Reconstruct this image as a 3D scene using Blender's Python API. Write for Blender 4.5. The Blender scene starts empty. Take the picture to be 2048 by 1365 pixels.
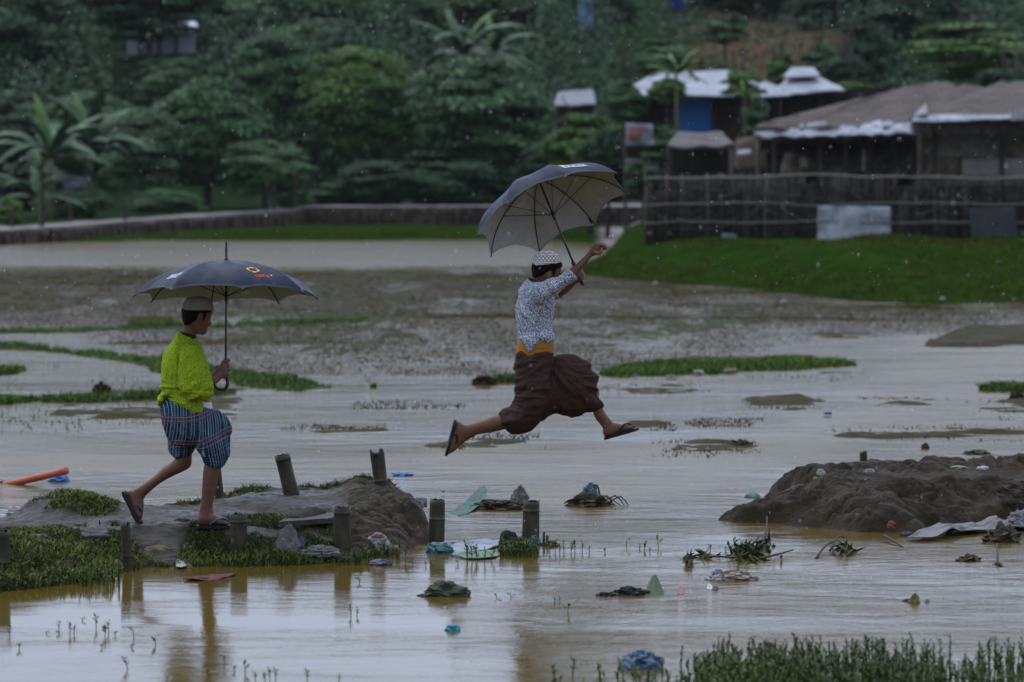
import bpy, math, random
import numpy as np

# ------------------------------------------------------------------ camera
F = 7680.0; CX = 1024.0; CY = 682.5; CAMH = 2.5; HOR = 282.0
PITCH = math.atan((CY - HOR) / F)
sc = bpy.context.scene
COL = sc.collection
cam = bpy.data.objects.new('camera', bpy.data.cameras.new('camera'))
COL.objects.link(cam)
cam.location = (0, 0, CAMH)
cam.rotation_euler = (math.pi / 2 - PITCH, 0, 0)
cam.data.sensor_fit = 'HORIZONTAL'; cam.data.sensor_width = 36.0
cam.data.lens = F / 2048 * 36.0
cam.data.clip_start = 0.5; cam.data.clip_end = 2000
cam.data.dof.use_dof = True
cam.data.dof.focus_distance = 24.0
cam.data.dof.aperture_fstop = 3.0
sc.camera = cam

# ------------------------------------------------------------------ light
world = bpy.data.worlds.new('World'); sc.world = world; world.use_nodes = True
nt = world.node_tree
SUN_EL, SUN_ROT = math.radians(68), math.radians(-40)
sky = nt.nodes.new('ShaderNodeTexSky'); sky.sky_type = 'NISHITA'; sky.sun_disc = False
sky.sun_elevation = SUN_EL; sky.sun_rotation = SUN_ROT
sky.dust_density = 3.0; sky.air_density = 1.0; sky.ozone_density = 1.0
hsv = nt.nodes.new('ShaderNodeHueSaturation'); hsv.inputs['Saturation'].default_value = 0.22
# overcast: an even layer of cloud, a little brighter overhead, blended over the clear sky
geo = nt.nodes.new('ShaderNodeTexCoord'); sep = nt.nodes.new('ShaderNodeSeparateXYZ')
nt.links.new(geo.outputs['Generated'], sep.inputs[0])
def wmath(op, a, b=0.0):
    x = nt.nodes.new('ShaderNodeMath'); x.operation = op
    for k, v in enumerate((a, b)):
        if isinstance(v, (int, float)): x.inputs[k].default_value = v
        else: nt.links.new(v, x.inputs[k])
    return x.outputs[0]
# the rain cloud is thin beyond the hill and overhead, and dark behind the camera
ramp = nt.nodes.new('ShaderNodeValToRGB'); ramp.color_ramp.interpolation = 'EASE'
ramp.color_ramp.elements[0].position = 0.10; ramp.color_ramp.elements[0].color = (3.5, 4.0, 5.3, 1)
ramp.color_ramp.elements[1].position = 0.78; ramp.color_ramp.elements[1].color = (5.5, 6.7, 9.4, 1)
clo = nt.nodes.new('ShaderNodeTexNoise'); clo.inputs['Scale'].default_value = 3.0; clo.inputs['Detail'].default_value = 4
nt.links.new(geo.outputs['Generated'], clo.inputs['Vector'])
dirn = wmath('ADD', wmath('MULTIPLY', sep.outputs['Y'], .42), wmath('MULTIPLY', sep.outputs['X'], -.07))
fac = wmath('ADD', wmath('ADD', dirn, .40), wmath('ADD', wmath('MULTIPLY', sep.outputs['Z'], .36), wmath('MULTIPLY', wmath('SUBTRACT', clo.outputs['Fac'], .5), .25)))
nt.links.new(fac, ramp.inputs[0])
mx = nt.nodes.new('ShaderNodeMix'); mx.data_type = 'RGBA'; mx.inputs['Factor'].default_value = 0.8
nt.links.new(sky.outputs[0], hsv.inputs['Color'])
nt.links.new(hsv.outputs[0], mx.inputs['A']); nt.links.new(ramp.outputs[0], mx.inputs['B'])
bg = nt.nodes['Background']
nt.links.new(mx.outputs['Result'], bg.inputs['Color'])
bg.inputs['Strength'].default_value = 0.10
sun = bpy.data.objects.new('sun', bpy.data.lights.new('sun', 'SUN')); COL.objects.link(sun)
sun.data.energy = 1.1; sun.data.angle = math.radians(75); sun.data.color = (1.0, 0.98, 0.95)
# the sky texture measures its rotation clockwise from +Y
sd = (math.sin(SUN_ROT) * math.cos(SUN_EL), math.cos(SUN_ROT) * math.cos(SUN_EL), math.sin(SUN_EL))
from mathutils import Vector
sun.rotation_euler = Vector(sd).to_track_quat('Z', 'Y').to_euler()
sc.view_settings.view_transform = 'Standard'; sc.view_settings.look = 'None'
sc.view_settings.exposure = 0.58; sc.view_settings.gamma = 1.0
sc.render.engine = 'CYCLES'
sc.cycles.max_bounces = 5; sc.cycles.diffuse_bounces = 2; sc.cycles.glossy_bounces = 3
sc.cycles.transmission_bounces = 4; sc.cycles.transparent_max_bounces = 6
sc.cycles.caustics_reflective = False; sc.cycles.caustics_refractive = False
sc.cycles.use_denoising = True

# ------------------------------------------------------------------ pixel <-> world
cp, sp = math.cos(PITCH), math.sin(PITCH)
def ray(px, py):
    px = np.asarray(px, float); py = np.asarray(py, float)
    u = (px - CX) / F; v = (CY - py) / F
    return np.stack(np.broadcast_arrays(u, cp + v * sp, -sp + v * cp), -1)
def P(px, py, d):
    """world point seen at a pixel of the photograph, at distance d along +Y"""
    r = ray(px, py); t = np.asarray(d, float) / r[..., 1]
    return r * t[..., None] + np.array([0, 0, CAMH])
def G(px, py, z=0.0):
    """world point seen at a pixel, at height z"""
    r = ray(px, py); t = (z - CAMH) / r[..., 2]
    return r * t[..., None] + np.array([0, 0, CAMH])

# ------------------------------------------------------------------ noise
def _hash(ix, iy, iz, seed):
    h = (ix.astype(np.int64) * 374761393 + iy.astype(np.int64) * 668265263 + iz.astype(np.int64) * 2147483647 + seed * 974711) & 0xFFFFFFFF
    h = ((h ^ (h >> 13)) * 1274126177) & 0xFFFFFFFF
    h = ((h ^ (h >> 16)) * 2246822519) & 0xFFFFFFFF
    return ((h ^ (h >> 15)) & 0xFFFFFF) / float(0xFFFFFF)
def noise(x, y, z=0.0, seed=0):
    x, y, z = np.broadcast_arrays(np.asarray(x, float), np.asarray(y, float), np.asarray(z, float))
    ix, iy, iz = np.floor(x), np.floor(y), np.floor(z)
    fx, fy, fz = x - ix, y - iy, z - iz
    fx = fx * fx * (3 - 2 * fx); fy = fy * fy * (3 - 2 * fy); fz = fz * fz * (3 - 2 * fz)
    r = 0
    for a in (0, 1):
        for b in (0, 1):
            for c in (0, 1):
                w = (fx if a else 1 - fx) * (fy if b else 1 - fy) * (fz if c else 1 - fz)
                r = r + w * _hash(ix + a, iy + b, iz + c, seed)
    return r * 2 - 1
def fbm(x, y, z=0.0, seed=0, o=4, g=0.5):
    r, a, f = 0, 1.0, 1.0
    for i in range(o):
        r = r + a * noise(np.asarray(x) * f, np.asarray(y) * f, np.asarray(z) * f, seed + i * 17); a *= g; f *= 2.03
    return r
def ridge(x, y, z=0.0, seed=0, o=3):
    r, a, f = 0, 1.0, 1.0
    for i in range(o):
        r = r + a * (1 - 2 * np.abs(noise(np.asarray(x) * f, np.asarray(y) * f, np.asarray(z) * f, seed + i * 31))); a *= .5; f *= 2.1
    return r
def worley(x, y, seed=0):
    ix, iy = np.floor(x), np.floor(y); d = np.full(np.shape(x), 9.0)
    for a in (-1, 0, 1):
        for b in (-1, 0, 1):
            cx, cy = ix + a, iy + b; z = np.zeros_like(cx)
            px_, py_, rr = cx + _hash(cx, cy, z, seed), cy + _hash(cx, cy, z, seed + 5), .55 + .9 * _hash(cx, cy, z, seed + 9)
            d = np.minimum(d, np.hypot(x - px_, y - py_) / rr)
    return d
def clods(x, y, seed=0):
    """rounded lumps of broken earth in three sizes"""
    wx = x + .06 * noise(x * 9, y * 9, 0, seed); wy = y + .06 * noise(x * 9, y * 9, 3, seed)
    r = 0
    for k, (f, a) in enumerate(((5.0, .046), (11., .030), (25., .018))):
        w = worley(wx * f, wy * f, seed + 40 * k); r = r + a * (np.sqrt(np.clip(1 - (w * 1.25) ** 2, 0, 1)) - .45)
    return r
def sstep(a, b, x):
    t = np.clip((x - a) / (b - a), 0, 1); return t * t * (3 - 2 * t)
def sdf(X, Y, poly):
    """signed distance to a polygon, positive inside"""
    X = np.asarray(X, float); Y = np.asarray(Y, float)
    d = np.full(X.shape, 1e9); ins = np.zeros(X.shape, bool)
    n = len(poly)
    for i in range(n):
        x1, y1 = poly[i][:2]; x2, y2 = poly[(i + 1) % n][:2]
        ex, ey = x2 - x1, y2 - y1
        t = np.clip(((X - x1) * ex + (Y - y1) * ey) / (ex * ex + ey * ey + 1e-12), 0, 1)
        d = np.minimum(d, np.hypot(X - x1 - t * ex, Y - y1 - t * ey))
        c = (y1 > Y) != (y2 > Y)
        ins ^= c & (X < (x2 - x1) * (Y - y1) / (y2 - y1 + 1e-12) + x1)
    return np.where(ins, d, -d)

# ------------------------------------------------------------------ objects
def tag(o, label=None, cat=None, group=None, kind=None):
    if label: o['label'] = label
    if cat: o['category'] = cat
    if group: o['group'] = group
    if kind: o['kind'] = kind
    return o
def link(name, me, mat=None, parent=None, loc=None):
    o = bpy.data.objects.new(name, me); COL.objects.link(o)
    if mat is not None and me is not None:
        for m in (mat if isinstance(mat, (list, tuple)) else [mat]): me.materials.append(m)
    if parent is not None: o.parent = parent
    if loc is not None: o.location = loc
    return o
def empty(name, label, cat, loc=(0, 0, 0), group=None, rz=0.0):
    o = bpy.data.objects.new(name, None); COL.objects.link(o); o.location = loc
    o.rotation_euler = (0, 0, rz); o.empty_display_size = .1
    return tag(o, label, cat, group)
def mesh(name, V, faces, smooth=True, attrs=None, midx=None):
    """faces: list of (M,k) integer arrays"""
    V = np.asarray(V, np.float32)
    if not isinstance(faces, (list, tuple)): faces = [faces]
    faces = [np.asarray(f, np.int32) for f in faces if len(f)]
    me = bpy.data.meshes.new(name)
    me.vertices.add(len(V)); me.vertices.foreach_set('co', V.ravel())
    loops = np.concatenate([f.ravel() for f in faces])
    sizes = np.concatenate([np.full(len(f), f.shape[1], np.int32) for f in faces])
    starts = np.concatenate([[0], np.cumsum(sizes)[:-1]]).astype(np.int32)
    me.loops.add(len(loops)); me.loops.foreach_set('vertex_index', loops)
    me.polygons.add(len(sizes)); me.polygons.foreach_set('loop_start', starts)
    try: me.polygons.foreach_set('loop_total', sizes)
    except Exception: pass
    if midx is not None: me.polygons.foreach_set('material_index', np.asarray(midx, np.int32))
    me.polygons.foreach_set('use_smooth', np.full(len(sizes), smooth, bool))
    me.update(calc_edges=True)
    if attrs:
        for k, a in attrs.items():
            a = np.asarray(a, np.float32)
            if a.ndim == 1:
                at = me.attributes.new(k, 'FLOAT', 'POINT'); at.data.foreach_set('value', a)
            else:
                at = me.attributes.new(k, 'FLOAT_VECTOR', 'POINT'); at.data.foreach_set('vector', a.ravel())
    return me
def grid_faces(nu, nv, wrap=False):
    i = np.arange(nu - 1)[:, None]; j = np.arange(nv if wrap else nv - 1)[None, :]
    j2 = (j + 1) % nv
    a = i * nv + j; b = (i + 1) * nv + j; c = (i + 1) * nv + j2; d = i * nv + j2
    return np.stack([a, b, c, d], -1).reshape(-1, 4)
def catmull(pts, sub):
    pts = np.asarray(pts, float); n = len(pts)
    if n < 3 or sub <= 1:
        if sub <= 1: return pts
        t = np.linspace(0, 1, (n - 1) * sub + 1); k = np.linspace(0, 1, n)
        return np.stack([np.interp(t, k, pts[:, c]) for c in range(pts.shape[1])], -1)
    p = np.vstack([2 * pts[0] - pts[1], pts, 2 * pts[-1] - pts[-2]])
    out = []
    for i in range(n - 1):
        p0, p1, p2, p3 = p[i], p[i + 1], p[i + 2], p[i + 3]
        for k in range(sub):
            t = k / sub
            out.append(.5 * (2 * p1 + (p2 - p0) * t + (2 * p0 - 5 * p1 + 4 * p2 - p3) * t * t + (3 * p1 - p0 - 3 * p2 + p3) * t ** 3))
    out.append(pts[-1])
    return np.array(out)

class MB:
    """collects closed shapes into one mesh"""
    def __init__(self): self.V = []; self.F = {}; self.n = 0
    def add(self, V, F):
        for f in (F if isinstance(F, list) else [F]):
            f = np.asarray(f)
            if len(f): self.F.setdefault(f.shape[1], []).append(f + self.n)
        self.V.append(np.asarray(V, float)); self.n += len(V); return self
    def rings(self, R, cap=True):
        R = np.asarray(R); m, n = R.shape[:2]
        V = R.reshape(-1, 3); F4 = grid_faces(m, n, True)
        if cap:
            V = np.vstack([V, R[0].mean(0), R[-1].mean(0)]); k = np.arange(n); k2 = (k + 1) % n
            t = np.vstack([np.stack([np.full(n, m * n), k, k2], -1), np.stack([np.full(n, m * n + 1), (m - 1) * n + k2, (m - 1) * n + k], -1)])
            return self.add(V, [F4, t])
        return self.add(V, F4)
    def tube(self, pts, r, n=10, sub=1, flat=None):
        pts = np.asarray(pts, float); r = np.broadcast_to(np.asarray(r, float), (len(pts),))
        if sub > 1:
            q = catmull(np.column_stack([pts, r]), sub); pts, r = q[:, :3], q[:, 3]
        T = np.gradient(pts, axis=0); T /= np.linalg.norm(T, axis=1)[:, None] + 1e-12
        ref = np.array([0, 0, 1.]) if abs(T[0][2]) < .9 else np.array([1., 0, 0])
        N = np.cross(ref, T[0]); N /= np.linalg.norm(N)
        rings = []; th = np.linspace(0, 2 * np.pi, n, endpoint=False)
        for p, t, rr in zip(pts, T, r):
            N = N - t * np.dot(N, t); N /= np.linalg.norm(N) + 1e-12
            B = np.cross(t, N)
            a, b = (rr, rr) if flat is None else (rr, rr * flat)
            rings.append(p + a * np.cos(th)[:, None] * N + b * np.sin(th)[:, None] * B)
        return self.rings(rings)
    def ball(self, c, rad, n=14, m=9, rot=None):
        th = np.linspace(0, 2 * np.pi, n, endpoint=False); ph = np.linspace(0.12, np.pi - .12, m)
        R = np.stack([np.sin(ph)[:, None] * np.cos(th), np.sin(ph)[:, None] * np.sin(th), np.cos(ph)[:, None] * np.ones(n)], -1) * np.asarray(rad, float)
        if rot is not None: R = R @ np.asarray(rot).T
        return self.rings(R + np.asarray(c, float))
    def box(self, lo, hi):
        x0, y0, z0 = lo; x1, y1, z1 = hi
        V = [(x0, y0, z0), (x1, y0, z0), (x1, y1, z0), (x0, y1, z0), (x0, y0, z1), (x1, y0, z1), (x1, y1, z1), (x0, y1, z1)]
        return self.add(V, np.array([(0, 3, 2, 1), (4, 5, 6, 7), (0, 1, 5, 4), (1, 2, 6, 5), (2, 3, 7, 6), (3, 0, 4, 7)]))
    def obox(self, c, ax, ay, az):
        c, ax, ay, az = [np.asarray(v, float) for v in (c, ax, ay, az)]
        V = [c + i * ax + j * ay + k * az for k in (-1, 1) for j in (-1, 1) for i in (-1, 1)]
        return self.add(V, np.array([(0, 2, 3, 1), (4, 5, 7, 6), (0, 1, 5, 4), (1, 3, 7, 5), (3, 2, 6, 7), (2, 0, 4, 6)]))
    def patch(self, R, th):
        """a thin sheet from a grid of points (nu,nv,3), th thick along its normals"""
        R = np.asarray(R, float); nu, nv = R.shape[:2]
        N = np.cross(np.gradient(R, axis=0), np.gradient(R, axis=1)); N /= np.linalg.norm(N, axis=-1)[..., None] + 1e-12
        V = np.vstack([(R + N * th / 2).reshape(-1, 3), (R - N * th / 2).reshape(-1, 3)])
        f = grid_faces(nu, nv); n = nu * nv
        b = np.concatenate([np.arange(nv), np.arange(1, nu) * nv + nv - 1, (nu - 1) * nv + np.arange(nv - 2, -1, -1), np.arange(nu - 2, 0, -1) * nv])
        b2 = np.roll(b, -1)
        return self.add(V, [f, f[:, ::-1] + n, np.stack([b, b2, b2 + n, b + n], -1)])
    def data(self): return np.vstack(self.V), [np.vstack(f) for f in self.F.values()]
    def me(self, name, smooth=True, attrs=None):
        V, Fs = self.data(); return mesh(name, V, Fs, smooth, attrs)
    def build(self, name, mat, parent=None, smooth=True, loc=None):
        return link(name, self.me(name, smooth), mat, parent, loc)
    def remesh(self, name, voxel, smooth=4, fac=.5):
        """one continuous surface round everything collected"""
        o = bpy.data.objects.new('tmp', self.me('tmp')); COL.objects.link(o)
        m = o.modifiers.new('r', 'REMESH'); m.mode = 'VOXEL'; m.voxel_size = voxel; m.use_smooth_shade = True
        if smooth:
            s = o.modifiers.new('s', 'SMOOTH'); s.iterations = smooth; s.factor = fac
        dg = bpy.context.evaluated_depsgraph_get(); dg.update()
        me = bpy.data.meshes.new_from_object(o.evaluated_get(dg)); me.name = name
        bpy.data.objects.remove(o)
        me.polygons.foreach_set('use_smooth', np.ones(len(me.polygons), bool))
        return me
def get_vn(me):
    n = len(me.vertices); V = np.empty(n * 3, np.float32); N = np.empty(n * 3, np.float32)
    me.vertices.foreach_get('co', V); me.vertex_normals.foreach_get('vector', N)
    return V.reshape(-1, 3).astype(float), N.reshape(-1, 3).astype(float)
def displace(me, fn):
    V, N = get_vn(me); V = V + N * np.asarray(fn(V, N))[:, None]
    me.vertices.foreach_set('co', V.astype(np.float32).ravel()); me.update(); return me
def move(me, fn):
    V, N = get_vn(me); V = fn(V, N)
    me.vertices.foreach_set('co', V.astype(np.float32).ravel()); me.update(); return me
def set_attr(me, k, a):
    a = np.asarray(a, np.float32)
    if a.ndim == 1:
        at = me.attributes.new(k, 'FLOAT', 'POINT'); at.data.foreach_set('value', a)
    else:
        at = me.attributes.new(k, 'FLOAT_VECTOR', 'POINT'); at.data.foreach_set('vector', a.ravel())

# ------------------------------------------------------------------ materials
class Mat:
    def __init__(self, name):
        self.m = bpy.data.materials.new(name); self.m.use_nodes = True
        self.t = self.m.node_tree; self.b = self.t.nodes['Principled BSDF']
    def n(self, typ, **kw):
        nd = self.t.nodes.new(typ)
        for k, v in kw.items():
            if k.startswith('i_'):
                nd.inputs[k[2:].replace('_', ' ')].default_value = v
            else: setattr(nd, k, v)
        return nd
    def l(self, a, b): self.t.links.new(a, b)
    def co(self, kind='Object', scale=(1, 1, 1)):
        c = self.n('ShaderNodeTexCoord'); mp = self.n('ShaderNodeMapping'); mp.inputs['Scale'].default_value = scale
        self.l(c.outputs[kind], mp.inputs[0]); return mp.outputs[0]
    def noise(self, scale, vec=None, detail=4, rough=.55, dist=0.0):
        nd = self.n('ShaderNodeTexNoise'); nd.inputs['Scale'].default_value = scale; nd.inputs['Detail'].default_value = detail
        nd.inputs['Roughness'].default_value = rough; nd.inputs['Distortion'].default_value = dist
        if vec is not None: self.l(vec, nd.inputs['Vector'])
        return nd.outputs['Fac']
    def ramp(self, fac, stops, interp='LINEAR'):
        r = self.n('ShaderNodeValToRGB'); r.color_ramp.interpolation = interp
        e = r.color_ramp.elements
        while len(e) < len(stops): e.new(.5)
        for k, (p, c) in enumerate(stops):
            e[k].position = p; e[k].color = (c[0], c[1], c[2], 1) if isinstance(c, (tuple, list)) else (c, c, c, 1)
        self.l(fac, r.inputs[0]); return r.outputs[0]
    def mix(self, fac, a, b, typ='MIX'):
        x = self.n('ShaderNodeMix'); x.data_type = 'RGBA'; x.blend_type = typ
        for s, v in (('Factor', fac), ('A', a), ('B', b)):
            if isinstance(v, (int, float)): x.inputs[s].default_value = v if s == 'Factor' else (v, v, v, 1)
            elif isinstance(v, (tuple, list)): x.inputs[s].default_value = (v[0], v[1], v[2], 1)
            else: self.l(v, x.inputs[s])
        return x.outputs['Result']
    def math(self, op, a, b=0.0, c=None):
        x = self.n('ShaderNodeMath'); x.operation = op
        for k, v in enumerate((a, b, c)):
            if v is None: continue
            if isinstance(v, (int, float)): x.inputs[k].default_value = v
            else: self.l(v, x.inputs[k])
        return x.outputs[0]
    def attr(self, name, out='Fac'):
        a = self.n('ShaderNodeAttribute'); a.attribute_name = name; return a.outputs[out]
    def bump(self, h, strength=.3, dist=.01, normal=None):
        b = self.n('ShaderNodeBump'); b.inputs['Strength'].default_value = strength; b.inputs['Distance'].default_value = dist
        self.l(h, b.inputs['Height'])
        if normal is not None: self.l(normal, b.inputs['Normal'])
        self.l(b.outputs[0], self.b.inputs['Normal']); return b.outputs[0]
    def set(self, col=None, rough=None, spec=None, metal=None, sheen=None, coat=None):
        b = self.b
        for key, v in (('Base Color', col), ('Roughness', rough), ('Specular IOR Level', spec), ('Metallic', metal), ('Sheen Weight', sheen), ('Coat Weight', coat)):
            if v is None: continue
            if isinstance(v, (int, float)): b.inputs[key].default_value = v
            elif isinstance(v, (tuple, list)): b.inputs[key].default_value = (v[0], v[1], v[2], 1)
            else: self.l(v, b.inputs[key])
        return self
def simple(name, col, rough=.6, var=.25, scale=30., spec=.14, bump=0.0, bscale=60., metal=0.0, stretch=(1, 1, 1)):
    """a plain colour broken up by noise, with wear and a little relief"""
    M = Mat(name); v = M.co('Object', stretch)
    f = M.noise(scale, v, 5, .6); f2 = M.noise(scale * .21, v, 3)
    d = [c * (1 - var) for c in col]; h = [min(1, c * (1 + var)) for c in col]
    c = M.mix(.5, M.ramp(f, [(.3, d), (.7, h)]), M.ramp(f2, [(.3, d), (.7, h)]))
    M.set(c, rough, spec, metal)
    if bump: M.bump(M.noise(bscale, v, 4), bump, .01)
    return M.m
# ------------------------------------------------------------------ setting materials
def m_water():
    M = Mat('flood_water')
    w = M.co('Object', (1, 1, 1))
    big = M.noise(.35, w, 3, .5); mid = M.noise(1.6, w, 4, .6, .6)
    silt = M.ramp(M.math('ADD', M.math('MULTIPLY', big, .6), M.math('MULTIPLY', mid, .4)), [(.36, (.088, .060, .007)), (.64, (.112, .078, .015))])
    M.set(silt, .07, .5); M.b.inputs['IOR'].default_value = 1.33
    # wind ripples, rain rings and the run of the current, each its own size
    flow = M.co('Object', (.6, 1.0, 1))
    n1 = M.noise(4.5, flow, 6, .68, .4); rn = M.n('ShaderNodeTexNoise', noise_type='RIDGED_MULTIFRACTAL'); rn.inputs['Scale'].default_value = 2.6; rn.inputs['Detail'].default_value = 4; rn.inputs['Distortion'].default_value = .8; M.l(M.co('Object', (.45, 1.0, 1)), rn.inputs['Vector'])
    n2 = M.noise(21.0, flow, 3, .6, .3); n3 = M.noise(62.0, w, 2, .5)
    n0 = M.noise(1.7, M.co('Object', (.5, 1.0, 1)), 3, .6, 1.2)
    h = M.math('ADD', M.math('ADD', M.math('ADD', M.math('MULTIPLY', n1, 1.2), M.math('MULTIPLY', rn.outputs['Fac'], .55)), M.math('MULTIPLY', n0, 2.0)), M.math('ADD', M.math('MULTIPLY', n2, .42), M.math('MULTIPLY', n3, .14)))
    calm = M.ramp(M.noise(.5, M.co('Object', (.3, 1, 1)), 4, .6, .8), [(.38, .16), (.52, .8), (.66, 1.5)])
    sy = M.n('ShaderNodeSeparateXYZ'); M.l(w, sy.inputs[0])
    pond = M.math('MULTIPLY', M.ramp(M.math('MULTIPLY', sy.outputs['Y'], .01), [(.735, 0.), (.755, 1.), (.93, 1.), (.95, .4)]), M.ramp(M.noise(.16, M.co('Object', (.35, 1, 1)), 2, .5), [(.3, .7), (.6, 1.)]))
    run = M.math('MULTIPLY', M.attr('stream'), M.ramp(M.noise(1.1, M.co('Object', (.4, 1, 1)), 4, .6, .6), [(.32, .25), (.55, 1.)]))
    M.l(M.math('ADD', M.math('ADD', .06, M.math('MULTIPLY', run, .16)), M.math('MULTIPLY', pond, .10)), M.b.inputs['Roughness'])   # rain-beaten far pond
    b = M.n('ShaderNodeBump'); b.inputs['Distance'].default_value = .055
    lee = M.math('SUBTRACT', 1.0, M.math('MULTIPLY', M.attr('still'), .78))
    M.l(M.math('MULTIPLY', lee, M.math('ADD', M.math('MULTIPLY', calm, .25), M.math('ADD', M.math('MULTIPLY', pond, .30), M.math('MULTIPLY', run, .22)))), b.inputs['Strength']); M.l(h, b.inputs['Height'])
    M.l(b.outputs[0], M.b.inputs['Normal'])
    return M.m
def m_mud(name='wet_mud', dark=(.035, .026, .018), light=(.115, .092, .068), rlo=.28, rhi=.6, turf=False):
    M = Mat(name); w = M.co('Object')
    a = M.noise(3.2, w, 6, .65, .3); b = M.noise(26, w, 5, .7)
    f = M.math('ADD', M.math('MULTIPLY', a, .6), M.math('MULTIPLY', b, .4))
    col = M.ramp(f, [(.34, dark), (.52, [(x + y) / 2 for x, y in zip(dark, light)]), (.68, light)]); rgh = M.ramp(M.noise(2.1, w, 4, .6), [(.38, rlo), (.62, rhi)]); spc = .11
    if turf:
        col = M.mix(M.attr('clod'), col, M.ramp(f, [(.35, (.012, .0085, .004)), (.65, (.065, .047, .023))]))
        g = M.attr('turf'); col = M.mix(g, col, M.ramp(b, [(.35, (.007, .007, .003)), (.65, (.026, .034, .009))])); rgh = M.mix(g, rgh, .9); spc = M.mix(g, M.mix(M.attr('clod'), .24, .08), .03)
    M.set(col, rgh, spc)
    M.bump(M.math('ADD', M.noise(24, w, 5, .8, .4), M.math('MULTIPLY', M.noise(70, w, 4, .75), .4)), .9, .03); return M.m
def m_field():
    """flooded paddy: turned mud and rotten stubble at the water's surface; attribute 'grass' greens it"""
    M = Mat('paddy_mud'); w = M.co('Object')
    a = M.noise(2.5, w, 5, .65); b = M.noise(14, w, 4, .7)
    f = M.math('ADD', M.math('MULTIPLY', a, .5), M.math('MULTIPLY', b, .5))
    mud = M.ramp(f, [(.36, (.018, .016, .005)), (.6, (.048, .043, .015)), (.75, (.085, .077, .034))])
    gr = M.ramp(b, [(.3, (.012, .030, .005)), (.7, (.035, .070, .012))])
    M.set(M.mix(M.attr('grass'), mud, gr), M.ramp(a, [(.35, .55), (.65, .9)]), .07)
    M.bump(M.noise(30, w, 4, .7), .5, .03); return M.m
def m_hill():
    M = Mat('hill_ground'); w = M.co('Object')
    a = M.noise(.22, w, 6, .65, .4); b = M.noise(2.4, w, 5, .7)
    soil = M.ramp(b, [(.3, (0.048, 0.0336, 0.0208)), (.7, (0.12, 0.084, 0.052))])
    gr = M.ramp(b, [(.3, (0.0096, 0.0192, 0.0096)), (.7, (0.024, 0.044, 0.0176))])
    lawn = M.ramp(b, [(.3, (0.006375, 0.01785, 0.00255)), (.7, (0.02423, 0.04781, 0.006375))])
    path = M.ramp(b, [(.3, (.14, .125, .115)), (.7, (.24, .22, .21))])
    c = M.mix(M.ramp(M.math('ADD', a, M.attr('soil')), [(.62, 0.), (.8, 1.)]), gr, soil)
    c = M.mix(M.ramp(M.math('ADD', M.math('MULTIPLY', b, .5), M.attr('lawn')), [(.65, 0.), (.85, 1.)]), c, lawn)
    c = M.mix(M.attr('path'), c, path)
    M.set(c, M.mix(M.attr('path'), 1.0, .5), M.mix(M.attr('path'), .0, .3)); M.bump(M.noise(9, w, 4, .7), .5, .05); return M.m
def m_leaf(name, lo, hi, rough=.5, spec=.45, trans=.0):
    spec = spec * .35
    M = Mat(name); g = M.n('ShaderNodeNewGeometry')
    c = M.ramp(g.outputs['Random Per Island'], [(0., lo), (.55, [(a + b) / 2 for a, b in zip(lo, hi)]), (1., hi)])
    big = M.ramp(M.noise(.55, M.co('Object'), 3, .6), [(.35, (.72, .70, .64)), (.65, (1.5, 1.4, 1.2))])
    M.set(M.mix(1.0, c, big, 'MULTIPLY'), rough, spec); return M.m
WATER = m_water(); MUD = m_mud(); FIELD = m_field(); HILL = m_hill()
BARK = simple('bark', (.06, .05, .04), .8, .4, 14, .2, .6, 30, stretch=(1, 1, .25))

# ------------------------------------------------------------------ water, bed
s = 60
link('river_bed', mesh('river_bed', [(-70, 2, -.35), (70, 2, -.35), (70, 200, -.35), (-70, 200, -.35)], np.array([[0, 1, 2, 3]])), MUD)['kind'] = 'structure'
def pxpoly(pts, z=0.0): return [tuple(G(x, y, z)[:2]) for x, y in pts]
STREAM = [(x, y * .4) for x, y in pxpoly([(2300, 640), (1960, 648), (1760, 672), (1690, 700), (1760, 740), (1640, 800), (1420, 850), (1230, 880), (900, 880), (560, 900), (-200, 860), (-200, 980), (500, 965), (900, 960), (1000, 1040), (1180, 1060), (1420, 1010), (1560, 930), (1800, 890), (2300, 860)])]
xs = np.concatenate([[-s, -30], np.linspace(-14, 14, 190), [30, s]]); ys = np.concatenate([[3, 10], 16 * (100 / 16.) ** np.linspace(0, 1, 230), [118]])
X, Y = np.meshgrid(xs, ys, indexing='ij'); ST = sstep(-.25, .5, sdf(X, Y * .4, STREAM) + .35 * noise(X * .9, Y * .5, 0, 19))
STILL = [(x, y * .4) for x, y in pxpoly([(-300, 1120), (300, 1120), (800, 1090), (1000, 1110), (1180, 1120), (1120, 1250), (1150, 1365), (1150, 1480), (-300, 1480)])]
SL = sstep(-.25, .3, sdf(X, Y * .4, STILL) + .25 * noise(X * 1.1, Y * .6, 0, 23))
tag(link('flood_water', mesh('flood_water', np.stack([X, Y, 0 * X], -1).reshape(-1, 3), grid_faces(len(xs), len(ys)), True, {'stream': ST.ravel(), 'still': SL.ravel()}), WATER), kind='structure')

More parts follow.
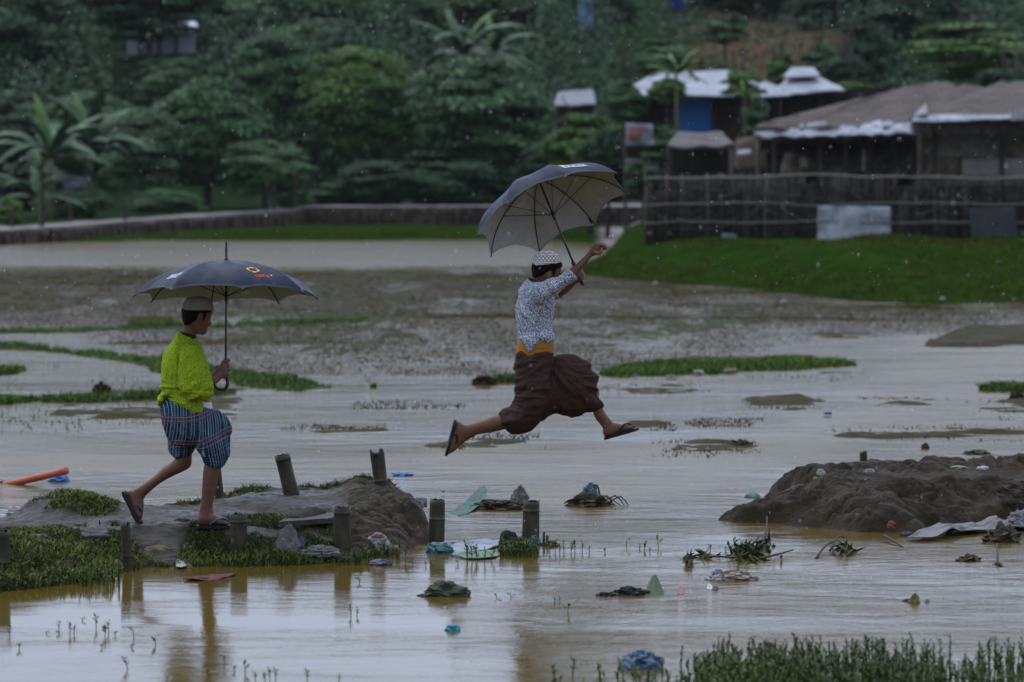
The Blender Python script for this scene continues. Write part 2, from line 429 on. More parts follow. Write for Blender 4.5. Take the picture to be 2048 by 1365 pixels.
# ------------------------------------------------------------------ far land: shore, right bank, terrace, hill
WALLPX = [(-700, 500), (-120, 493), (0, 490), (120, 483), (250, 474), (450, 462), (580, 455), (612, 453), (900, 455), (1300, 455), (1340, 440)]
WALLTOP = [.26, .28, .30, .32, .35, .40, .44, .52, .56, .56, .56]
WALL = np.array([list(G(x, y)[:2]) for x, y in WALLPX])
def wall_y(x): return np.interp(x, WALL[:, 0], WALL[:, 1])
def wall_z(x): return np.interp(x, WALL[:, 0], WALLTOP)
BANKPX = [(1130, 546), (1300, 563), (1500, 577), (1700, 600), (1850, 607), (2100, 600), (2600, 600), (4200, 500), (4200, 470), (1330, 470), (1260, 490), (1205, 520)]
BANK = [tuple(G(x, y)[:2] * np.array([1, 1 / 6.])) for x, y in BANKPX]
SHORE = np.array([list(G(x, y)[:2]) for x, y in [(-700, 486), (230, 484), (260, 481), (700, 483), (1000, 480), (1150, 484), (1240, 495), (1300, 500)]])
def far_z(X, Y):
    lump = fbm(X * .9, Y * .5, 0, 5) * .05
    shore = np.interp(X, SHORE[:, 0], SHORE[:, 1])
    z = -.2 + .27 * sstep(-2.0, 1.5, Y - shore) + lump * .35
    wy = wall_y(X); top = wall_z(X)
    behind = sstep(.02, .14, Y - wy)
    k = np.maximum(Y - 116 - 3 * noise(X * .06, 0, 0, 3), 0) / 60.0
    rise = 10.0 * (1 - np.exp(-1.9 * k)) + .010 * np.maximum(Y - wy, 0)
    rise = rise + sstep(118, 135, Y) * fbm(X * .12, Y * .12, 0, 9) * .9
    z = np.where(behind > 0, np.maximum(z, -.2) * (1 - behind) + behind * (top + lump * .6 + rise), z)
    d = sdf(X, Y / 6., BANK)
    bz = .60 * (.12 * sstep(-.1, .25, d) + .88 * sstep(.0, 1.45, d)) + .06 * fbm(X * 1.3, Y * .35, 0, 21) * sstep(0, .4, d) + .5 * sstep(14.3, 18, Y / 5.3) * (d > 0)
    bump = .10 * sstep(.55, .95, d) * (1 - sstep(1.0, 1.5, d)) * ridge(X * .8, Y * .2, 0, 4)
    z = np.maximum(z, np.where(d > -.1, bz + bump, -.3))
    return z
xs = np.concatenate([np.linspace(-60, -20, 30)[:-1], np.linspace(-20, 20, 330), np.linspace(20, 60, 30)[1:]])
ys = np.concatenate([np.linspace(55, 92, 130)[:-1], np.linspace(92, 118, 150)[:-1], np.linspace(118, 190, 110)])
X, Y = np.meshgrid(xs, ys, indexing='ij'); Z = far_z(X, Y)
# hug the retaining wall closely
d = sdf(X, Y / 6., BANK)
lawn = .75 * sstep(-.15, .1, d) * (Y < 84) + .7 * ((Y < wall_y(X)) & (Z > -.02))
lawn = lawn + .12 * fbm(X * .8, Y * .22, 0, 14) - .75 * np.exp(-((d - .88 - .1 * noise(X * .9, 0, 0, 13)) / .20) ** 2) * sstep(-.5, .1, noise(X * .8, Y * .1, 0, 8)) * (X > 2) * (X < 6.5)
lawn += .45 * ((X < -9) & (Y > wall_y(X) + 6) & (Y < wall_y(X) + 12))
path = sstep(0., .5, Y - wall_y(X)) * (1 - sstep(4.5, 6., Y - wall_y(X))) * .9
pxx = CX + X / Y * F
path = np.maximum(path, .8 * sstep(1185, 1215, pxx) * (1 - sstep(1295, 1315, pxx)) * ((Y > 91) & (Y < 108)))
soil = .34 * np.exp(-((pxx - 1540) / 210.) ** 2) * (Y > 100) - .04 + .10 * np.exp(-((pxx - 1090) / 60.) ** 2)
tag(link('hill', mesh('hill', np.stack([X, Y, Z], -1).reshape(-1, 3), grid_faces(len(xs), len(ys)), True,
     {'lawn': lawn.ravel(), 'path': path.ravel(), 'soil': soil.ravel()}), HILL), kind='structure')

# ------------------------------------------------------------------ the paddy in the middle distance
def pxpoly(pts, z=0.0): return [tuple(G(x, y, z)[:2]) for x, y in pts]
K = 1 / 4.
def sq(poly): return [(x, y * K) for x, y in poly]
STUB = sq(pxpoly([(-200, 533), (200, 543), (500, 546), (1000, 538), (1190, 556), (1400, 572), (1700, 606), (1850, 612), (2200, 606), (2200, 640), (1700, 646), (1450, 668), (1350, 700), (1200, 716), (1150, 740), (900, 752), (640, 728), (420, 690), (250, 640), (-200, 636)]))
STRIPS = [([(-200, 686), (60, 690), (300, 713), (480, 738), (620, 757), (695, 772), (690, 782), (590, 786), (470, 776), (330, 752), (180, 722), (60, 703), (-200, 694)], .075),
          ([(-200, 800), (60, 793), (250, 789), (400, 781), (490, 781), (485, 788), (380, 797), (200, 806), (60, 812), (-200, 815)], .045),
          ([(-200, 735), (40, 737), (62, 742), (40, 750), (-200, 756)], .05),
          ([(-200, 668), (120, 656), (300, 651), (520, 645), (740, 638), (735, 645), (520, 655), (300, 662), (120, 668), (-200, 675)], .035),
          ([(200, 645), (330, 643), (420, 648), (330, 653), (220, 652)], .02),
          ([(1175, 745), (1260, 727), (1400, 717), (1560, 716), (1650, 722), (1720, 731), (1640, 739), (1450, 750), (1260, 758), (1190, 757)], .06),
          ([(706, 774), (745, 767), (785, 771), (780, 779), (715, 781)], .03),
          ([(940, 762), (990, 756), (1045, 758), (1045, 767), (950, 769)], .05),
          ([(1940, 775), (1990, 764), (2060, 772), (2200, 775), (2200, 788), (2040, 790), (1960, 787)], .07),
          ([(1990, 735), (2060, 722), (2200, 718), (2200, 738), (2060, 742)], .03)]
FLATS = [([(1840, 676), (1960, 655), (2200, 650), (2200, 690), (1960, 694), (1870, 692)], .05), ([(1570, 670), (1700, 660), (1780, 668), (1680, 676)], .012),
         ([(1930, 820), (2060, 790), (2200, 790), (2200, 850), (2050, 838)], .015), ([(1480, 800), (1600, 790), (1660, 806), (1580, 818)], .012), ([(1240, 840), (1330, 832), (1345, 850), (1280, 862)], .016),
         ([(860, 893), (980, 884), (1090, 888), (1000, 902)], .005), ([(1130, 906), (1200, 900), (1215, 908), (1160, 914)], .006), ([(560, 862), (700, 850), (770, 858), (640, 870)], .003), ([(1370, 846), (1470, 836), (1530, 845), (1440, 856)], .006),
         ([(1490, 752), (1640, 738), (1760, 745), (1620, 762)], .006), ([(700, 812), (840, 802), (930, 808), (800, 820)], .002), ([(1180, 780), (1330, 768), (1420, 776), (1290, 790)], .004), ([(1720, 800), (1830, 792), (1900, 800), (1800, 812)], .005),
         ([(1640, 870), (1800, 856), (2200, 850), (2200, 880), (1900, 884)], .010), ([(1280, 905), (1420, 880), (1520, 890), (1430, 915)], .008), ([(900, 885), (1010, 868), (1080, 882), (980, 900)], .006),
         ([(100, 795), (330, 770), (480, 782), (500, 830), (300, 850), (60, 840)], .004)]
SP = [(sq(pxpoly(p)), h) for p, h in STRIPS]; FP = [(sq(pxpoly(p)), h) for p, h in FLATS]
def field_z(X, Y):
    st = sstep(-.5, .6, sdf(X, Y * K, STUB) + .5 * noise(X * .5, Y * .15, 0, 2))
    clod = .003 + ridge(X * 3.4, Y * 1.1, 0, 12, 3) * .010 + noise(X * 9.0, Y * 2.6, 0, 15) * .016
    clod = clod + .014 * noise(X * .35, Y * .10, 0, 31)
    z = -.10 + st * (.089 + clod); g = np.zeros_like(X)
    for p, h in SP:
        d = sdf(X, Y * K, p) + .10 * noise(X * 1.6, Y * .6, 0, 6) + .05 * noise(X * 6, Y * 2, 0, 26) + .05
        m = sstep(-.05, .25, d); zz = -.08 + m * (.085 + .45 * h * (.7 + .5 * noise(X * 2.1, Y * .8, 0, 7)))
        g = np.maximum(g, m * (zz > .0)); z = np.maximum(z, zz)
    for p, h in FP:
        d = sdf(X, Y * K, p) + .16 * noise(X * 1.3, Y * 1.6, 0, 16)
        z = np.maximum(z, -.07 + sstep(-.1, .10, d) * (.050 + h + .024 * ridge(X * 1.1, Y * 5.0, 0, 18, 3) + .016 * noise(X * 6, Y * 11, 0, 28)))
    g = np.maximum(g, .38 * st * sstep(.1, .6, noise(X * .4, Y * .12, 0, 44) + .0))
    return z, g
xs = np.linspace(-13, 13, 430); ys = 26.5 * (82 / 26.5) ** np.linspace(0, 1, 420)
X, Y = np.meshgrid(xs, ys, indexing='ij'); Z, Gm = field_z(X, Y)
tag(link('paddy_field', mesh('paddy_field', np.stack([X, Y, Z], -1).reshape(-1, 3), grid_faces(len(xs), len(ys)), True, {'grass': Gm.ravel()}), FIELD), kind='structure')

# ------------------------------------------------------------------ mud banks in the foreground
FRONT = [(-260, 1196), (-60, 1186), (60, 1178), (130, 1168), (215, 1156), (300, 1138), (400, 1133), (480, 1134), (600, 1128), (720, 1123), (790, 1108), (840, 1092), (925, 1082)]
BACK = [(905, 1046), (868, 1012), (838, 992), (790, 976), (740, 972), (690, 975), (600, 980), (520, 980), (440, 982), (400, 990), (350, 1002), (240, 1008), (200, 1000), (120, 996), (50, 1004), (-20, 1022), (-260, 1022)]
LB = [tuple(G(x, y, 0)[:2]) for x, y in FRONT] + [tuple(G(x, y, .17)[:2]) for x, y in BACK]
MOUNDS = [([(30, 1026), (90, 1004), (170, 1002), (240, 1020), (220, 1036), (120, 1040)], .085), ([(430, 1000), (480, 985), (540, 984), (600, 984), (760, 980), (850, 998), (830, 1020), (700, 1024), (560, 1022), (440, 1020)], .045),
          ([(360, 1080), (420, 1072), (500, 1060), (560, 1056), (650, 1056), (690, 1070), (690, 1100), (360, 1105)], .03), ([(-260, 1085), (120, 1080), (240, 1074), (250, 1120), (-260, 1140)], .05), ([(690, 1052), (760, 1036), (850, 1040), (880, 1062), (800, 1085), (700, 1090)], .015)]
MP = [([tuple(G(x, y, .17)[:2]) for x, y in p], h) for p, h in MOUNDS]
def left_z(X, Y):
    d = sdf(X, Y, LB) + .05 * noise(X * 3.1, Y * 3.1, 0, 41)
    sw = .22 + .58 * (1 - sstep(22.9, 24.3, Y)); z = -.16 + .17 * sstep(-.2, .06, d) + .165 * sstep(.0, 1.0, d / sw)
    z = z + sstep(.1, .4, d) * .018 * fbm(X * 1.2, Y * 1.2, 0, 42)
    for p, h in MP: z = z + h * sstep(-.12, .22, sdf(X, Y, p) + .06 * noise(X * 4, Y * 4, 0, 43))
    pxc = CX + X / Y * F
    clod = sstep(640, 720, pxc) * sstep(.0, .12, d) * (1 - sstep(.55, .8, d))
    z = z + clod * clods(X, Y, 45) * 1.5
    z = z + sstep(0, .1, d) * (.010 * fbm(X * 7, Y * 9, 0, 47) + .005 * noise(X * 26, Y * 30, 0, 48) - .010 * sstep(.35, .6, noise(X * 4.5, Y * 2.4, 0, 49)))
    return z
TURFPX = [([(-250, 1098), (-60, 1082), (120, 1078), (240, 1072), (262, 1084), (345, 1102), (380, 1076), (425, 1062), (470, 1056), (560, 1050), (640, 1046), (690, 1056), (700, 1086), (800, 1092), (800, 1108), (720, 1124), (600, 1130), (480, 1137), (400, 1136), (300, 1140), (215, 1158), (60, 1182), (-250, 1200)], 120000),
             ([(30, 1024), (60, 1008), (110, 998), (200, 998), (245, 1014), (230, 1036), (190, 1044), (90, 1036)], 12000),
             ([(330, 1008), (420, 994), (470, 981), (550, 981), (545, 992), (440, 1008), (360, 1016)], 6000), ([(590, 983), (700, 973), (790, 972), (850, 990), (872, 1006), (830, 1004), (700, 996), (600, 994)], 8000), ([(860, 1050), (905, 1062), (910, 1078), (870, 1078)], 800)]
TURF = [([tuple(G(x, y, .16 if len(p) < 15 else .1)[:2]) for x, y in p], n) for p, n in TURFPX]
xs = np.linspace(-4.4, .1, 430); ys = np.linspace(20.9, 27.2, 480)
X, Y = np.meshgrid(xs, ys, indexing='ij'); Z = left_z(X, Y); TU = np.zeros_like(X)
for p, n in TURF: TU = np.maximum(TU, sstep(-.10, .08, sdf(X, Y, p) + .07 * noise(X * 5, Y * 5, 0, 64)))
pxc_ = CX + X / Y * F; d_ = sdf(X, Y, LB); CL = sstep(665, 710, pxc_) * (1 - sstep(.55, .85, d_ + .15 * noise(X * 4, Y * 4, 0, 66))) * .9; CL = np.maximum(CL, .55 * sstep(.1, .5, noise(X * 2.2, Y * 3., 0, 67)))
TU *= sstep(-.85, -.4, noise(X * 4.3, Y * 4.3, 0, 61) + .55 * noise(X * 13, Y * 13, 0, 62))
MUDP = m_mud('path_mud', (.018, .014, .009), (.075, .060, .044), .25, .55, True)
tag(link('mud_path', mesh('mud_path', np.stack([X, Y, Z], -1).reshape(-1, 3), grid_faces(len(xs), len(ys)), True, {'turf': TU.ravel(), 'clod': CL.ravel()}), MUDP), kind='structure')
RFRONT = [(1375, 1034), (1450, 1046), (1560, 1050), (1640, 1058), (1730, 1066), (1850, 1068), (1950, 1056), (2060, 1050), (2500, 1060)]
RBACK = [(2500, 900), (2060, 903), (1900, 905), (1790, 907), (1700, 912), (1600, 915), (1545, 926), (1515, 946), (1490, 972), (1440, 1005), (1410, 1026)]
RB = [tuple(G(x, y, 0)[:2]) for x, y in RFRONT] + [tuple(G(x, y, .27 if i < 7 else (.2 if i < 9 else .06))[:2]) for i, (x, y) in enumerate(RBACK)]
def right_z(X, Y):
    d = sdf(X, Y, RB) + .07 * noise(X * 2.3, Y * 2.3, 0, 51) + .03 * noise(X * 7, Y * 7, 0, 52)
    z = -.14 + .165 * sstep(-.16, .14, d) + .165 * sstep(.08, .34 + .34 * (1 - sstep(25.3, 26.3, Y)), d + .10 * noise(X * 3.3, Y * 2.0, 0, 59))
    face = sstep(.02, .2, d) * (1 - sstep(.6, 1.05, d))
    z = z + face * (clods(X, Y, 53) * 1.6 + .020 * ridge(X * 2.6, Y * 3.4, 0, 53, 3))
    z = z + sstep(.0, .15, d) * (.010 * fbm(X * 5, Y * 5, 0, 55) + .005 * noise(X * 24, Y * 24, 0, 56))
    z = z + .012 * sstep(.7, 1.4, d) * fbm(X * .9, Y * .9, 0, 57)
    return z
xs = np.linspace(.9, 5.2, 400); ys = np.linspace(23.6, 29.6, 420)
X, Y = np.meshgrid(xs, ys, indexing='ij'); Z = right_z(X, Y)
MUDB = m_mud('bank_mud', (.011, .0075, .0035), (.060, .043, .021), .4, .75)
tag(link('mud_bank', mesh('mud_bank', np.stack([X, Y, Z], -1).reshape(-1, 3), grid_faces(len(xs), len(ys))), MUDB), kind='structure')

# ------------------------------------------------------------------ grass
def blades(pts, h, w, lean, rng):
    n = len(pts); a = rng.uniform(0, 2 * np.pi, n); la = rng.uniform(0, 2 * np.pi, n)
    side = np.stack([np.cos(a), np.sin(a), 0 * a], -1) * (w / 2)[:, None]
    ln = np.stack([np.cos(la), np.sin(la), 0 * la], -1) * (lean * h)[:, None]
    up = np.stack([0 * h, 0 * h, h], -1)
    V = np.stack([pts - side, pts + side, pts + up * .55 + ln * .35 + side * .7, pts + up * .55 + ln * .35 - side * .7, pts + up + ln], 1).reshape(-1, 3)
    k = np.arange(n)[:, None] * 5
    return V, [np.hstack([k, k + 1, k + 2, k + 3]), np.hstack([k + 3, k + 2, k + 4])]
def scatter(poly, n, zf, rng, keep=None, zmin=.004):
    P_ = np.array(poly); lo, hi = P_.min(0), P_.max(0); out = []
    q = lo + (hi - lo) * rng.random((n, 2)); q = q[sdf(q[:, 0], q[:, 1], poly) > 0]
    if keep is not None: q = q[keep(q[:, 0], q[:, 1])]
    z = zf(q[:, 0], q[:, 1]); q, z = q[z > zmin], z[z > zmin]
    return np.column_stack([q, z - .004])
rng = np.random.default_rng(4)
GRASS = m_leaf('grass_blades', (.025, .055, .008), (.095, .165, .026), .6, .3)
GRASSD = m_leaf('bank_grass', (.022, .036, .008), (.120, .150, .034), .6, .3)
LAWN = m_leaf('lawn_blades', (.016, .026, .003), (.085, .115, .014), .65, .1)
pts = []
for poly, n in TURF:
    pts.append(scatter(poly, n, left_z, rng, lambda x, y: noise(x * 4.3, y * 4.3, 0, 61) + .55 * noise(x * 13, y * 13, 0, 62) > -.62 + .25 * noise(x * 40, y * 40, 0, 65), -.02))
pts = np.vstack(pts); n = len(pts); hh = (.008 + .030 * rng.random(n) ** 2.4) * (1 + .4 * noise(pts[:, 0] * 3, pts[:, 1] * 3, 0, 63))
V, Fs = blades(pts, hh, .004 + .007 * rng.random(n), .4 + 1.1 * rng.random(n), rng)
tag(link('path_grass', mesh('path_grass', V, Fs, False), GRASSD), 'short dark green grass and weeds on the muddy path', 'grass', kind='stuff')
pts = []
for (p, h), n in zip(STRIPS, (15000, 8000, 3000, 6000, 1600, 9000, 1000, 1400, 3500, 1500)):
    pts.append(scatter(pxpoly(p), n * 5, lambda x, y: field_z(x, y)[0], rng, zmin=.0))
# sparse young rice between the strips
for p, n in (([(-60, 720), (300, 735), (480, 770), (330, 785), (-60, 790)], 2600), ([(-60, 812), (330, 800), (330, 850), (-60, 880)], 1100), ([(480, 690), (900, 700), (820, 745), (560, 735)], 900), ([(-60, 560), (300, 590), (700, 640), (-60, 650)], 1000), ([(1180, 545), (1700, 600), (2100, 612), (2100, 640), (1500, 640), (1150, 570)], 4200), ([(700, 560), (1150, 580), (1130, 640), (720, 640)], 1500)):
    q = np.array(pxpoly(p)); lo, hi = q.min(0), q.max(0)
    r = lo + (hi - lo) * rng.random((n, 2)); r = r[sdf(r[:, 0], r[:, 1], [tuple(v) for v in q]) > 0]
    r = r[noise(r[:, 0] * 1.5, r[:, 1] * .6, 0, 71) > -.2]; pts.append(np.column_stack([r, np.full(len(r), -.02)]))
pts = np.vstack(pts); n = len(pts)
V, Fs = blades(pts, .018 + .060 * rng.random(n) ** 2.5, .006 + .009 * rng.random(n), .4 + .9 * rng.random(n), rng)
tag(link('field_grass', mesh('field_grass', V, Fs, False), GRASS), 'green grass on the low ridges between the flooded plots', 'grass', kind='stuff')
q = [(x, y * 6) for x, y in BANK]
bank_pts = scatter(q, 420000, far_z, rng, lambda x, y: (y < 80) & (x < 12) & (noise(x * 1.1, y * .25, 0, 73) + .4 * noise(x * 4, y, 0, 74) > -.55 + 1.7 * np.exp(-((sdf(x, y / 6., BANK) - .85) / .2) ** 2) * (x < 6.5) * (x > 2)), 0)
far_pts = []
for p, n in (([(240, 481), (255, 470), (450, 462), (700, 460), (1000, 463), (1195, 468), (1195, 476), (1000, 481), (700, 484), (400, 483)], 14000), ([(-60, 455), (60, 440), (200, 436), (230, 448), (60, 458)], 2500)):
    far_pts.append(scatter(pxpoly(p, .1), n, far_z, rng, lambda x, y: noise(x * .8, y * .3, 0, 75) > -.35, 0))
pts = np.vstack([bank_pts] + far_pts); n = len(pts)
V, Fs = blades(pts, .025 + .065 * rng.random(n) ** 2, .010 + .014 * rng.random(n), .3 + .7 * rng.random(n), rng)
tag(link('bank_lawn', mesh('bank_lawn', V, Fs, False), LAWN), 'bright green grass on the far bank below the bamboo fence', 'grass', kind='stuff')

pts = []
q = np.array(STUB) * np.array([1, 1 / K]); lo, hi = q.min(0), q.max(0)
r_ = lo + (hi - lo) * rng.random((620000, 2)); r_ = r_[(np.abs(r_[:, 0]) < 12)]; r_ = r_[sdf(r_[:, 0], r_[:, 1] * K, STUB) > -.9 + 1.3 * rng.random(len(r_)) ** 2]
dn = fbm(r_[:, 0] * 1.1, r_[:, 1] * .30, 0, 91, 4); r_ = r_[dn > -.95 + 1.1 * rng.random(len(r_)) ** 1.5]
ex = []
for p, h in FLATS:
    q = np.array(pxpoly(p)); lo, hi = q.min(0), q.max(0); t_ = lo + (hi - lo) * rng.random((700, 2)); t_ = t_[np.abs(t_[:, 0]) < 12]
    t_ = t_[(sdf(t_[:, 0], t_[:, 1], [tuple(v) for v in q]) > -.3) & (noise(t_[:, 0] * 2.2, t_[:, 1] * 3.2, 0, 93) > -.05)]; ex.append(t_)
r_ = np.vstack([r_] + ex); pts = np.column_stack([r_, np.full(len(r_), -.012)]); n = len(pts)
V, Fs = blades(pts, .015 + .026 * rng.random(n) ** 1.6, .007 + .012 * rng.random(n), .5 + 1.4 * rng.random(n), rng)
STUBBLE = m_leaf('rotten_stubble', (0.0225, 0.0195, 0.006), (0.0885, 0.075, 0.0285), .8, .1)
tag(link('rice_stubble', mesh('rice_stubble', V, Fs, False), STUBBLE), 'brown rotten rice stubble standing in the flooded field', 'stubble', kind='stuff')
# ------------------------------------------------------------------ trees and bushes
def crown_mesh(name, seed, n_clump, per, leaf, droop=.25, shell=.55, layered=False, aspect=2.2):
    """a unit crown (radius about 1): leaf sprays gathered into clumps of uneven size"""
    r = np.random.default_rng(seed); Vs = []
    for k in range(n_clump):
        u = r.normal(size=3); u /= np.linalg.norm(u); rad = shell + (1 - shell) * r.random() ** .6
        c = u * rad * np.array([.82, .82, .80]); s = r.uniform(.16, .36)
        if layered: c[2] = round(c[2] * 5) / 5. + r.normal() * .05
        m = int(per * (s / .26) ** 2 * r.uniform(.6, 1.3))
        q = r.normal(size=(m, 3)); q /= np.linalg.norm(q, axis=1)[:, None]; q *= (r.random(m) ** .4)[:, None]
        q[:, 2] = np.abs(q[:, 2]) * .9 - .35
        p = c + q * np.array([s * 1.25, s * 1.25, s * (.28 if layered else .62)]) + .015 * r.normal(size=(m, 3))
        Vs.append(p)
    p = np.vstack(Vs); m = len(p)
    out = p / (np.linalg.norm(p, axis=1)[:, None] + .2)
    nrm = out * .7 + np.array([0, 0, .6]) + .45 * r.normal(size=(m, 3)); nrm /= np.linalg.norm(nrm, axis=1)[:, None]
    ax = np.cross(nrm, r.normal(size=(m, 3))); ax /= np.linalg.norm(ax, axis=1)[:, None]; ax[:, 2] -= droop; ax /= np.linalg.norm(ax, axis=1)[:, None]
    bx = np.cross(nrm, ax); l = leaf * r.uniform(.6, 1.35, m)[:, None]
    V = np.stack([p - ax * l, p + bx * l / aspect, p + ax * l, p - bx * l / aspect], 1).reshape(-1, 3)
    return mesh(name, V, np.arange(m * 4).reshape(-1, 4), False)
def trunk_mesh(name, seed, h=1.0):
    r = np.random.default_rng(seed); b = MB()
    b.tube([(0, 0, -.9 * h), (.02, .01, -.5 * h), (-.02, .02, -.1 * h), (.03, 0, .35 * h)], [.075, .06, .045, .015], 8, 3)
    for k in range(6):
        a = r.uniform(0, 6.28); z = r.uniform(-.45, .1) * h; e = np.array([math.cos(a), math.sin(a), r.uniform(.5, 1.)]) * r.uniform(.35, .6)
        b.tube([(0, 0, z), tuple(e * .5 + (0, 0, z - .03)), tuple(e + (0, 0, z))], [.035, .024, .008], 6, 2)
    return b.me(name)
LEAVES = [m_leaf('leaf_blue_green', (0.01671, 0.04862, 0.02356), (0.1014, 0.2045, 0.09512), .55), m_leaf('leaf_dark', (0.008354, 0.02652, 0.0145), (0.05012, 0.1017, 0.05255), .6),
          m_leaf('leaf_fresh', (0.02864, 0.07293, 0.01812), (0.1253, 0.2431, 0.06161), .55), m_leaf('leaf_grey_green', (0.02148, 0.05304, 0.029), (0.1134, 0.1989, 0.1042), .55)]
CROWN = [crown_mesh('crown_a', 1, 100, 330, .045), crown_mesh('crown_b', 2, 120, 290, .040), crown_mesh('crown_c', 3, 75, 400, .050, shell=.45),
         crown_mesh('crown_d', 4, 95, 300, .044, layered=True), crown_mesh('crown_e', 5, 40, 300, .060, shell=.3), crown_mesh('crown_f', 6, 130, 270, .040, shell=.6)]
TRUNK = [trunk_mesh('trunk_a', 11), trunk_mesh('trunk_b', 12), trunk_mesh('trunk_c', 13)]
_cm = {}
def crown_of(k, m):
    if (k, m) not in _cm:
        me = CROWN[k].copy(); me.materials.clear(); me.materials.append(LEAVES[m]); _cm[(k, m)] = me
    return _cm[(k, m)]
for t in TRUNK: t.materials.append(BARK)
def plant(name, cat, label, px, top, bot, w, d, k, m, grp, ground=None, tk=0):
    """crown spans px -w/2..+w/2, top..bot in the photograph at distance d; the trunk goes to the ground"""
    c = P(px, (top + bot) / 2., d); S = F / d; rx = w / 2. / S; rz = (bot - top) / 2. / S
    gz = float(far_z(np.array([[c[0]]]), np.array([[c[1]]]))[0, 0]) if ground is None else ground
    t = empty(name, label, cat, (c[0], c[1], gz), grp)
    r = random.Random(int(px * 7 + top))
    o = link('crown', crown_of(k, m), None, t, (0, 0, c[2] - gz)); o.scale = (rx, rx * .85, rz); o.rotation_euler = (0, 0, r.uniform(0, 6.28))
    hz = max(c[2] - gz, .3)
    o = link('trunk', TRUNK[tk], None, t, (0, 0, c[2] - gz)); o.scale = (min(rx, 2.2), min(rx, 2.2), hz / .88); o.rotation_euler = (0, 0, r.uniform(0, 6.28))
    return t
GT = 'trees on the hillside'; GB = 'bushes at the foot of the hill'
for a in [
    ('big rounded blue-green tree right of centre, overhanging the terrace wall', 955, 90, 345, 330, 117, 0, 0, GT),
    ('pale tree with light tips left of the big rounded tree', 720, 60, 330, 240, 121, 1, 2, GT),
    ('drooping fresh green tree standing tall between two rounded trees', 560, 30, 300, 230, 123, 5, 0, GT),
    ('dense blue-green tree left of centre above the leaning fence posts', 415, 130, 400, 250, 115, 0, 0, GT),
    ('rounded grey-green tree beside the banana clump', 285, 185, 400, 200, 113, 1, 3, GT),
    ('dark tall tree at the upper left corner', 40, -80, 250, 300, 136, 2, 1, GT),
    ('dark spreading tree with branches over the bright gap', 300, -90, 92, 300, 131, 3, 1, GT),
    ('shadowy tree behind the drooping green tree', 450, -70, 130, 260, 142, 5, 1, GT),
    ('broad shadowy tree high behind the pale-tipped tree', 690, -70, 120, 300, 146, 2, 1, GT),
    ('dark tree high on the slope behind the banana leaves', 900, -70, 90, 320, 150, 5, 1, GT),
    ('green tree high on the slope at top centre', 1085, -60, 130, 230, 146, 0, 0, GT),
    ('dark narrow tree beside the blue cloth on the slope', 1215, -70, 90, 170, 150, 1, 1, GT),
    ('layered light green tree at the upper right edge', 1960, 20, 185, 290, 122, 3, 2, GT),
    ('dark layered tree behind the light green one at upper right', 1820, -60, 175, 260, 134, 3, 1, GT),
    ('tall grey-green tree above the brown cutting', 1690, -70, 90, 250, 150, 5, 1, GT),
    ('dark tree at the top of the brown cutting', 1480, -70, 45, 270, 156, 1, 1, GT),
    ('thin tree hanging over the right side of the cutting', 1745, 20, 190, 110, 128, 4, 1, GT),
    ('low dark tree shading the terrace under the big rounded tree', 880, 290, 425, 240, 114.5, 0, 1, GT),
    ('low dark tree shading the terrace under the pale-tipped tree', 760, 310, 425, 200, 114, 5, 1, GT),
    ('low tree with bare stems behind the terrace at left of centre', 530, 270, 400, 200, 113, 5, 0, GT),
    ('rounded mid-green tree filling the gap left of the drooping tree', 500, 150, 330, 210, 124, 0, 0, GT),
    ('wide mid-green tree behind the dense blue-green tree', 350, 90, 250, 240, 130, 1, 3, GT),
    ('mid-green tree right behind the banana clump at left', 170, 170, 330, 220, 120, 5, 0, GT),
    ('tall rounded tree behind the pale-tipped tree', 640, 20, 210, 240, 132, 0, 3, GT),
    ('rounded tree between the pale-tipped tree and the big rounded one', 820, 150, 350, 220, 122, 5, 2, GT),
    ('blue-green tree under the big banana plant', 1010, 130, 300, 200, 123, 1, 0, GT),
    ('dim green tree at the left edge above the path', 10, 160, 330, 200, 121, 2, 3, GT),
    ('soft green tree high behind the big banana plant', 980, -60, 90, 260, 143, 0, 3, GT),
    ('soft green tree at top, left of the narrow dark tree', 780, -60, 120, 240, 140, 1, 0, GT),
    ('green tree above the dense one at left of centre', 560, -60, 90, 260, 140, 0, 3, GT),
    ('small spindly tree standing at the far left edge', 15, 380, 460, 80, 98, 4, 2, GT),
    ]: plant('tree', 'tree', a[0], *a[1:8], a[8], tk=int(a[1]) % 3)
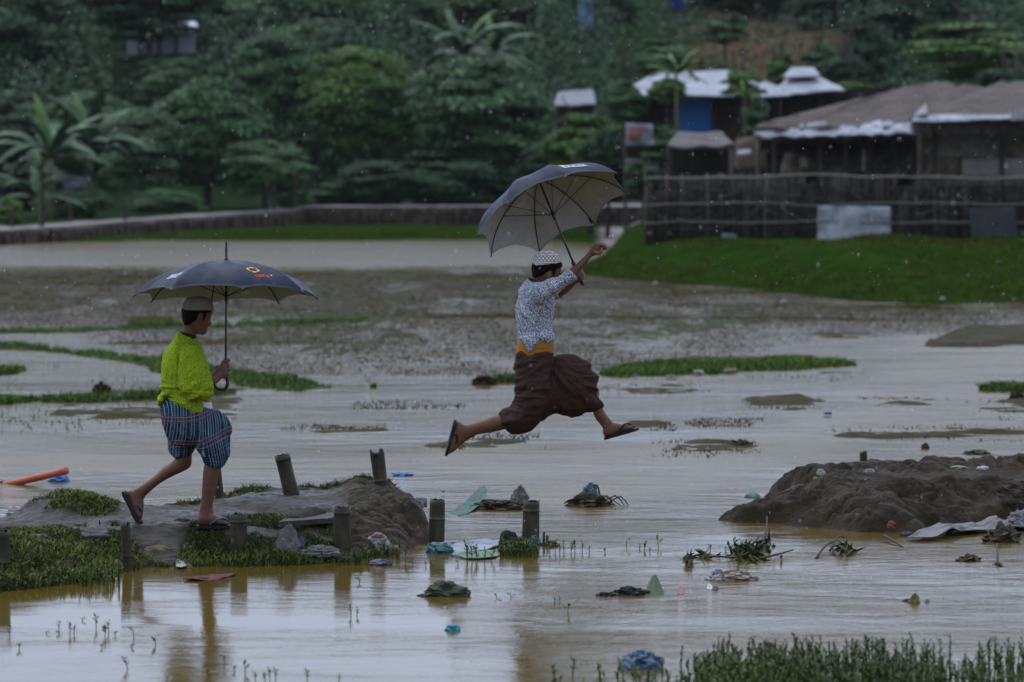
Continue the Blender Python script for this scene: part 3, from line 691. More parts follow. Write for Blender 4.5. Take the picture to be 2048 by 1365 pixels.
for a in [
    ('dark bush under the layered trees at the right edge', 2030, 120, 260, 200, 112, 2, 1, GB),
    ('leafy green bush in front of the small tin shelter', 1180, 210, 400, 200, 101, 0, 2, GB),
    ('dark bush between the tin shelter and the retaining wall', 1120, 260, 410, 170, 108, 0, 1, GB),
    ('bush beside the white cloth under the blue shutter', 1330, 235, 345, 110, 92, 4, 0, GB),
    ('small bush on the bare slope above the tin roof', 1320, 70, 165, 140, 128, 0, 0, GB),
    ('green shrub high on the bare slope', 1450, 15, 100, 110, 138, 4, 0, GB),
    ('shrub clinging to the middle of the brown cutting', 1640, 70, 160, 90, 122, 4, 0, GB),
    ('shrub between the brown cutting and the thatched roof', 1705, 150, 200, 90, 104, 4, 2, GB),
    ('low shrubs under the banana clump at far left', 150, 370, 440, 170, 105, 1, 0, GB),
    ('dark undergrowth beside the path at left', 60, 300, 440, 170, 112, 2, 1, GB),
    ('low bush by the terrace under the dense tree', 330, 370, 445, 150, 110, 1, 0, GB),
    ('small green bush behind the terrace under the shadow', 590, 380, 425, 90, 113, 4, 2, GB),
    ('dark bush at the foot of the pale-tipped tree', 700, 350, 425, 200, 116, 2, 1, GB),
    ('dark bush at the right foot of the big rounded tree', 1020, 330, 420, 180, 116, 2, 1, GB),
    ('climbing plant over the corner of the dark shed wall', 1510, 170, 300, 70, 90, 4, 0, GB),
    ('leafy plant beside the grey lean-to', 1285, 300, 400, 90, 90, 4, 0, GB),
    ('bush hiding the left end of the tin roof', 1250, 150, 255, 110, 93, 0, 0, GB),
    ('leafy shrub overhanging the right end of the tin roof', 1485, 120, 215, 95, 92.5, 4, 2, GB),
    ('shrub growing in front of the tin roof at its middle', 1335, 150, 215, 90, 92.8, 5, 2, GB),
    ('dark bush closing the gap between tin shelter and blue-shutter shed', 1215, 240, 425, 150, 97, 0, 1, GB),
    ('bush behind the roof vent at right', 1690, 100, 185, 110, 108, 0, 1, GB),
    ('small tree tops behind the shed with the roof vent', 1560, 95, 180, 70, 112, 4, 2, GB),
    ]: plant('bush', 'bush', a[0], *a[1:8], a[8], tk=int(a[1]) % 3)
# the rest of the wood, which reads as one mass
r = np.random.default_rng(77); n = 260000
fx = r.uniform(-32, 34, n); fy = r.uniform(119, 185, n); fp = CX + fx / fy * F
keep = (r.random(n) < np.where((fp > 1230) & (fp < 1740), .12 + .5 * (fy > 158), 1.)) & (noise(fx * .35, fy * .3, 0, 81) > -.45)
keep &= ~((fp > 225) & (fp < 420) & (fy < 136))
fx, fy = fx[keep], fy[keep]; n = len(fx)
fz = far_z(fx[:, None], fy[:, None])[:, 0] + (r.random(n) ** .6) * (1.1 + 1.6 * (noise(fx * .5, fy * .4, 0, 82) + .5).clip(0, 1.4)) * np.where((fp[keep] > 1180) & (fp[keep] < 1760), .45, 1.)
p = np.stack([fx, fy, fz], -1)
nr = np.array([0, -.5, .6]) + .7 * r.normal(size=(n, 3)); nr /= np.linalg.norm(nr, axis=1)[:, None]
ax = np.cross(nr, r.normal(size=(n, 3))); ax /= np.linalg.norm(ax, axis=1)[:, None]; bx = np.cross(nr, ax); l = r.uniform(.06, .15, n)[:, None]
V = np.stack([p - ax * l, p + bx * l * .5, p + ax * l, p - bx * l * .5], 1).reshape(-1, 3)
tag(link('forest', mesh('forest', V, np.arange(n * 4).reshape(-1, 4), False), LEAVES[1]), 'dark undergrowth covering the hillside behind the trees', 'undergrowth', kind='stuff')

# banana plants and broad-leaved saplings
BAN = m_leaf('banana_leaf', (0.02525, 0.06311, 0.03442), (0.06311, 0.1262, 0.06656), .45, .5)
BANF = m_leaf('banana_leaf_young', (0.04016, 0.09754, 0.02065), (0.08606, 0.1663, 0.04016), .45, .5)
STEM = simple('banana_stem', (.09, .11, .05), .6, .4, 6)
def banana_leaf(L, w, arch, seed):
    r = random.Random(seed); n = 14; b = MB(); R = []
    for i in range(n + 1):
        t = i / n; x = L * (t - .12 * arch * t * t); z = L * (.55 * t - .75 * arch * t * t)
        ww = w * (math.sin(math.pi * min(1, t * .93 + .05)) ** .6) * (1 if .12 < t else .12)
        row = []
        for s_ in (-1, -.5, 0, .5, 1):
            tear = 1 - (.35 * r.random() if abs(s_) == 1 and t > .15 else 0)
            row.append((x - abs(s_) * .02, s_ * ww * tear, z - abs(s_) * ww * .45 + .02 * r.uniform(-1, 1)))
        R.append(row)
    b.patch(np.array(R), .008); return b.me('leaf', False)
BL = [banana_leaf(2.1, .21, a, i) for i, a in enumerate((.7, .95, .5, 1.2))]
BLM = []
for m in BL: m.materials.append(BAN)
for m in BL:
    q = m.copy(); q.materials.clear(); q.materials.append(BANF); BLM.append(q)
st = MB().tube([(0, 0, 0), (.02, 0, .5), (0, .01, 1.0)], [.13, .11, .06], 9, 3).me('stem'); st.materials.append(STEM)
def banana(label, px, py, d, size, nl, hgt=None, young=False, seed=0, cat='banana plant', name='banana_plant', grp='banana plants on the hillside'):
    r = random.Random(seed); c = P(px, py, d); gz = float(far_z(np.array([[c[0]]]), np.array([[c[1]]]))[0, 0])
    if hgt is not None: gz = c[2] - hgt
    t = empty(name, label, cat, (c[0], c[1], gz), grp); h = max(.3, c[2] - gz)
    o = link('stem', st, None, t); o.scale = (size, size, h)
    for k in range(nl):
        a = k * 2.4 + r.uniform(-.3, .3); o = link('leaf', (BLM if young or k == nl - 1 else BL)[k % 4], None, t, (0, 0, h - .03))
        up = k / nl; o.rotation_euler = (0, -1.15 * up + .15 + r.uniform(-.15, .15), a); o.scale = (size * r.uniform(.8, 1.1),) * 3
for a in [('large banana plant above the big rounded tree', 925, 110, 121, 1.15, 9, None, False, 1), ('banana plant leaning right behind the big rounded tree', 985, 110, 122, .95, 7, None, False, 2),
          ('banana plant with drooping leaves at far left', 100, 315, 104, 1.0, 15, None, False, 3), ('banana plant with split leaves right of the far left one', 178, 295, 106, 1.0, 15, None, False, 4),
          ('short banana plant in front of the far left clump', 70, 395, 102, .7, 8, None, False, 5)]: banana(*a)
banana('young papaya-like sapling growing in front of the blue shutter', 1353, 150, 90, .48, 9, 2.6, True, 8, 'sapling', 'sapling', 'broad-leaved saplings by the huts')
banana('sapling with pale leaves at the right of the tin roof', 1490, 190, 89, .24, 7, 1.9, True, 9, 'sapling', 'sapling', 'broad-leaved saplings by the huts')
banana('thin sapling with drooping leaves at the left end of the terrace', 80, 345, 97, .34, 7, None, False, 10, 'sapling', 'sapling', 'broad-leaved saplings by the huts')

# ------------------------------------------------------------------ terrace wall
BRICK = Mat('terrace_earth'); w_ = BRICK.co('Object', (1, 1, 2.2)); f_ = BRICK.noise(3.5, w_, 5, .7)
BRICK.set(BRICK.ramp(f_, [(.3, (.030, .020, .018)), (.55, (.075, .045, .036)), (.72, (.12, .09, .075))]), .75, .3); BRICK.bump(BRICK.noise(18, w_, 4, .7), .6, .04); BRICK = BRICK.m
OLDWOOD = simple('weathered_wood', (.045, .036, .030), .8, .45, 12, .3, .5, 40, stretch=(1, 1, .2))
COPE = simple('packed_silt', (.17, .155, .145), .5, .25, 5, .4, .3, 12)
tw = empty('terrace_wall', 'long low earth retaining wall with wooden posts below the dark trees', 'wall', (WALL[2][0], WALL[2][1], 0))
def rel(V, o): return np.asarray(V, float) - np.asarray(o.location)
px_ = np.array(WALL); s_ = np.concatenate([[0], np.cumsum(np.hypot(*np.diff(px_, axis=0).T))])
u = np.arange(0, s_[-1], .22); wx = np.interp(u, s_, px_[:, 0]); wy = np.interp(u, s_, px_[:, 1]); wz = np.interp(u, s_, WALLTOP)
rows = [np.stack([wx, wy - .05 + .05 * noise(u * 1.7, k * 9., 0, 91), np.where(k == 0, -.12, wz * k / 5. + .015 * noise(u, k, 0, 92))], -1) for k in range(6)]
b = MB(); b.patch(rel(np.stack(rows, 1), tw), .07); b.build('earth_face', BRICK, tw)
b = MB(); R = np.stack([np.stack([wx, wy - .11 + .02 * noise(u * 2, 0, 0, 93), wz + .03], -1), np.stack([wx, wy + .05, wz + .055 + .015 * noise(u * 1.5, 3, 0, 94)], -1), np.stack([wx, wy + .28, wz + .05], -1)], 1)
b.patch(rel(R, tw), .04); b.build('coping', COPE, tw)
pm = MB().tube([(0, 0, -.15), (.01, 0, .4), (0, .01, 1.0)], [.055, .05, .042], 7, 2).me('post'); pm.materials.append(OLDWOOD)
rr = random.Random(5)
sl = [(a, b_) for a, b_ in ((s_[1], s_[7]), (s_[7], s_[9]))]
uu = np.concatenate([np.linspace(s_[1] + 1., s_[6], 40), np.linspace(s_[7] + .2, s_[9], 30)])
for q in uu:
    x, y, z = np.interp(q, s_, px_[:, 0]), np.interp(q, s_, px_[:, 1]), np.interp(q, s_, WALLTOP)
    o = link('post', pm, None, tw, tuple(np.array([x + rr.uniform(-.06, .06), y - .17, 0]) - np.array(tw.location))); o.scale = (rr.uniform(.7, 1.2),) * 2 + (z * rr.uniform(.85, 1.12),)
    o.rotation_euler = (rr.uniform(-.06, .06), rr.uniform(-.07, .07), 0)
# stakes along the terrace path
stake = MB().tube([(0, 0, -.1), (.01, 0, .5), (-.01, .01, 1.0)], [.05, .042, .03], 7, 2).me('stake'); stake.materials.append(OLDWOOD)
for px, top, bot, d, lab in ((85, 340, 455, 97, 'thin dark tree stake on the left end of the terrace'), (140, 400, 448, 100, 'short dark stake beside the tall one on the terrace'), (24, 410, 460, 96, 'leaning stake at the far left of the terrace'),
                             (250, 395, 440, 103, 'stake behind the wall under the grey-green tree'), (535, 360, 425, 111, 'bare pole under the low tree at left of centre'), (548, 370, 425, 111.5, 'bare pole just right of another under the low tree'), (590, 345, 420, 112, 'paler bare pole where the terrace turns')):
    a, c = P(px, bot, d), P(px, top, d); o = link('stake', stake, None, None, tuple(a)); o.scale = (1, 1, c[2] - a[2]); tag(o, lab, 'stake', 'stakes along the terrace')

# ------------------------------------------------------------------ huts
THATCH = Mat('thatch'); w_ = THATCH.co('Object', (14, 2.2, 2.2)); f_ = THATCH.noise(2.2, w_, 6, .7); g_ = THATCH.noise(1.1, THATCH.co('Object'), 4, .6)
THATCH.set(THATCH.mix(THATCH.ramp(g_, [(.4, .0), (.65, .5)]), THATCH.ramp(f_, [(.3, (.060, .048, .042)), (.55, (.135, .112, .098)), (.75, (.22, .19, .17))]), (.055, .046, .04)), .85, .25); THATCH.bump(f_, .8, .06); THATCH = THATCH.m
TIN = Mat('wet_tin'); w_ = TIN.co('Object'); f_ = TIN.noise(1.5, w_, 5, .6)
TIN.set(TIN.ramp(f_, [(.3, (.13, .14, .16)), (.55, (.26, .29, .33)), (.8, (.36, .39, .44))]), .5, .3); TIN = TIN.m
PLAST = simple('white_plastic_sheet', (.25, .275, .32), .5, .6, 6, .2, .4, 9)
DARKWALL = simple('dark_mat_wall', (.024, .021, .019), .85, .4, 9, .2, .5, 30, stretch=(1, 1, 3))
def m_weave(name, lo, hi, sx=9., sz=9.):
    M = Mat(name); w = M.co('Object', (1, 1, 1)); wv = M.n('ShaderNodeTexChecker'); wv.inputs['Scale'].default_value = sx
    wv.inputs['Color1'].default_value = (*hi, 1); wv.inputs['Color2'].default_value = (*[(a + b) / 2 for a, b in zip(lo, hi)], 1)
    M.l(M.co('Object', (1, 1, 1)), wv.inputs['Vector']); n = M.noise(2.5, w, 5, .65)
    M.set(M.mix(M.ramp(n, [(.35, 0.), (.65, 1.)]), wv.outputs['Color'], lo), .8, .2); M.bump(wv.outputs['Fac'], .4, .02); return M.m
MATWALL = m_weave('bamboo_mat', (.075, .060, .046), (.24, .20, .155))
BLUE = simple('blue_shutter', (.014, .13, .46), .5, .18, 3, .4, .2, 8)
def quad_sheet(b, A, B, C, D, nu, nv, th, amp=.0, sc=2., seed=0):
    """A B = lower edge, D C = upper edge"""
    A, B, C, D = [np.asarray(v, float) for v in (A, B, C, D)]
    s, t = np.meshgrid(np.linspace(0, 1, nu), np.linspace(0, 1, nv), indexing='ij'); s = s[..., None]; t = t[..., None]
    R = (A * (1 - s) + B * s) * (1 - t) + (D * (1 - s) + C * s) * t
    N = np.cross(B - A, D - A); N = N / np.linalg.norm(N)
    R = R + N * (amp * fbm(R[..., 0] * sc, R[..., 1] * sc, R[..., 2] * sc, seed))[..., None]
    b.patch(R, th); return b
def straw(b, A, B, n, l, seed):
    r = np.random.default_rng(seed); A, B = np.asarray(A, float), np.asarray(B, float); t = r.random(n)[:, None]; p = A * (1 - t) + B * t
    e = np.stack([r.normal(size=n) * .06, -.05 - .1 * r.random(n), -l * r.uniform(.3, 1.2, n)], -1); w = np.array([.012, 0, 0])
    V = np.stack([p - w, p + w, p + e + w * .4, p + e - w * .4], 1).reshape(-1, 3); b.add(V, np.arange(4 * n).reshape(-1, 4)); return b
def hut(label, base, cat='hut', name='thatched_hut'): return empty(name, label, cat, tuple(base))
def pole(t, px, top, bot, d, r=.05, mat=None, name='post', lean=0):
    a, c = rel(P(px, bot, d), t), rel(P(px + lean, top, d), t)
    MB().tube([a, (a + c) / 2 + (.015, 0, 0), c], [r, r * .95, r * .85], 7, 2).build(name, mat or OLDWOOD, t)
def wall(t, x0, x1, top, bot, d, mat, name='wall', th=.06, top2=None):
    b = MB(); quad_sheet(b, rel(P(x0, bot, d), t), rel(P(x1, bot, d), t), rel(P(x1, top if top2 is None else top2, d), t), rel(P(x0, top, d), t), 12, 8, th, .02, 1.5, 3)
    return b.build(name, mat, t, False)
# near thatched hut, left
h1 = hut('long thatched hut with torn white sheets along its eave, behind the bamboo fence', P(1675, 400, 86))
L, R_, A_, B_, BL_, BR_ = [rel(P(*v), h1) for v in ((1512, 262, 84), (1850, 262, 84), (1868, 170, 88), (1985, 182, 88), (1528, 252, 92), (2010, 250, 92))]
b = MB(); quad_sheet(b, L, R_, A_ + (B_ - A_) * .35, A_, 40, 14, .13, .05, 2.5, 1); quad_sheet(b, BL_, L, A_, A_ + (.02, .05, .02), 16, 14, .13, .05, 2.5, 2); quad_sheet(b, R_, rel(P(2010, 262, 86), h1), B_, A_ + (B_ - A_) * .33, 18, 14, .13, .05, 2.5, 3); quad_sheet(b, BR_, BL_, A_ + (0, .1, 0), B_, 20, 8, .12, .05, 2, 4)
straw(b, L, R_, 700, .22, 5); straw(b, A_, B_, 120, .12, 6); roof = b.build('roof', THATCH, h1, False)
for k, (x0, x1, y0, y1) in enumerate(((1508, 1612, 273, 250), (1600, 1700, 272, 247), (1672, 1770, 270, 245), (1745, 1835, 268, 248))):
    b = MB(); quad_sheet(b, rel(P(x0, y0, 83.7 - k * .06), h1), rel(P(x1, y0 - 1, 83.7 - k * .06), h1), rel(P(x1 - 8, y1, 84.45 - k * .06), h1), rel(P(x0 + 16, y1 + 3, 84.45 - k * .06), h1), 22, 9, .02, .07, 3.5, 20 + k)
    b.build('plastic_sheet', PLAST, roof)
for px, lean in ((1546, 3), (1642, -2), (1690, 2), (1737, 4), (1788, 0), (1826, 1)): pole(h1, px, 268, 420, 84.3, .055, lean=lean)
pole(h1, 1727, 300, 345, 84.2, .04, simple('pale_pole', (.2, .18, .15), .7), 'brace', 0)
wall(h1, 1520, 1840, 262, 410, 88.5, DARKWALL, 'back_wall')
b = MB(); quad_sheet(b, rel(P(1560, 345, 86), h1), rel(P(1830, 345, 86), h1), rel(P(1830, 305, 87), h1), rel(P(1570, 310, 87), h1), 14, 6, .05, .05, 2, 8); b.build('low_screen', MATWALL, h1)
# near thatched hut, right
h2 = hut('thatched hut with pale woven mat wall at the right edge', P(1960, 400, 84))
L, R_, A_, B_, BL_ = [rel(P(*v), h2) for v in ((1822, 246, 82), (2190, 240, 82), (2010, 168, 86), (2220, 160, 86), (1862, 228, 90))]
b = MB(); quad_sheet(b, L, R_, B_, A_, 40, 14, .13, .05, 2.5, 31); quad_sheet(b, BL_, L, A_, A_ + (.02, .05, .02), 14, 12, .13, .05, 2.5, 32); straw(b, L, R_, 600, .26, 33); straw(b, A_, B_, 100, .12, 34)
roof2 = b.build('roof', THATCH, h2, False)
b = MB(); quad_sheet(b, rel(P(1822, 243, 81.7), h2), rel(P(2190, 238, 81.7), h2), rel(P(2190, 228, 82.1), h2), rel(P(1832, 232, 82.1), h2), 30, 5, .02, .03, 3, 35); b.build('plastic_sheet', PLAST, roof2)
b = MB(); quad_sheet(b, rel(P(1828, 232, 81.9), h2), rel(P(1856, 232, 81.9), h2), rel(P(1852, 214, 82.6), h2), rel(P(1838, 220, 82.6), h2), 8, 6, .03, .06, 4, 36); b.build('plastic_sheet', PLAST, roof2)
b = MB(); quad_sheet(b, rel(P(2020, 240, 81.5), h2), rel(P(2110, 240, 81.5), h2), rel(P(2110, 212, 82.3), h2), rel(P(2025, 222, 82.3), h2), 12, 8, .03, .08, 4, 37); b.build('dark_sheet', simple('dark_sheet', (.03, .032, .035), .4, .3), roof2)
wall(h2, 1835, 2190, 246, 430, 83.2, MATWALL); wall(h2, 1868, 2000, 272, 314, 83.08, m_weave('pale_mat', (.10, .088, .075), (.22, .20, .17), 12), 'window_mat'); wall(h2, 1925, 2050, 318, 352, 83.08, simple('grey_cloth', (.26, .26, .26), .7, .25, 3), 'hung_cloth')
for px in (1845, 1868, 2003): pole(h2, px, 240, 420, 83.0, .05)
# shed with blue shutter
h3 = hut('dark shed with a bright blue shutter under a wet tin roof', P(1400, 345, 95), 'shed', 'tin_roof_shed')
b = MB(); quad_sheet(b, rel(P(1232, 193, 94), h3), rel(P(1566, 193, 94), h3), rel(P(1470, 140, 98), h3), rel(P(1310, 148, 98), h3), 30, 10, .04, .03, 1.5, 41); quad_sheet(b, rel(P(1566, 193, 94), h3), rel(P(1600, 190, 101), h3), rel(P(1472, 142, 98), h3), rel(P(1470, 140, 98), h3), 12, 8, .04, .02, 1.5, 42); b.build('roof', TIN, h3, False)
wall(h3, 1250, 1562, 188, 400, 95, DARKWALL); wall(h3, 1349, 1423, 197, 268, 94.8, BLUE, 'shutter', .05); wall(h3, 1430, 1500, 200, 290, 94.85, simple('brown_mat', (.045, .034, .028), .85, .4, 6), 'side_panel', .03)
for px in (1252, 1345, 1427, 1558): pole(h3, px, 190, 380, 94.75, .05)
# shed with roof vent
h4 = hut('shed with a small raised vent on its tin roof, behind the thatched huts', P(1650, 345, 99), 'shed', 'tin_roof_shed')
b = MB(); quad_sheet(b, rel(P(1540, 192, 97), h4), rel(P(1690, 180, 97), h4), rel(P(1640, 156, 99.5), h4), rel(P(1575, 158, 99.5), h4), 14, 8, .04, .03, 1.5, 43); r4 = b.build('roof', TIN, h4, False)
b = MB(); quad_sheet(b, rel(P(1566, 154, 98.5), h4), rel(P(1640, 152, 98.5), h4), rel(P(1628, 137, 100), h4), rel(P(1582, 137, 100), h4), 8, 5, .04, .01, 1, 44); quad_sheet(b, rel(P(1576, 164, 99.2), h4), rel(P(1632, 164, 99.2), h4), rel(P(1632, 150, 99.2), h4), rel(P(1576, 150, 99.2), h4), 4, 4, .04); b.build('vent', TIN, r4, False)
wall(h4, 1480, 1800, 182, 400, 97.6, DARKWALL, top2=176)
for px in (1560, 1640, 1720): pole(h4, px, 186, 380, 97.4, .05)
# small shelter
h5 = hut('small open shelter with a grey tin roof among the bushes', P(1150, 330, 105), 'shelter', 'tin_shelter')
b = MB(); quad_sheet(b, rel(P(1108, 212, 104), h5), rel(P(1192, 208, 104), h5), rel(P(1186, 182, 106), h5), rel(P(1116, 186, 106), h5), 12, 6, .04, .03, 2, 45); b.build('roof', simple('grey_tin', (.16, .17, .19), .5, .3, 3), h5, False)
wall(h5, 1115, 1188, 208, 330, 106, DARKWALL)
for px in (1114, 1142, 1164, 1188): pole(h5, px, 208, 340, 104.2, .045)
# lean-to
h6 = hut('grey lean-to roof over a dark doorway below the blue shutter', P(1400, 380, 87), 'lean-to', 'lean_to')
b = MB(); quad_sheet(b, rel(P(1335, 296, 86), h6), rel(P(1470, 292, 86), h6), rel(P(1445, 268, 88), h6), rel(P(1355, 266, 88), h6), 18, 8, .06, .06, 2.5, 46); b.build('roof', simple('grey_thatch', (.12, .112, .108), .8, .35, 5), h6, False)
wall(h6, 1335, 1465, 288, 400, 88, DARKWALL); pole(h6, 1338, 290, 410, 86.1, .05); pole(h6, 1462, 290, 410, 86.1, .05, simple('pale_post', (.16, .145, .13), .7)); pole(h6, 1515, 285, 410, 86.1, .05, simple('pale_post_b', (.14, .125, .11), .7))
b = MB(); quad_sheet(b, rel(P(1466, 345, 88.3), h6), rel(P(1540, 345, 88.3), h6), rel(P(1530, 268, 88.6), h6), rel(P(1472, 280, 88.6), h6), 8, 6, .05, .03, 2, 47); b.build('mud_panel', simple('ochre_mud', (.13, .105, .075), .8, .3, 5), h6)
b = MB(); quad_sheet(b, rel(P(1472, 312, 86.6), h6), rel(P(1505, 308, 86.6), h6), rel(P(1500, 300, 87), h6), rel(P(1476, 303, 87), h6), 6, 4, .03, .02, 3, 48); b.build('tin_flap', TIN, h6)
# pale shed made up to fill the bright gap between the branches
h7 = hut('pale stand-in for the bright gap between the branches at upper left', P(330, 130, 135), 'stand-in', 'pale_stand_in')
PALE = simple('pale_gap', (.50, .53, .60), .6, .2, 1.2)
wall(h7, 255, 390, 55, 125, 135, PALE, top2=60); b = MB(); quad_sheet(b, rel(P(245, 62, 134), h7), rel(P(400, 66, 134), h7), rel(P(390, 40, 137), h7), rel(P(258, 36, 137), h7), 10, 6, .05, .03, 1.5, 49); b.build('roof', PALE, h7, False)
for px in (280, 318, 352): pole(h7, px, 58, 118, 134.6, .07)
b = MB(); quad_sheet(b, rel(P(238, 125, 134.5), h7), rel(P(400, 118, 134.5), h7), rel(P(400, 108, 134.7), h7), rel(P(238, 112, 134.7), h7), 10, 4, .1, .02, 1, 50); b.build('sill', DARKWALL, h7)
# cloths
def cloth(name, label, cat, x0, x1, y0, y1, d, mat, seed, amp=.06, th=.012, grp=None):
    t = P((x0 + x1) / 2, y1, d); b = MB(); quad_sheet(b, P(x0, y1, d) - t, P(x1, y1 - 2, d) - t, P(x1 - 2, y0 + 2, d) - t, P(x0 + 1, y0, d) - t, 16, 14, th, amp, 3., seed)
    return tag(link(name, b.me(name), mat, None, tuple(t)), label, cat, grp)
cl = cloth('banner', 'white printed cloth hanging in the bushes left of the blue shutter', 'banner', 1251, 1308, 247, 292, 91, PLAST, 61)
b = MB(); q = np.array(cl.location); quad_sheet(b, P(1258, 276, 90.85) - q, P(1282, 274, 90.85) - q, P(1281, 264, 90.85) - q, P(1258, 266, 90.85) - q, 5, 4, .01); quad_sheet(b, P(1262, 262, 90.85) - q, P(1298, 260, 90.85) - q, P(1298, 257, 90.85) - q, P(1262, 258, 90.85) - q, 5, 3, .01); b.build('print', simple('orange_print', (.35, .10, .05), .7), cl)
cloth('tarpaulin', 'grey plastic sheet low among the bushes beside the lean-to', 'sheet', 1250, 1320, 318, 345, 92, simple('grey_sheet', (.20, .22, .24), .5, .3, 3), 62)
cloth('blue_cloth', 'pale blue cloth hanging on the dark slope at top centre', 'cloth', 1156, 1186, -20, 62, 140, simple('pale_blue_cloth', (.12, .20, .30), .6, .3, 2), 63)
cloth('blue_cloth', 'scrap of deep blue cloth at the very top of the slope', 'cloth', 1343, 1366, -15, 20, 142, simple('deep_blue_cloth', (.02, .04, .18), .6, .3, 2), 64)
cloth('grey_board', 'slanting grey board on the bare slope above the tin roof', 'board', 1340, 1366, 30, 46, 134, simple('grey_board', (.12, .14, .15), .6, .3, 2), 65)
cloth('grey_sheet', 'grey sheet leaning on the slope under the banana clump', 'sheet', 128, 172, 352, 376, 107, simple('leaning_sheet', (.16, .18, .21), .5, .3, 2), 66)
cloth('laundry', 'pair of small white cloths hung under the long thatched hut', 'laundry', 1568, 1586, 306, 318, 85.2, PLAST, 67, grp='laundry under the hut'); cloth('laundry', 'yellowish cloth hung right of the small white ones under the hut', 'laundry', 1600, 1616, 314, 336, 85.2, simple('yellowish_cloth', (.35, .33, .24), .8), 68, grp='laundry under the hut')

# ------------------------------------------------------------------ bamboo fence
FY = 75.0
fe = empty('bamboo_fence', 'long dark bamboo fence with three rails on top of the grassy bank', 'fence', tuple(P(1690, 484, FY)))
r = np.random.default_rng(8); b = MB(); x = P(1290, 480, FY)[0]; xe = P(2190, 480, FY)[0]; SL = FY / F
while x < xe:
    pxv = CX + x / FY * F; base = P(pxv, 488, FY)[2]; topz = P(pxv, 352 + 4 * noise(pxv * .02, 0, 0, 3) + r.uniform(-6, 9), FY)[2]
    if noise(x * 1.2, 0, 0, 7) < -.55: topz -= r.uniform(.1, .4)
    if r.random() < .93:
        dx = r.normal() * .03; y = FY + r.uniform(-.03, .03); rad = r.uniform(.006, .016)
        b.tube([rel((x, y, base - .05), fe), rel((x + dx * .5 + r.normal() * .01, y, (base + topz) / 2), fe), rel((x + dx, y, topz), fe)], rad, 5)
    x += r.uniform(.010, .034)
for k in range(260):   # split canes woven at a slant and level
    x0 = r.uniform(P(1292, 480, FY)[0], xe - .5); z0 = r.uniform(P(1, 470, FY)[2], P(1, 365, FY)[2]); l = r.uniform(.2, .7); a = r.choice([0, 0, .5, -.5, .8, -.8]) + r.normal() * .06
    b.tube([rel((x0, FY - .03, z0), fe), rel((x0 + l * math.cos(a), FY - .035, z0 + l * math.sin(a) * .8), fe)], r.uniform(.006, .012), 4)
CANE = Mat('old_cane'); g_ = CANE.n('ShaderNodeNewGeometry'); CANE.set(CANE.ramp(g_.outputs['Random Per Island'], [(0., (.020, .018, .016)), (.7, (.068, .061, .053)), (1., (.16, .145, .125))]), .75, .3); CANE = CANE.m
b.build('cane_panel', CANE, fe)
b = MB(); quad_sheet(b, rel(P(1296, 492, FY + .05), fe), rel(P(2190, 492, FY + .05), fe), rel(P(2190, 372, FY + .05), fe), rel(P(1296, 372, FY + .05), fe), 90, 12, .012, .03, 2., 9); b.build('dark_backing', DARKWALL, fe, False)  # dark sheet added to keep the gaps between the canes dark
RAIL = simple('rail_bamboo', (.17, .15, .13), .65, .3, 8, .35, stretch=(.2, 1, 1))
for y0, wob, s0 in ((354, 5, 1), (409, 4, 2), (446, 4, 3)):
    xx = np.linspace(1288, 2190, 26); pts = np.array([rel(P(q, y0 + wob * noise(q * .008, s0 * 5., 0, s0) + wob * .4 * noise(q * .03, s0, 0, 9), FY - .07 - .01 * s0), fe) for q in xx])
    MB().tube(pts, .021 if s0 == 1 else .016, 7).build('rail', RAIL, fe)
for k, px in enumerate((1294, 1366, 1440, 1522, 1606, 1690, 1790, 1880, 1965, 2050, 2140)): pole(fe, px, 342 + (k * 37) % 14, 492, FY + .06, .035, lean=(k * 53) % 9 - 4)
DIAM = m_weave('torn_net', (.20, .23, .26), (.50, .54, .58), 16)
cloth('plastic_sack', 'torn white plastic sheeting tied to the middle of the bamboo fence', 'sheeting', 1634, 1782, 412, 483, FY - .10, DIAM, 71, .05)
cloth('plastic_scrap', 'small white plastic scrap at the foot of the fence', 'scrap', 1443, 1474, 467, 478, FY - .25, PLAST, 72, .04)
b = MB(); t0 = P(1990, 488, FY - .2)
for k in range(16):
    y = 488 - k * 4.6; b.obox(P(1990 - k * .4, y - 1.2, FY - .2) - t0 + np.array([0, .006 * (k % 2), 0]), (.45, .0, .012), (0, .006, 0), (0, .004, .0215))
tag(link('corrugated_sheet', b.me('corrugated_sheet', False), simple('dark_iron', (.05, .055, .06), .5, .3, 4), None, tuple(t0)), 'dark ribbed iron sheet leaning on the right end of the bamboo fence', 'iron sheet')
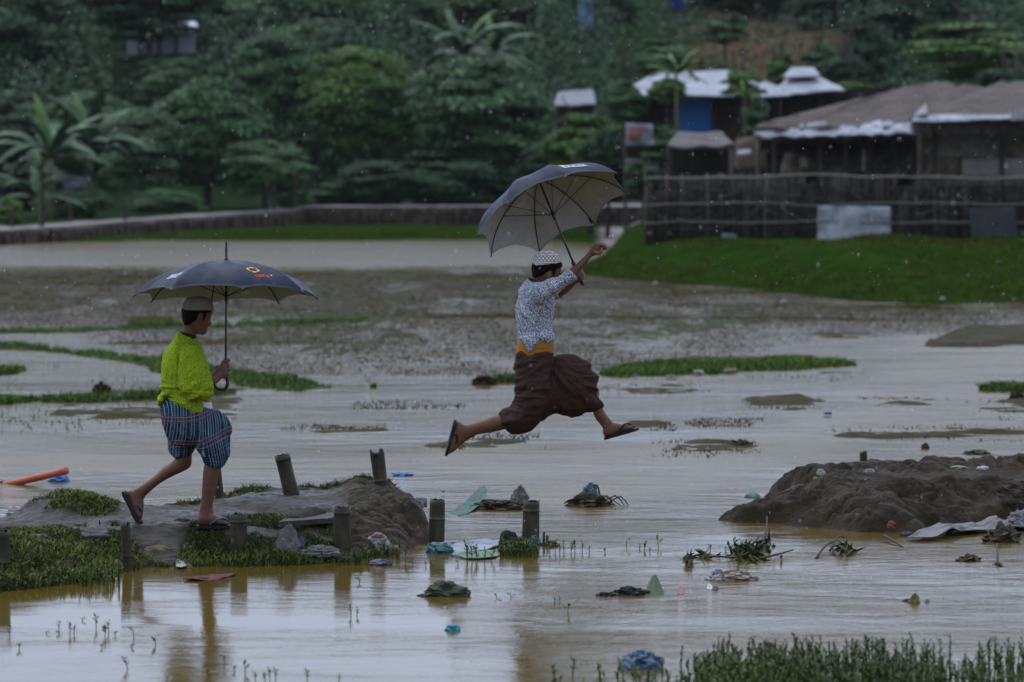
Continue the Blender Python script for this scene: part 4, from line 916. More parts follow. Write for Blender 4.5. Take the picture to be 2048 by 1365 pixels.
# ------------------------------------------------------------------ bamboo stakes along the path
def m_bamboo():
    M = Mat('old_bamboo'); w = M.co('Object', (1, 1, .22)); a = M.noise(22, w, 5, .7, .2); b_ = M.noise(5, M.co('Object'), 5, .65)
    c = M.ramp(a, [(.3, (.020, .018, .009)), (.55, (.052, .047, .024)), (.75, (.10, .092, .052))])
    c = M.mix(M.ramp(b_, [(.42, 0.), (.6, .85)]), c, (.012, .015, .007))
    M.set(c, M.ramp(b_, [(.4, .35), (.6, .65)]), .4); M.bump(a, .5, .006); return M.m
BAMBOO = m_bamboo(); INSIDE = simple('stake_hollow', (.012, .010, .007), .9)
def bamboo(label, top, bot, w, zb, d=None, nodes=(), notch=0.0, seed=0, rough_top=False):
    """top, bot: pixel centres of the two ends; the stake is a hollow culm"""
    if d is None: d = G(bot[0], bot[1], zb)[1]
    A, B_ = P(bot[0], bot[1], d), P(top[0], top[1], d); S = F / d; R = w / 2. / S; n = 28
    ax = B_ - A; L = np.linalg.norm(ax); ax /= L; A = A - ax * .15
    ux = np.cross([0, 1, 0], ax); ux /= np.linalg.norm(ux); uy = np.cross(ax, ux)
    r = np.random.default_rng(seed); th = np.linspace(0, 2 * np.pi, n, endpoint=False)
    t = np.unique(np.concatenate([np.linspace(0, 1, 16)] + [np.array([q - .018, q - .006, q, q + .008, q + .02]) for q in nodes])); t = t[(t >= 0) & (t <= 1)]
    rings = []
    for q in t:
        k = R * (1.0 + .03 * math.sin(q * 5 + seed)); k *= 1 + sum(.085 * math.exp(-((q - z) / .012) ** 2) for z in nodes)
        rr = k * (1 + .02 * noise(np.cos(th) * 1.5, np.sin(th) * 1.5, q * 3, seed))
        end = np.zeros(n)
        if q == 1: end = -notch * np.clip(.5 + .9 * noise(np.cos(th) * 1.3 + seed, np.sin(th) * 1.3, 0, seed + 3), 0, 1) + .004 * r.normal(size=n)
        rings.append(A + ax * (q * (L + .15)) + (rr * np.cos(th))[:, None] * ux + (rr * np.sin(th))[:, None] * uy + end[:, None] * ax)
    top_r = rings[-1]; c = top_r.mean(0); cen = A + ax * (L + .15)
    rings.append(cen + (top_r - cen) * .80 + 0 * ax); inner = cen - ax * .07
    b = MB(); b.rings(np.array(rings), False)
    o = bpy.data.objects.new('bamboo_stake', mesh('bamboo_stake', rel2(np.vstack(b.V), A), [np.vstack(f) for f in b.F.values()])); COL.objects.link(o); o.data.materials.append(BAMBOO); o.location = tuple(A)
    tag(o, label, 'bamboo stake', 'bamboo stakes beside the mud path')
    i1 = rings[-1]; i2 = i1 - ax * (.035 + notch); b2 = MB(); b2.rings(np.array([i1 + ax * .0005, i2, inner + (i2 - i2.mean(0)) * .9 - ax * notch]), False)
    k = np.arange(n); V = np.vstack(b2.V); V = np.vstack([V, V[-n:].mean(0)]); m = len(V) - 1
    link('hollow', mesh('hollow', rel2(V, A), [np.vstack(f) for f in b2.F.values()] + [np.stack([np.full(n, m), m - n + k, m - n + (k + 1) % n], -1)]), INSIDE, o)
    return o
def rel2(V, o): return np.asarray(V, float) - np.asarray(o)
bamboo('thick stake cut off by the left edge of the photo, dark with algae', (4, 1062), (2, 1165), 34, .0, nodes=(.6,), seed=1)
bamboo('thin rotten stake with a jagged top, behind the trailing foot of the boy in green', (250, 1046), (256, 1142), 20, .0, nodes=(.55,), notch=.025, seed=2)
bamboo('stake in front of the toes of the boy in green', (477, 1029), (478, 1122), 34, .0, nodes=(.9,), seed=3)
bamboo('stake with a frayed collar at its top, right of the rubber slab', (685, 1015), (685, 1118), 33, .0, nodes=(.93,), seed=4)
bamboo('straight stake with one ring, at the right tip of the path above a teal bag', (875, 1000), (873, 1088), 31, .0, nodes=(.72,), seed=5)
bamboo('lone open-topped stake standing in the water below the leaping boy', (1063, 1003), (1061, 1088), 34, .0, nodes=(.86,), seed=6)
bamboo('stake leaning left on the far side of the path', (564, 910), (584, 992), 31, .19, nodes=(.93,), seed=7)
bamboo('tall stake with a broken notched top on the far side of the path', (753, 897), (765, 995), 29, .19, nodes=(.55,), notch=.055, seed=8)
bamboo('dark stake half hidden behind the front leg of the boy in green', (431, 925), (439, 996), 19, .19, seed=9)
bamboo('stub of a stake on top of the right mud bank', (1727, 903), (1727, 918), 15, .30, d=27.6, notch=.015, seed=10)

# ------------------------------------------------------------------ debris
def crumple(name, label, cat, px, py, w, h, mat, seed, z=0.0, depth=.8, amp=.35, sc=2.2, flat=.0, grp=None, d=None, parent=None, n=(30, 18), peak=0.):
    """a slumped bag or cloth lump resting at pixel (px,py), w x h pixels"""
    c = G(px, py, z) if d is None else P(px, py, d); S = F / c[1]; a = w / 2. / S; hh = h / S; bd = a * depth
    th = np.linspace(0, 2 * np.pi, n[0], endpoint=False); ph = np.linspace(.04, np.pi * .62, n[1])
    D = np.stack([np.sin(ph)[:, None] * np.cos(th), np.sin(ph)[:, None] * np.sin(th), np.cos(ph)[:, None] * np.ones(n[0])], -1)
    k = 1 + amp * .55 * ridge(D[..., 0] * sc, D[..., 1] * sc, D[..., 2] * sc, seed, 3) + amp * .5 * noise(D[..., 0] * sc * .7, D[..., 1] * sc * .7, D[..., 2] * sc * .7, seed + 5) - amp * .25
    R = D * k[..., None] * np.array([a, bd, hh]); R[..., 2] = R[..., 2] * (1 + peak * np.exp(-((R[..., 0] / a - .1) ** 2) * 6))
    b = MB(); b.rings(R)
    o = link(name, b.me(name, False), mat, parent, tuple(c))
    if parent is None: tag(o, label, cat, grp)
    return o
def sheet(name, label, cat, pts, mat, seed, z=0.0, bulge=.02, th=.004, lift=0.0, grp=None, up=None):
    """a floating or lying flat scrap: outline in photograph pixels on height z; up raises vertices (metres)"""
    q = G(np.array([p[0] for p in pts], float), np.array([p[1] for p in pts], float), z)
    if up is not None: q[:, 2] += np.array(up)
    q = np.vstack([catmull(np.vstack([q, q[:1]]), 4)[:-1]]); c = q.mean(0); m = len(q); R = []
    for k in range(7):
        t = 1 - k / 7.; R.append(c + (q - c) * t)
    R = np.array(R); R[..., 2] += bulge * (fbm(R[..., 0] * 9, R[..., 1] * 9, 0, seed, 3) + .5) + lift; R = R - c
    V = np.vstack([R.reshape(-1, 3), R[-1].mean(0)]); f4 = grid_faces(7, m, True); k = np.arange(m)
    t3 = np.stack([np.full(m, 7 * m), 6 * m + k, 6 * m + (k + 1) % m], -1); nV = len(V); bo = np.array([0, 0, th])
    V2 = np.vstack([V, V - bo]); rim = np.stack([k, (k + 1) % m, (k + 1) % m + nV, k + nV], -1)
    return tag(link(name, mesh(name, V2, [np.vstack([f4, f4[:, ::-1] + nV, rim]), np.vstack([t3, t3[:, ::-1] + nV])], False), mat, None, tuple(c)), label, cat, grp)
TEAL = simple('teal_plastic', (.012, .085, .095), .35, .45, 9, .5, .3, 25); BLUEP = simple('blue_plastic', (.010, .13, .32), .35, .35, 9, .5, .3, 25)
NAVY = simple('navy_plastic', (.012, .014, .05), .35, .4, 9, .5, .3, 25); BLACKC = simple('black_cloth', (.016, .016, .02), .6, .5, 12, .4, .4, 40)
GREENC = simple('dark_green_cloth', (.028, .042, .024), .65, .5, 10, .35, .5, 40); WHITEP = simple('white_wrapper', (.30, .30, .31), .5, .45, 14, .5, .3, 30)
REDP = simple('red_plastic', (.17, .010, .012), .4, .4, 14, .5, .3, 30); CRIM = simple('crimson_cloth', (.085, .005, .016), .6, .4, 14, .4, .4, 40)
ROT = simple('rotten_plants', (.045, .035, .02), .7, .55, 25, .3, .8, 60); NET = simple('green_net', (.018, .075, .055), .6, .4, 18, .4, .4, 60)
GRPL = simple('pale_green_plastic', (.07, .15, .07), .5, .3, 8, .5); SACK = simple('dirty_white_sack', (.15, .148, .145), .7, .6, 9, .35, .6, 50)
RUBBER = simple('brown_rubber', (.05, .038, .032), .7, .35, 25, .3); CREAM = simple('cream_foam', (.17, .155, .08), .8, .6, 9, .25, .5, 25)
PURP = simple('violet_wrapper', (.06, .05, .28), .35, .5, 12, .5); GREYP = simple('grey_plastic', (.17, .17, .18), .5, .45, 12, .4, .4, 30)
# orange pipe
PIPE = simple('orange_pipe', (.42, .10, .045), .5, .22, 7, .4, .2, 40, stretch=(1, 1, 1))
a0, a1 = P(-60, 984, 28.2), P(132, 942, 27.6); o = MB(); t0 = a1.copy(); o.tube([a0 - t0, (a0 + a1) / 2 - t0 + (0, 0, -.006), a1 - t0], .026, 18, 4)
pipe = tag(link('plastic_pipe', o.me('plastic_pipe'), PIPE, None, tuple(t0)), 'orange plastic pipe sloping into the water at the left edge', 'pipe')
MB().tube([a1 - t0 - (a1 - a0) / np.linalg.norm(a1 - a0) * .02, a1 - t0 + (a1 - a0) / np.linalg.norm(a1 - a0) * .004], .0285, 18).build('end_ring', PIPE, pipe)
MB().tube([a0 - t0 + (a1 - a0) * .27, a0 - t0 + (a1 - a0) * .36], .0275, 18).build('mud_ring', simple('pipe_mud', (.03, .028, .02), .7), pipe)
L_ = 'litter floating on the flood'
crumple('plastic_bag', 'bright blue plastic bag floating under the end of the orange pipe', 'plastic bag', 117, 963, 36, 15, BLUEP, 1, grp=L_)
crumple('plastic_bag', 'flat blue plastic bag drifting behind the notched stake', 'plastic bag', 805, 951, 40, 7, BLUEP, 2, grp=L_)
crumple('plastic_scrap', 'tiny dark scrap at the foot of the notched stake', 'scrap', 782, 972, 9, 3, NAVY, 3, grp=L_)
sheet('net_sheet', 'sea-green net sheet sloping out of the water beside rotten plants', 'net', [(890, 1030), (930, 1030), (968, 1012), (972, 996), (955, 998), (930, 1010)], NET, 4, bulge=.01, up=[-.01, 0, .03, .075, .06, .02])
crumple('rotten_heap', 'heap of rotten stalks and cloth right of the green net', 'debris heap', 1003, 1018, 105, 15, ROT, 5, amp=.6, sc=3.6, depth=.5)
crumple('rotten_heap', 'pointed lump of grey debris behind the lone stake', 'debris heap', 1040, 1008, 36, 26, GREYP, 6, amp=.5, sc=3, depth=.7, peak=.3)
hp = crumple('rotten_heap', 'low heap of dark branches carrying a blue bag', 'debris heap', 1180, 1012, 72, 20, ROT, 7, amp=.6, sc=3.6, depth=.6)
b = MB(); c = np.array(hp.location); r = np.random.default_rng(3)
for k in range(16):
    x0 = r.uniform(1128, 1215); b.tube([G(x0, 1012) - c + (0, r.uniform(-.05, .05), .01), G(x0 + r.uniform(10, 40), 1011) - c + (0, 0, r.uniform(.03, .075)), G(x0 + r.uniform(40, 60), 1012) - c + (0, 0, .0)], [.005, .006, .003], 5, 2)
b.build('branches', BARK, hp)
bag = crumple('tied_bag', 'tied teal bag sitting on the low heap of dark branches', 'bag', 1180, 996, 34, 29, TEAL, 8, z=.05, amp=.25, depth=.9)
c = np.array(bag.location); MB().tube([c * 0 + (.02, -.02, .09), (.05, -.02, .085), (.065, -.02, .03), (.07, -.02, .0)], .007, 6, 3).build('handle', NAVY, bag)
crumple('plastic_bag', 'teal bag lying against the ringed stake at the tip of the path', 'plastic bag', 880, 1106, 54, 22, TEAL, 9, amp=.28, grp=L_)
sheet('foam_sheet', 'white plastic sheet awash between two stakes', 'sheet', [(880, 1098), (930, 1086), (985, 1082), (1003, 1088), (985, 1098), (930, 1104)], PLAST, 10, bulge=.012)
sheet('plastic_piece', 'pale green plastic piece awash below the white sheet', 'plastic piece', [(900, 1112), (950, 1103), (995, 1106), (990, 1117), (940, 1120)], GRPL, 11, bulge=.012)
crumple('dark_bundle', 'grey and black bundle left of the lone stake', 'bundle', 1022, 1098, 48, 30, BLACKC, 12, amp=.45, sc=2.8)
crumple('grey_wrap', 'grey wrap lying over the black bundle', 'wrap', 1015, 1092, 32, 24, GREYP, 13, amp=.4, sc=2.8, z=.012)
crumple('plastic_bag', 'small green bag at the foot of the lone stake', 'plastic bag', 1066, 1090, 34, 15, TEAL, 14, amp=.35, grp=L_)
for px, h, lab in ((1087, 30, 'short black stick standing right of the lone stake'), (1094, 22, 'shorter black stick beside another right of the lone stake')):
    q = G(px, 1092); b = MB(); b.tube([(0, 0, -.05), (.003, 0, h / 345.)], .0085, 7); tag(link('black_stick', b.me('black_stick'), BLACKC, None, tuple(q)), lab, 'stick')
crumple('dark_scrap', 'dark wet board awash right of the lone stake', 'board', 1100, 1092, 36, 9, ROT, 15, amp=.4, depth=.5)
crumple('cloth_lump', 'dark green camouflage-like cloth lump alone in the brown water', 'cloth', 893, 1192, 92, 24, GREENC, 16, amp=.4, sc=2.6, depth=.45)
sheet('green_flap', 'green triangular flap standing out of the water', 'plastic flap', [(1288, 1194), (1310, 1196), (1329, 1193), (1322, 1185), (1310, 1180), (1297, 1184)], simple('olive_plastic', (.030, .058, .018), .5, .3, 10), 17, bulge=.004, up=[-.01, -.01, -.01, .04, .085, .045])
crumple('black_cloth', 'twisted black cloth trailing left of the green flap', 'cloth', 1262, 1190, 66, 13, BLACKC, 18, amp=.55, sc=4, depth=.5)
crumple('black_cloth', 'thin dark strip of cloth at the left end of the twisted one', 'cloth', 1216, 1192, 46, 7, BLACKC, 19, amp=.5, sc=4, depth=.4)
sheet('red_scrap', 'small red plastic scrap right of the green flap', 'scrap', [(1355, 1189), (1368, 1189), (1367, 1184), (1360, 1178)], REDP, 20, bulge=.004, up=[0, 0, .01, .02], grp=L_)
sheet('white_scrap', 'small white paper scrap right of the red scrap', 'scrap', [(1413, 1180), (1424, 1180), (1423, 1174), (1416, 1172)], WHITEP, 21, bulge=.004, up=[0, 0, .01, .01], grp=L_)
crumple('grey_scrap', 'grey scrap touching the small white paper scrap', 'scrap', 1431, 1180, 12, 8, GREYP, 22, grp=L_)
tb = crumple('trash_bundle', 'sodden bundle of wrappers with a blue end in the right-hand current', 'trash', 1462, 1160, 84, 17, simple('trash_mix', (.22, .18, .15), .5, .8, 26, .4), 23, amp=.5, sc=4, depth=.4)
crumple('wrapper', None, None, -.085, 0, 0, 0, BLUEP, 24) if 0 else None
crumple('wrapper', 'blue and white wrapper on the left end of the sodden bundle', 'wrapper', 1436, 1152, 24, 13, BLUEP, 25, z=.012, amp=.4); crumple('wrapper', 'white wrapper under the blue one on the sodden bundle', 'wrapper', 1434, 1161, 22, 12, WHITEP, 26, amp=.4)
crumple('wrapper', 'pale wrapper at the right end of the sodden bundle', 'wrapper', 1492, 1157, 30, 9, WHITEP, 27, amp=.5)
crumple('brown_scrap', 'brown pointed scrap alone near the right edge', 'scrap', 1828, 1206, 22, 14, CREAM, 28, amp=.4, peak=.4, grp=L_); crumple('dark_scrap', 'dark scrap just left of the brown pointed one', 'scrap', 1812, 1203, 14, 5, BLACKC, 29, grp=L_); crumple('grey_scrap', 'round grey scrap just right of the brown pointed one', 'scrap', 1854, 1205, 10, 6, GREYP, 30, grp=L_)
crumple('plastic_bag', 'turquoise bag drifting alone in the lower middle', 'plastic bag', 905, 1261, 30, 11, simple('turquoise_plastic', (.03, .22, .30), .35, .4, 12), 31, grp=L_)
crumple('rubbish_sack', 'dark blue rubbish sack half sunk among the front water plants', 'sack', 1283, 1336, 86, 34, simple('blue_sack', (.02, .06, .12), .4, .6, 14, .5, .4, 30), 32, amp=.3, sc=2.6)
sheet('crimson_cloth', 'crimson cloth floating below the boy in green', 'cloth', [(368, 1162), (385, 1156), (420, 1149), (470, 1150), (455, 1156), (425, 1161), (395, 1163)], CRIM, 33, bulge=.012)
sheet('paper_carton', 'crushed pale carton at the grass edge in front of the path', 'carton', [(352, 1138), (366, 1139), (373, 1133), (362, 1120), (352, 1126)], WHITEP, 34, bulge=.008, up=[.005, .005, .015, .05, .04])
crumple('yellow_scrap', 'yellowish scrap touching the crushed carton', 'scrap', 378, 1135, 12, 8, CREAM, 35, grp=L_)
sheet('red_packet', 'red and white packet in the grass at the water edge', 'packet', [(218, 1143), (230, 1148), (234, 1141), (226, 1135), (219, 1137)], REDP, 36, bulge=.006, up=[.01, .01, .02, .035, .03])
crumple('white_bead', 'white bubble-like scrap floating below the red packet', 'scrap', 233, 1160, 8, 4, WHITEP, 37, grp=L_)
sheet('violet_packet', 'violet and white packet at the lower left edge of the grass', 'packet', [(36, 1166), (62, 1170), (80, 1166), (60, 1152), (40, 1146)], PURP, 38, bulge=.012, up=[.0, .0, .01, .035, .05])
crumple('wet_log', 'short dark log lying at the foot of the grassy bank', 'log', 352, 1128, 104, 15, simple('wet_log', (.022, .02, .016), .4, .5, 12), 39, amp=.12, depth=.25)
crumple('foam_slab', 'crumbling cream foam slab set into the grassy bank', 'foam slab', 322, 1112, 100, 20, CREAM, 40, z=.03, amp=.22, sc=3, depth=.32)
crumple('dark_pad', 'black flat pad on the grass above the foam slab', 'pad', 195, 1074, 54, 7, BLACKC, 41, z=.17, amp=.15, depth=.4)
sk = crumple('white_sack', 'torn dirty-white woven sack in the bank between two stakes', 'sack', 578, 1106, 46, 46, SACK, 42, z=.05, amp=.35, sc=2.6, depth=.5, peak=.2)
crumple('white_sack', 'long rag of dirty-white sack spreading right from the torn one', 'sack', 640, 1108, 72, 14, SACK, 43, z=.05, amp=.4, sc=3, depth=.4); crumple('plastic_scrap', 'blue strip on the torn dirty-white sack', 'scrap', 602, 1100, 14, 26, simple('blue_strip', (.06, .16, .26), .45, .4, 14), 44, z=.06, amp=.3, depth=.5)
crumple('white_sack', 'white sack with a pink mark right of the frayed stake', 'sack', 755, 1094, 50, 24, WHITEP, 45, z=.05, amp=.3, sc=2.6, depth=.5); crumple('pink_scrap', 'pink scrap on the white sack right of the frayed stake', 'scrap', 756, 1074, 24, 6, simple('pink_plastic', (.22, .075, .085), .5, .3, 12), 46, z=.12, amp=.3)
crumple('brown_scrap', 'tan packet beside the white sack at the water edge', 'scrap', 787, 1100, 22, 9, simple('tan_packet', (.28, .18, .10), .6, .4, 12), 47, z=.02); crumple('navy_bag', 'navy plastic bag at the water edge under the weeds', 'plastic bag', 760, 1130, 44, 10, NAVY, 48, grp=L_)
crumple('white_scrap', 'white crumpled packet on the path at the far left', 'packet', 38, 1035, 54, 18, WHITEP, 49, z=.14, amp=.45, sc=3); crumple('dark_scrap', 'dark wrapper lying over the white packet at far left', 'wrapper', 47, 1033, 22, 12, CRIM, 50, z=.16, amp=.4)
crumple('white_scrap', 'white paper scrap behind the lifted heel of the boy in green', 'scrap', 240, 1024, 22, 7, WHITEP, 51, z=.18, amp=.4); crumple('white_scrap', 'pale wrapper on the far right edge of the path', 'wrapper', 838, 1010, 26, 14, GREYP, 52, z=.17, amp=.5)
crumple('mud_clod', 'dark clod of mud on the path behind the boy in green', 'clod', 365, 1042, 30, 5, MUDB, 53, z=.18, amp=.3)
# rubber slab
rs = empty('rubber_slab', 'broken brown ridged rubber slab lying on the path between two stakes', 'rubber slab', tuple(G(612, 1044, .19)))
lo_ = G(np.array([556, 600, 665, 672, 640, 600, 572]), np.array([1048, 1045, 1040, 1030, 1027, 1030, 1040]), .19) - np.array(rs.location)
V = np.vstack([lo_ + (0, 0, .012), lo_ - (0, 0, .02)]); k = np.arange(7); k2 = (k + 1) % 7
link('lower_plate', mesh('lower_plate', V, [np.stack([k + 7, k2 + 7, k2, k], -1), k[None, :], (k + 7)[None, ::-1]], False), RUBBER, rs)
b = MB()
for q in range(9):
    t = q / 8.; A_ = P(574 + 8 * t + 30 * t, 1040 - 19 * t, 23.35 + .3 * t); B2 = P(612 + 40 * t, 1040 - 14 * t, 23.35 + .3 * t)
    b.tube([A_ - np.array(rs.location) + (0, 0, .01), (A_ + B2) / 2 - np.array(rs.location) + (0, 0, .02), B2 - np.array(rs.location)], .011, 6)
b.build('ridged_plate', RUBBER, rs)
# right bank litter
for a in [('white_scrap', 'white paper scrap on top of the right mud bank', 'scrap', 1642, 947, 15, 9, WHITEP, 60, .27), ('yellow_scrap', 'small yellow scrap below the white paper on the right mud bank', 'scrap', 1631, 958, 10, 5, simple('yellow_plastic', (.22, .24, .03), .5), 61, .25),
          ('pale_wrapper', 'pale turquoise wrapper on the lower left of the right mud bank', 'wrapper', 1505, 994, 30, 8, simple('mint_wrapper', (.14, .22, .21), .45), 62, .14), ('grey_stone', 'flat pale stone on top of the right mud bank', 'stone', 1738, 945, 22, 6, simple('pale_stone', (.2, .18, .16), .7), 63, .29),
          ('white_scrap', 'white flat scrap toward the right edge on the mud bank', 'scrap', 1965, 937, 24, 4, WHITEP, 64, .3), ('leaf_scrap', 'green leaf scrap lying right of centre on the mud bank', 'leaf', 1918, 936, 32, 4, GRPL, 65, .3), ('red_scrap', 'dull red scrap at the foot of the right mud bank', 'scrap', 1784, 1052, 18, 9, REDP, 66, .05),
          ('green_scrap', 'teal scrap in the face of the right mud bank', 'scrap', 1862, 995, 14, 8, TEAL, 67, .16), ('grey_clod', 'dark clod of roots at the far right of the bank', 'clod', 2030, 985, 60, 24, ROT, 68, .2), ('dark_scrap', 'black wrapper at the left end of the white sheet', 'wrapper', 1815, 1072, 26, 8, BLACKC, 69, .0)]:
    crumple(a[0], a[1], a[2], *a[3:7], a[7], a[8], z=a[9], amp=.35)
sheet('white_sheet', 'long dirty-white plastic sheet at the water edge of the right mud bank', 'sheet', [(1812, 1072), (1862, 1058), (1930, 1046), (2010, 1042), (2070, 1036), (2070, 1052), (1990, 1056), (1920, 1064), (1860, 1074)], SACK, 70, z=.03, bulge=.03)
crumple('grey_rag', 'grey rag of sacking at the right end of the white sheet', 'rag', 2040, 1046, 50, 24, GREYP, 71, z=.04, amp=.45, sc=3)
# floating branches and weed clumps
def branch(label, segs, leaves, seed, name='floating_branch', cat='branch'):
    r = np.random.default_rng(seed); pts0 = G(segs[0][0][0], segs[0][0][1]); b = MB()
    for s in segs:
        q = np.array([G(x, y) + np.array([0, 0, h]) for x, y, h in s]) - pts0; b.tube(q, np.linspace(.009, .004, len(q)), 6, 3)
    o = tag(link(name, b.me(name), BARK, None, tuple(pts0)), label, cat)
    if leaves:
        lb = MB()
        for (x, y, h, sx, n) in leaves:
            for k in range(n):
                c = G(x + r.normal() * sx, y + r.normal() * 3) - pts0 + np.array([0, 0, h * r.random()]); d1 = r.normal(size=3) * .028; d2 = np.cross(d1, r.normal(size=3)); d2 *= .010 / (np.linalg.norm(d2) + 1e-9)
                lb.add([c - d1, c + d2, c + d1, c - d2], np.array([[0, 1, 2, 3]]))
        lb.build('leaves', WLEAF, o, False)
    return o
WLEAF = m_leaf('wet_leaves', (.018, .028, .010), (.06, .085, .024), .45)
branch('dark leafy branch with a long bare stick, stranded right of centre', [[(1400, 1116, .01), (1440, 1120, .02), (1480, 1120, .02), (1530, 1110, .08)], [(1515, 1122, .01), (1550, 1117, .02), (1586, 1110, .03)], [(1562, 1124, .03), (1564, 1114, .02)], [(1480, 1118, .02), (1512, 1104, .07), (1522, 1090, .06)]], [(1500, 1112, .07, 22, 130), (1408, 1117, .025, 8, 14), (1505, 1122, .02, 14, 30)], 1)
branch('twiggy dark branch with thin stems right of the leafy one', [[(1632, 1118, .0), (1650, 1106, .04), (1672, 1098, .055)], [(1660, 1108, .02), (1676, 1094, .06), (1690, 1092, .05)], [(1668, 1112, .0), (1664, 1098, .05)]], [(1694, 1108, .05, 9, 60)], 2)
branch('bare floating stick below the right mud bank', [[(1768, 1081, .03), (1790, 1089, .015), (1818, 1099, -.01)]], None, 3)
branch('two crossed twigs in the right-hand current', [[(1525, 1100, .03), (1533, 1088, .09), (1534, 1068, .11)], [(1538, 1100, .02), (1542, 1090, .06)]], [(1530, 1095, .05, 8, 24)], 4)
branch('straight thin twig standing near the right edge', [[(1996, 1132, .0), (1995, 1120, .035), (1994, 1107, .06)]], [(1996, 1132, .01, 3, 8)], 5)
branch('small green shoot with broad leaves left of the leafy branch', [[(1378, 1136, .0), (1379, 1124, .03)]], [(1378, 1126, .05, 5, 22)], 6, 'green_shoot', 'shoot')
for a in [('dark clump of weed in the current near the right edge', 1935, 1121, 44, 9), ('rounded clump of dark weed at the right edge', 2000, 1083, 66, 26), ('dark weed lump behind the right mud bank', 1482, 893, 42, 10), ('dark branchy lump afloat behind the boy in white', 968, 768, 42, 14), ('dark pyramid of mud in the flooded field at left', 203, 790, 34, 22), ('tiny weed tuft behind the stub on the mud bank', 1851, 897, 14, 8), ('dark weed streak at the right edge behind the mud bank', 1955, 908, 46, 6), ('dark lump of wood by the right field edge', 2035, 800, 36, 12)]:
    crumple('weed_clump', a[0], 'weed clump', *a[1:5], ROT if a[2] > 800 else MUDB, 80 + a[1] % 13, amp=.6, sc=3.4, depth=.7, grp='dark clumps in the flood water')
# litter in the field
for k, a in enumerate([('white scrap in the flooded field right of the green boy', 797, 656, 11, 6, WHITEP), ('white cup-like scrap between the boys', 736, 758, 10, 8, WHITEP), ('white scrap on the grass strip behind the leaping leg', 1398, 746, 20, 8, WHITEP), ('yellow scrap on the grass strip behind the leaping leg', 1459, 743, 26, 9, CREAM), ('blue scrap at the left end of the grass strip', 1272, 752, 10, 5, BLUEP), ('pale scrap on the right end of the grass strip', 1343, 754, 18, 6, GREYP), ('blue-white scrap in the water right of the front sandal', 1655, 828, 16, 6, BLUEP), ('white scrap near the bright water in the right field', 1567, 604, 12, 6, WHITEP), ('white scrap near the foot of the grassy bank at right', 1885, 598, 9, 5, WHITEP), ('blue scrap on the grassy bank at right', 1840, 588, 8, 6, BLUEP), ('white scrap on the grassy bank at the right edge', 2044, 578, 18, 6, WHITEP), ('greenish scrap floating near the net sheet', 886, 984, 6, 4, GRPL), ('blue bit floating behind the rear sandal', 1048, 878, 8, 5, BLUEP), ('pale paper on the far grass strip', 1310, 567, 10, 4, WHITEP), ('dark bit in the field beyond the front foot', 1430, 1120, 1, 1, BLACKC)][:-1]):
    crumple('litter', a[0], 'litter', *a[1:4], a[4] * .6, a[5], 100 + k, z=.05 if a[2] < 600 else .02, amp=.6, grp='litter scattered over the field')

# ------------------------------------------------------------------ water plants
SPR = m_leaf('water_plant_leaf', (.022, .044, .009), (.080, .125, .026), .5)
def sprig_mesh(name, h, n, seed, spread=.03):
    r = np.random.default_rng(seed); b = MB(); top = np.array([r.normal() * .1 * h, r.normal() * .1 * h, h])
    b.tube([(0, 0, -.04), top * .5 + (r.normal() * .004, 0, 0), top], [.0032, .0028, .002], 5)
    for k in range(n):
        t = .30 + .72 * (k + r.random()) / n; p = top * min(t, 1); a = r.uniform(0, 6.28); l = spread * r.uniform(.6, 1.2) * (1.1 - .3 * t)
        e = np.array([math.cos(a) * l, math.sin(a) * l, l * r.uniform(.5, 1.1)]); s_ = np.cross(e, [0, 0, 1]); s_ = s_ / (np.linalg.norm(s_) + 1e-9) * l * .2
        b.add([p, p + e * .5 + s_, p + e, p + e * .5 - s_], np.array([[0, 1, 2, 3]]))
    me = b.me(name, False); me.materials.append(SPR); return me
SPM = [sprig_mesh('water_plant', .10, 14, 1), sprig_mesh('water_plant', .07, 9, 2), sprig_mesh('water_plant', .13, 18, 3, .034), sprig_mesh('water_plant', .05, 7, 4), sprig_mesh('water_plant', .09, 4, 5, .05)]
def sprig(px, py, h, k, lab, grp):
    o = link('water_plant', SPM[k], None, None, tuple(G(px, py))); s = h / (F / G(px, py)[1]) / (.10, .07, .13, .05, .09)[k]
    o.scale = (max(s, .8),) * 2 + (s,); o.rotation_euler = (0, 0, px * .7); tag(o, lab, 'water plant', grp)
for px, py, h, k in ((19, 1272, 18, 1), (38, 1298, 11, 3), (118, 1258, 14, 1), (140, 1268, 22, 0), (148, 1268, 15, 1), (193, 1256, 25, 0), (209, 1272, 18, 4), (218, 1268, 24, 0), (231, 1272, 8, 3), (204, 1297, 8, 3), (264, 1296, 7, 3), (269, 1276, 18, 4), (311, 1290, 18, 4), (258, 1338, 25, 2), (117, 1269, 7, 3), (94, 1269, 5, 3), (166, 1242, 6, 3)):
    sprig(px, py, h, k, 'small dark plant standing alone in the shallow water at lower left', 'single plants in the water at lower left')
for px, py, h, k in ((449, 1327, 14, 1), (416, 1352, 13, 1), (334, 1361, 10, 3), (492, 1346, 20, 4), (511, 1362, 16, 1), (540, 1362, 24, 0), (552, 1358, 20, 0), (615, 1362, 22, 0), (678, 1362, 10, 1), (468, 1342, 10, 3), (530, 1366, 18, 1)):
    sprig(px, py, h, k, 'small plant poking from the water along the bottom edge, left of centre', 'plants along the bottom edge')
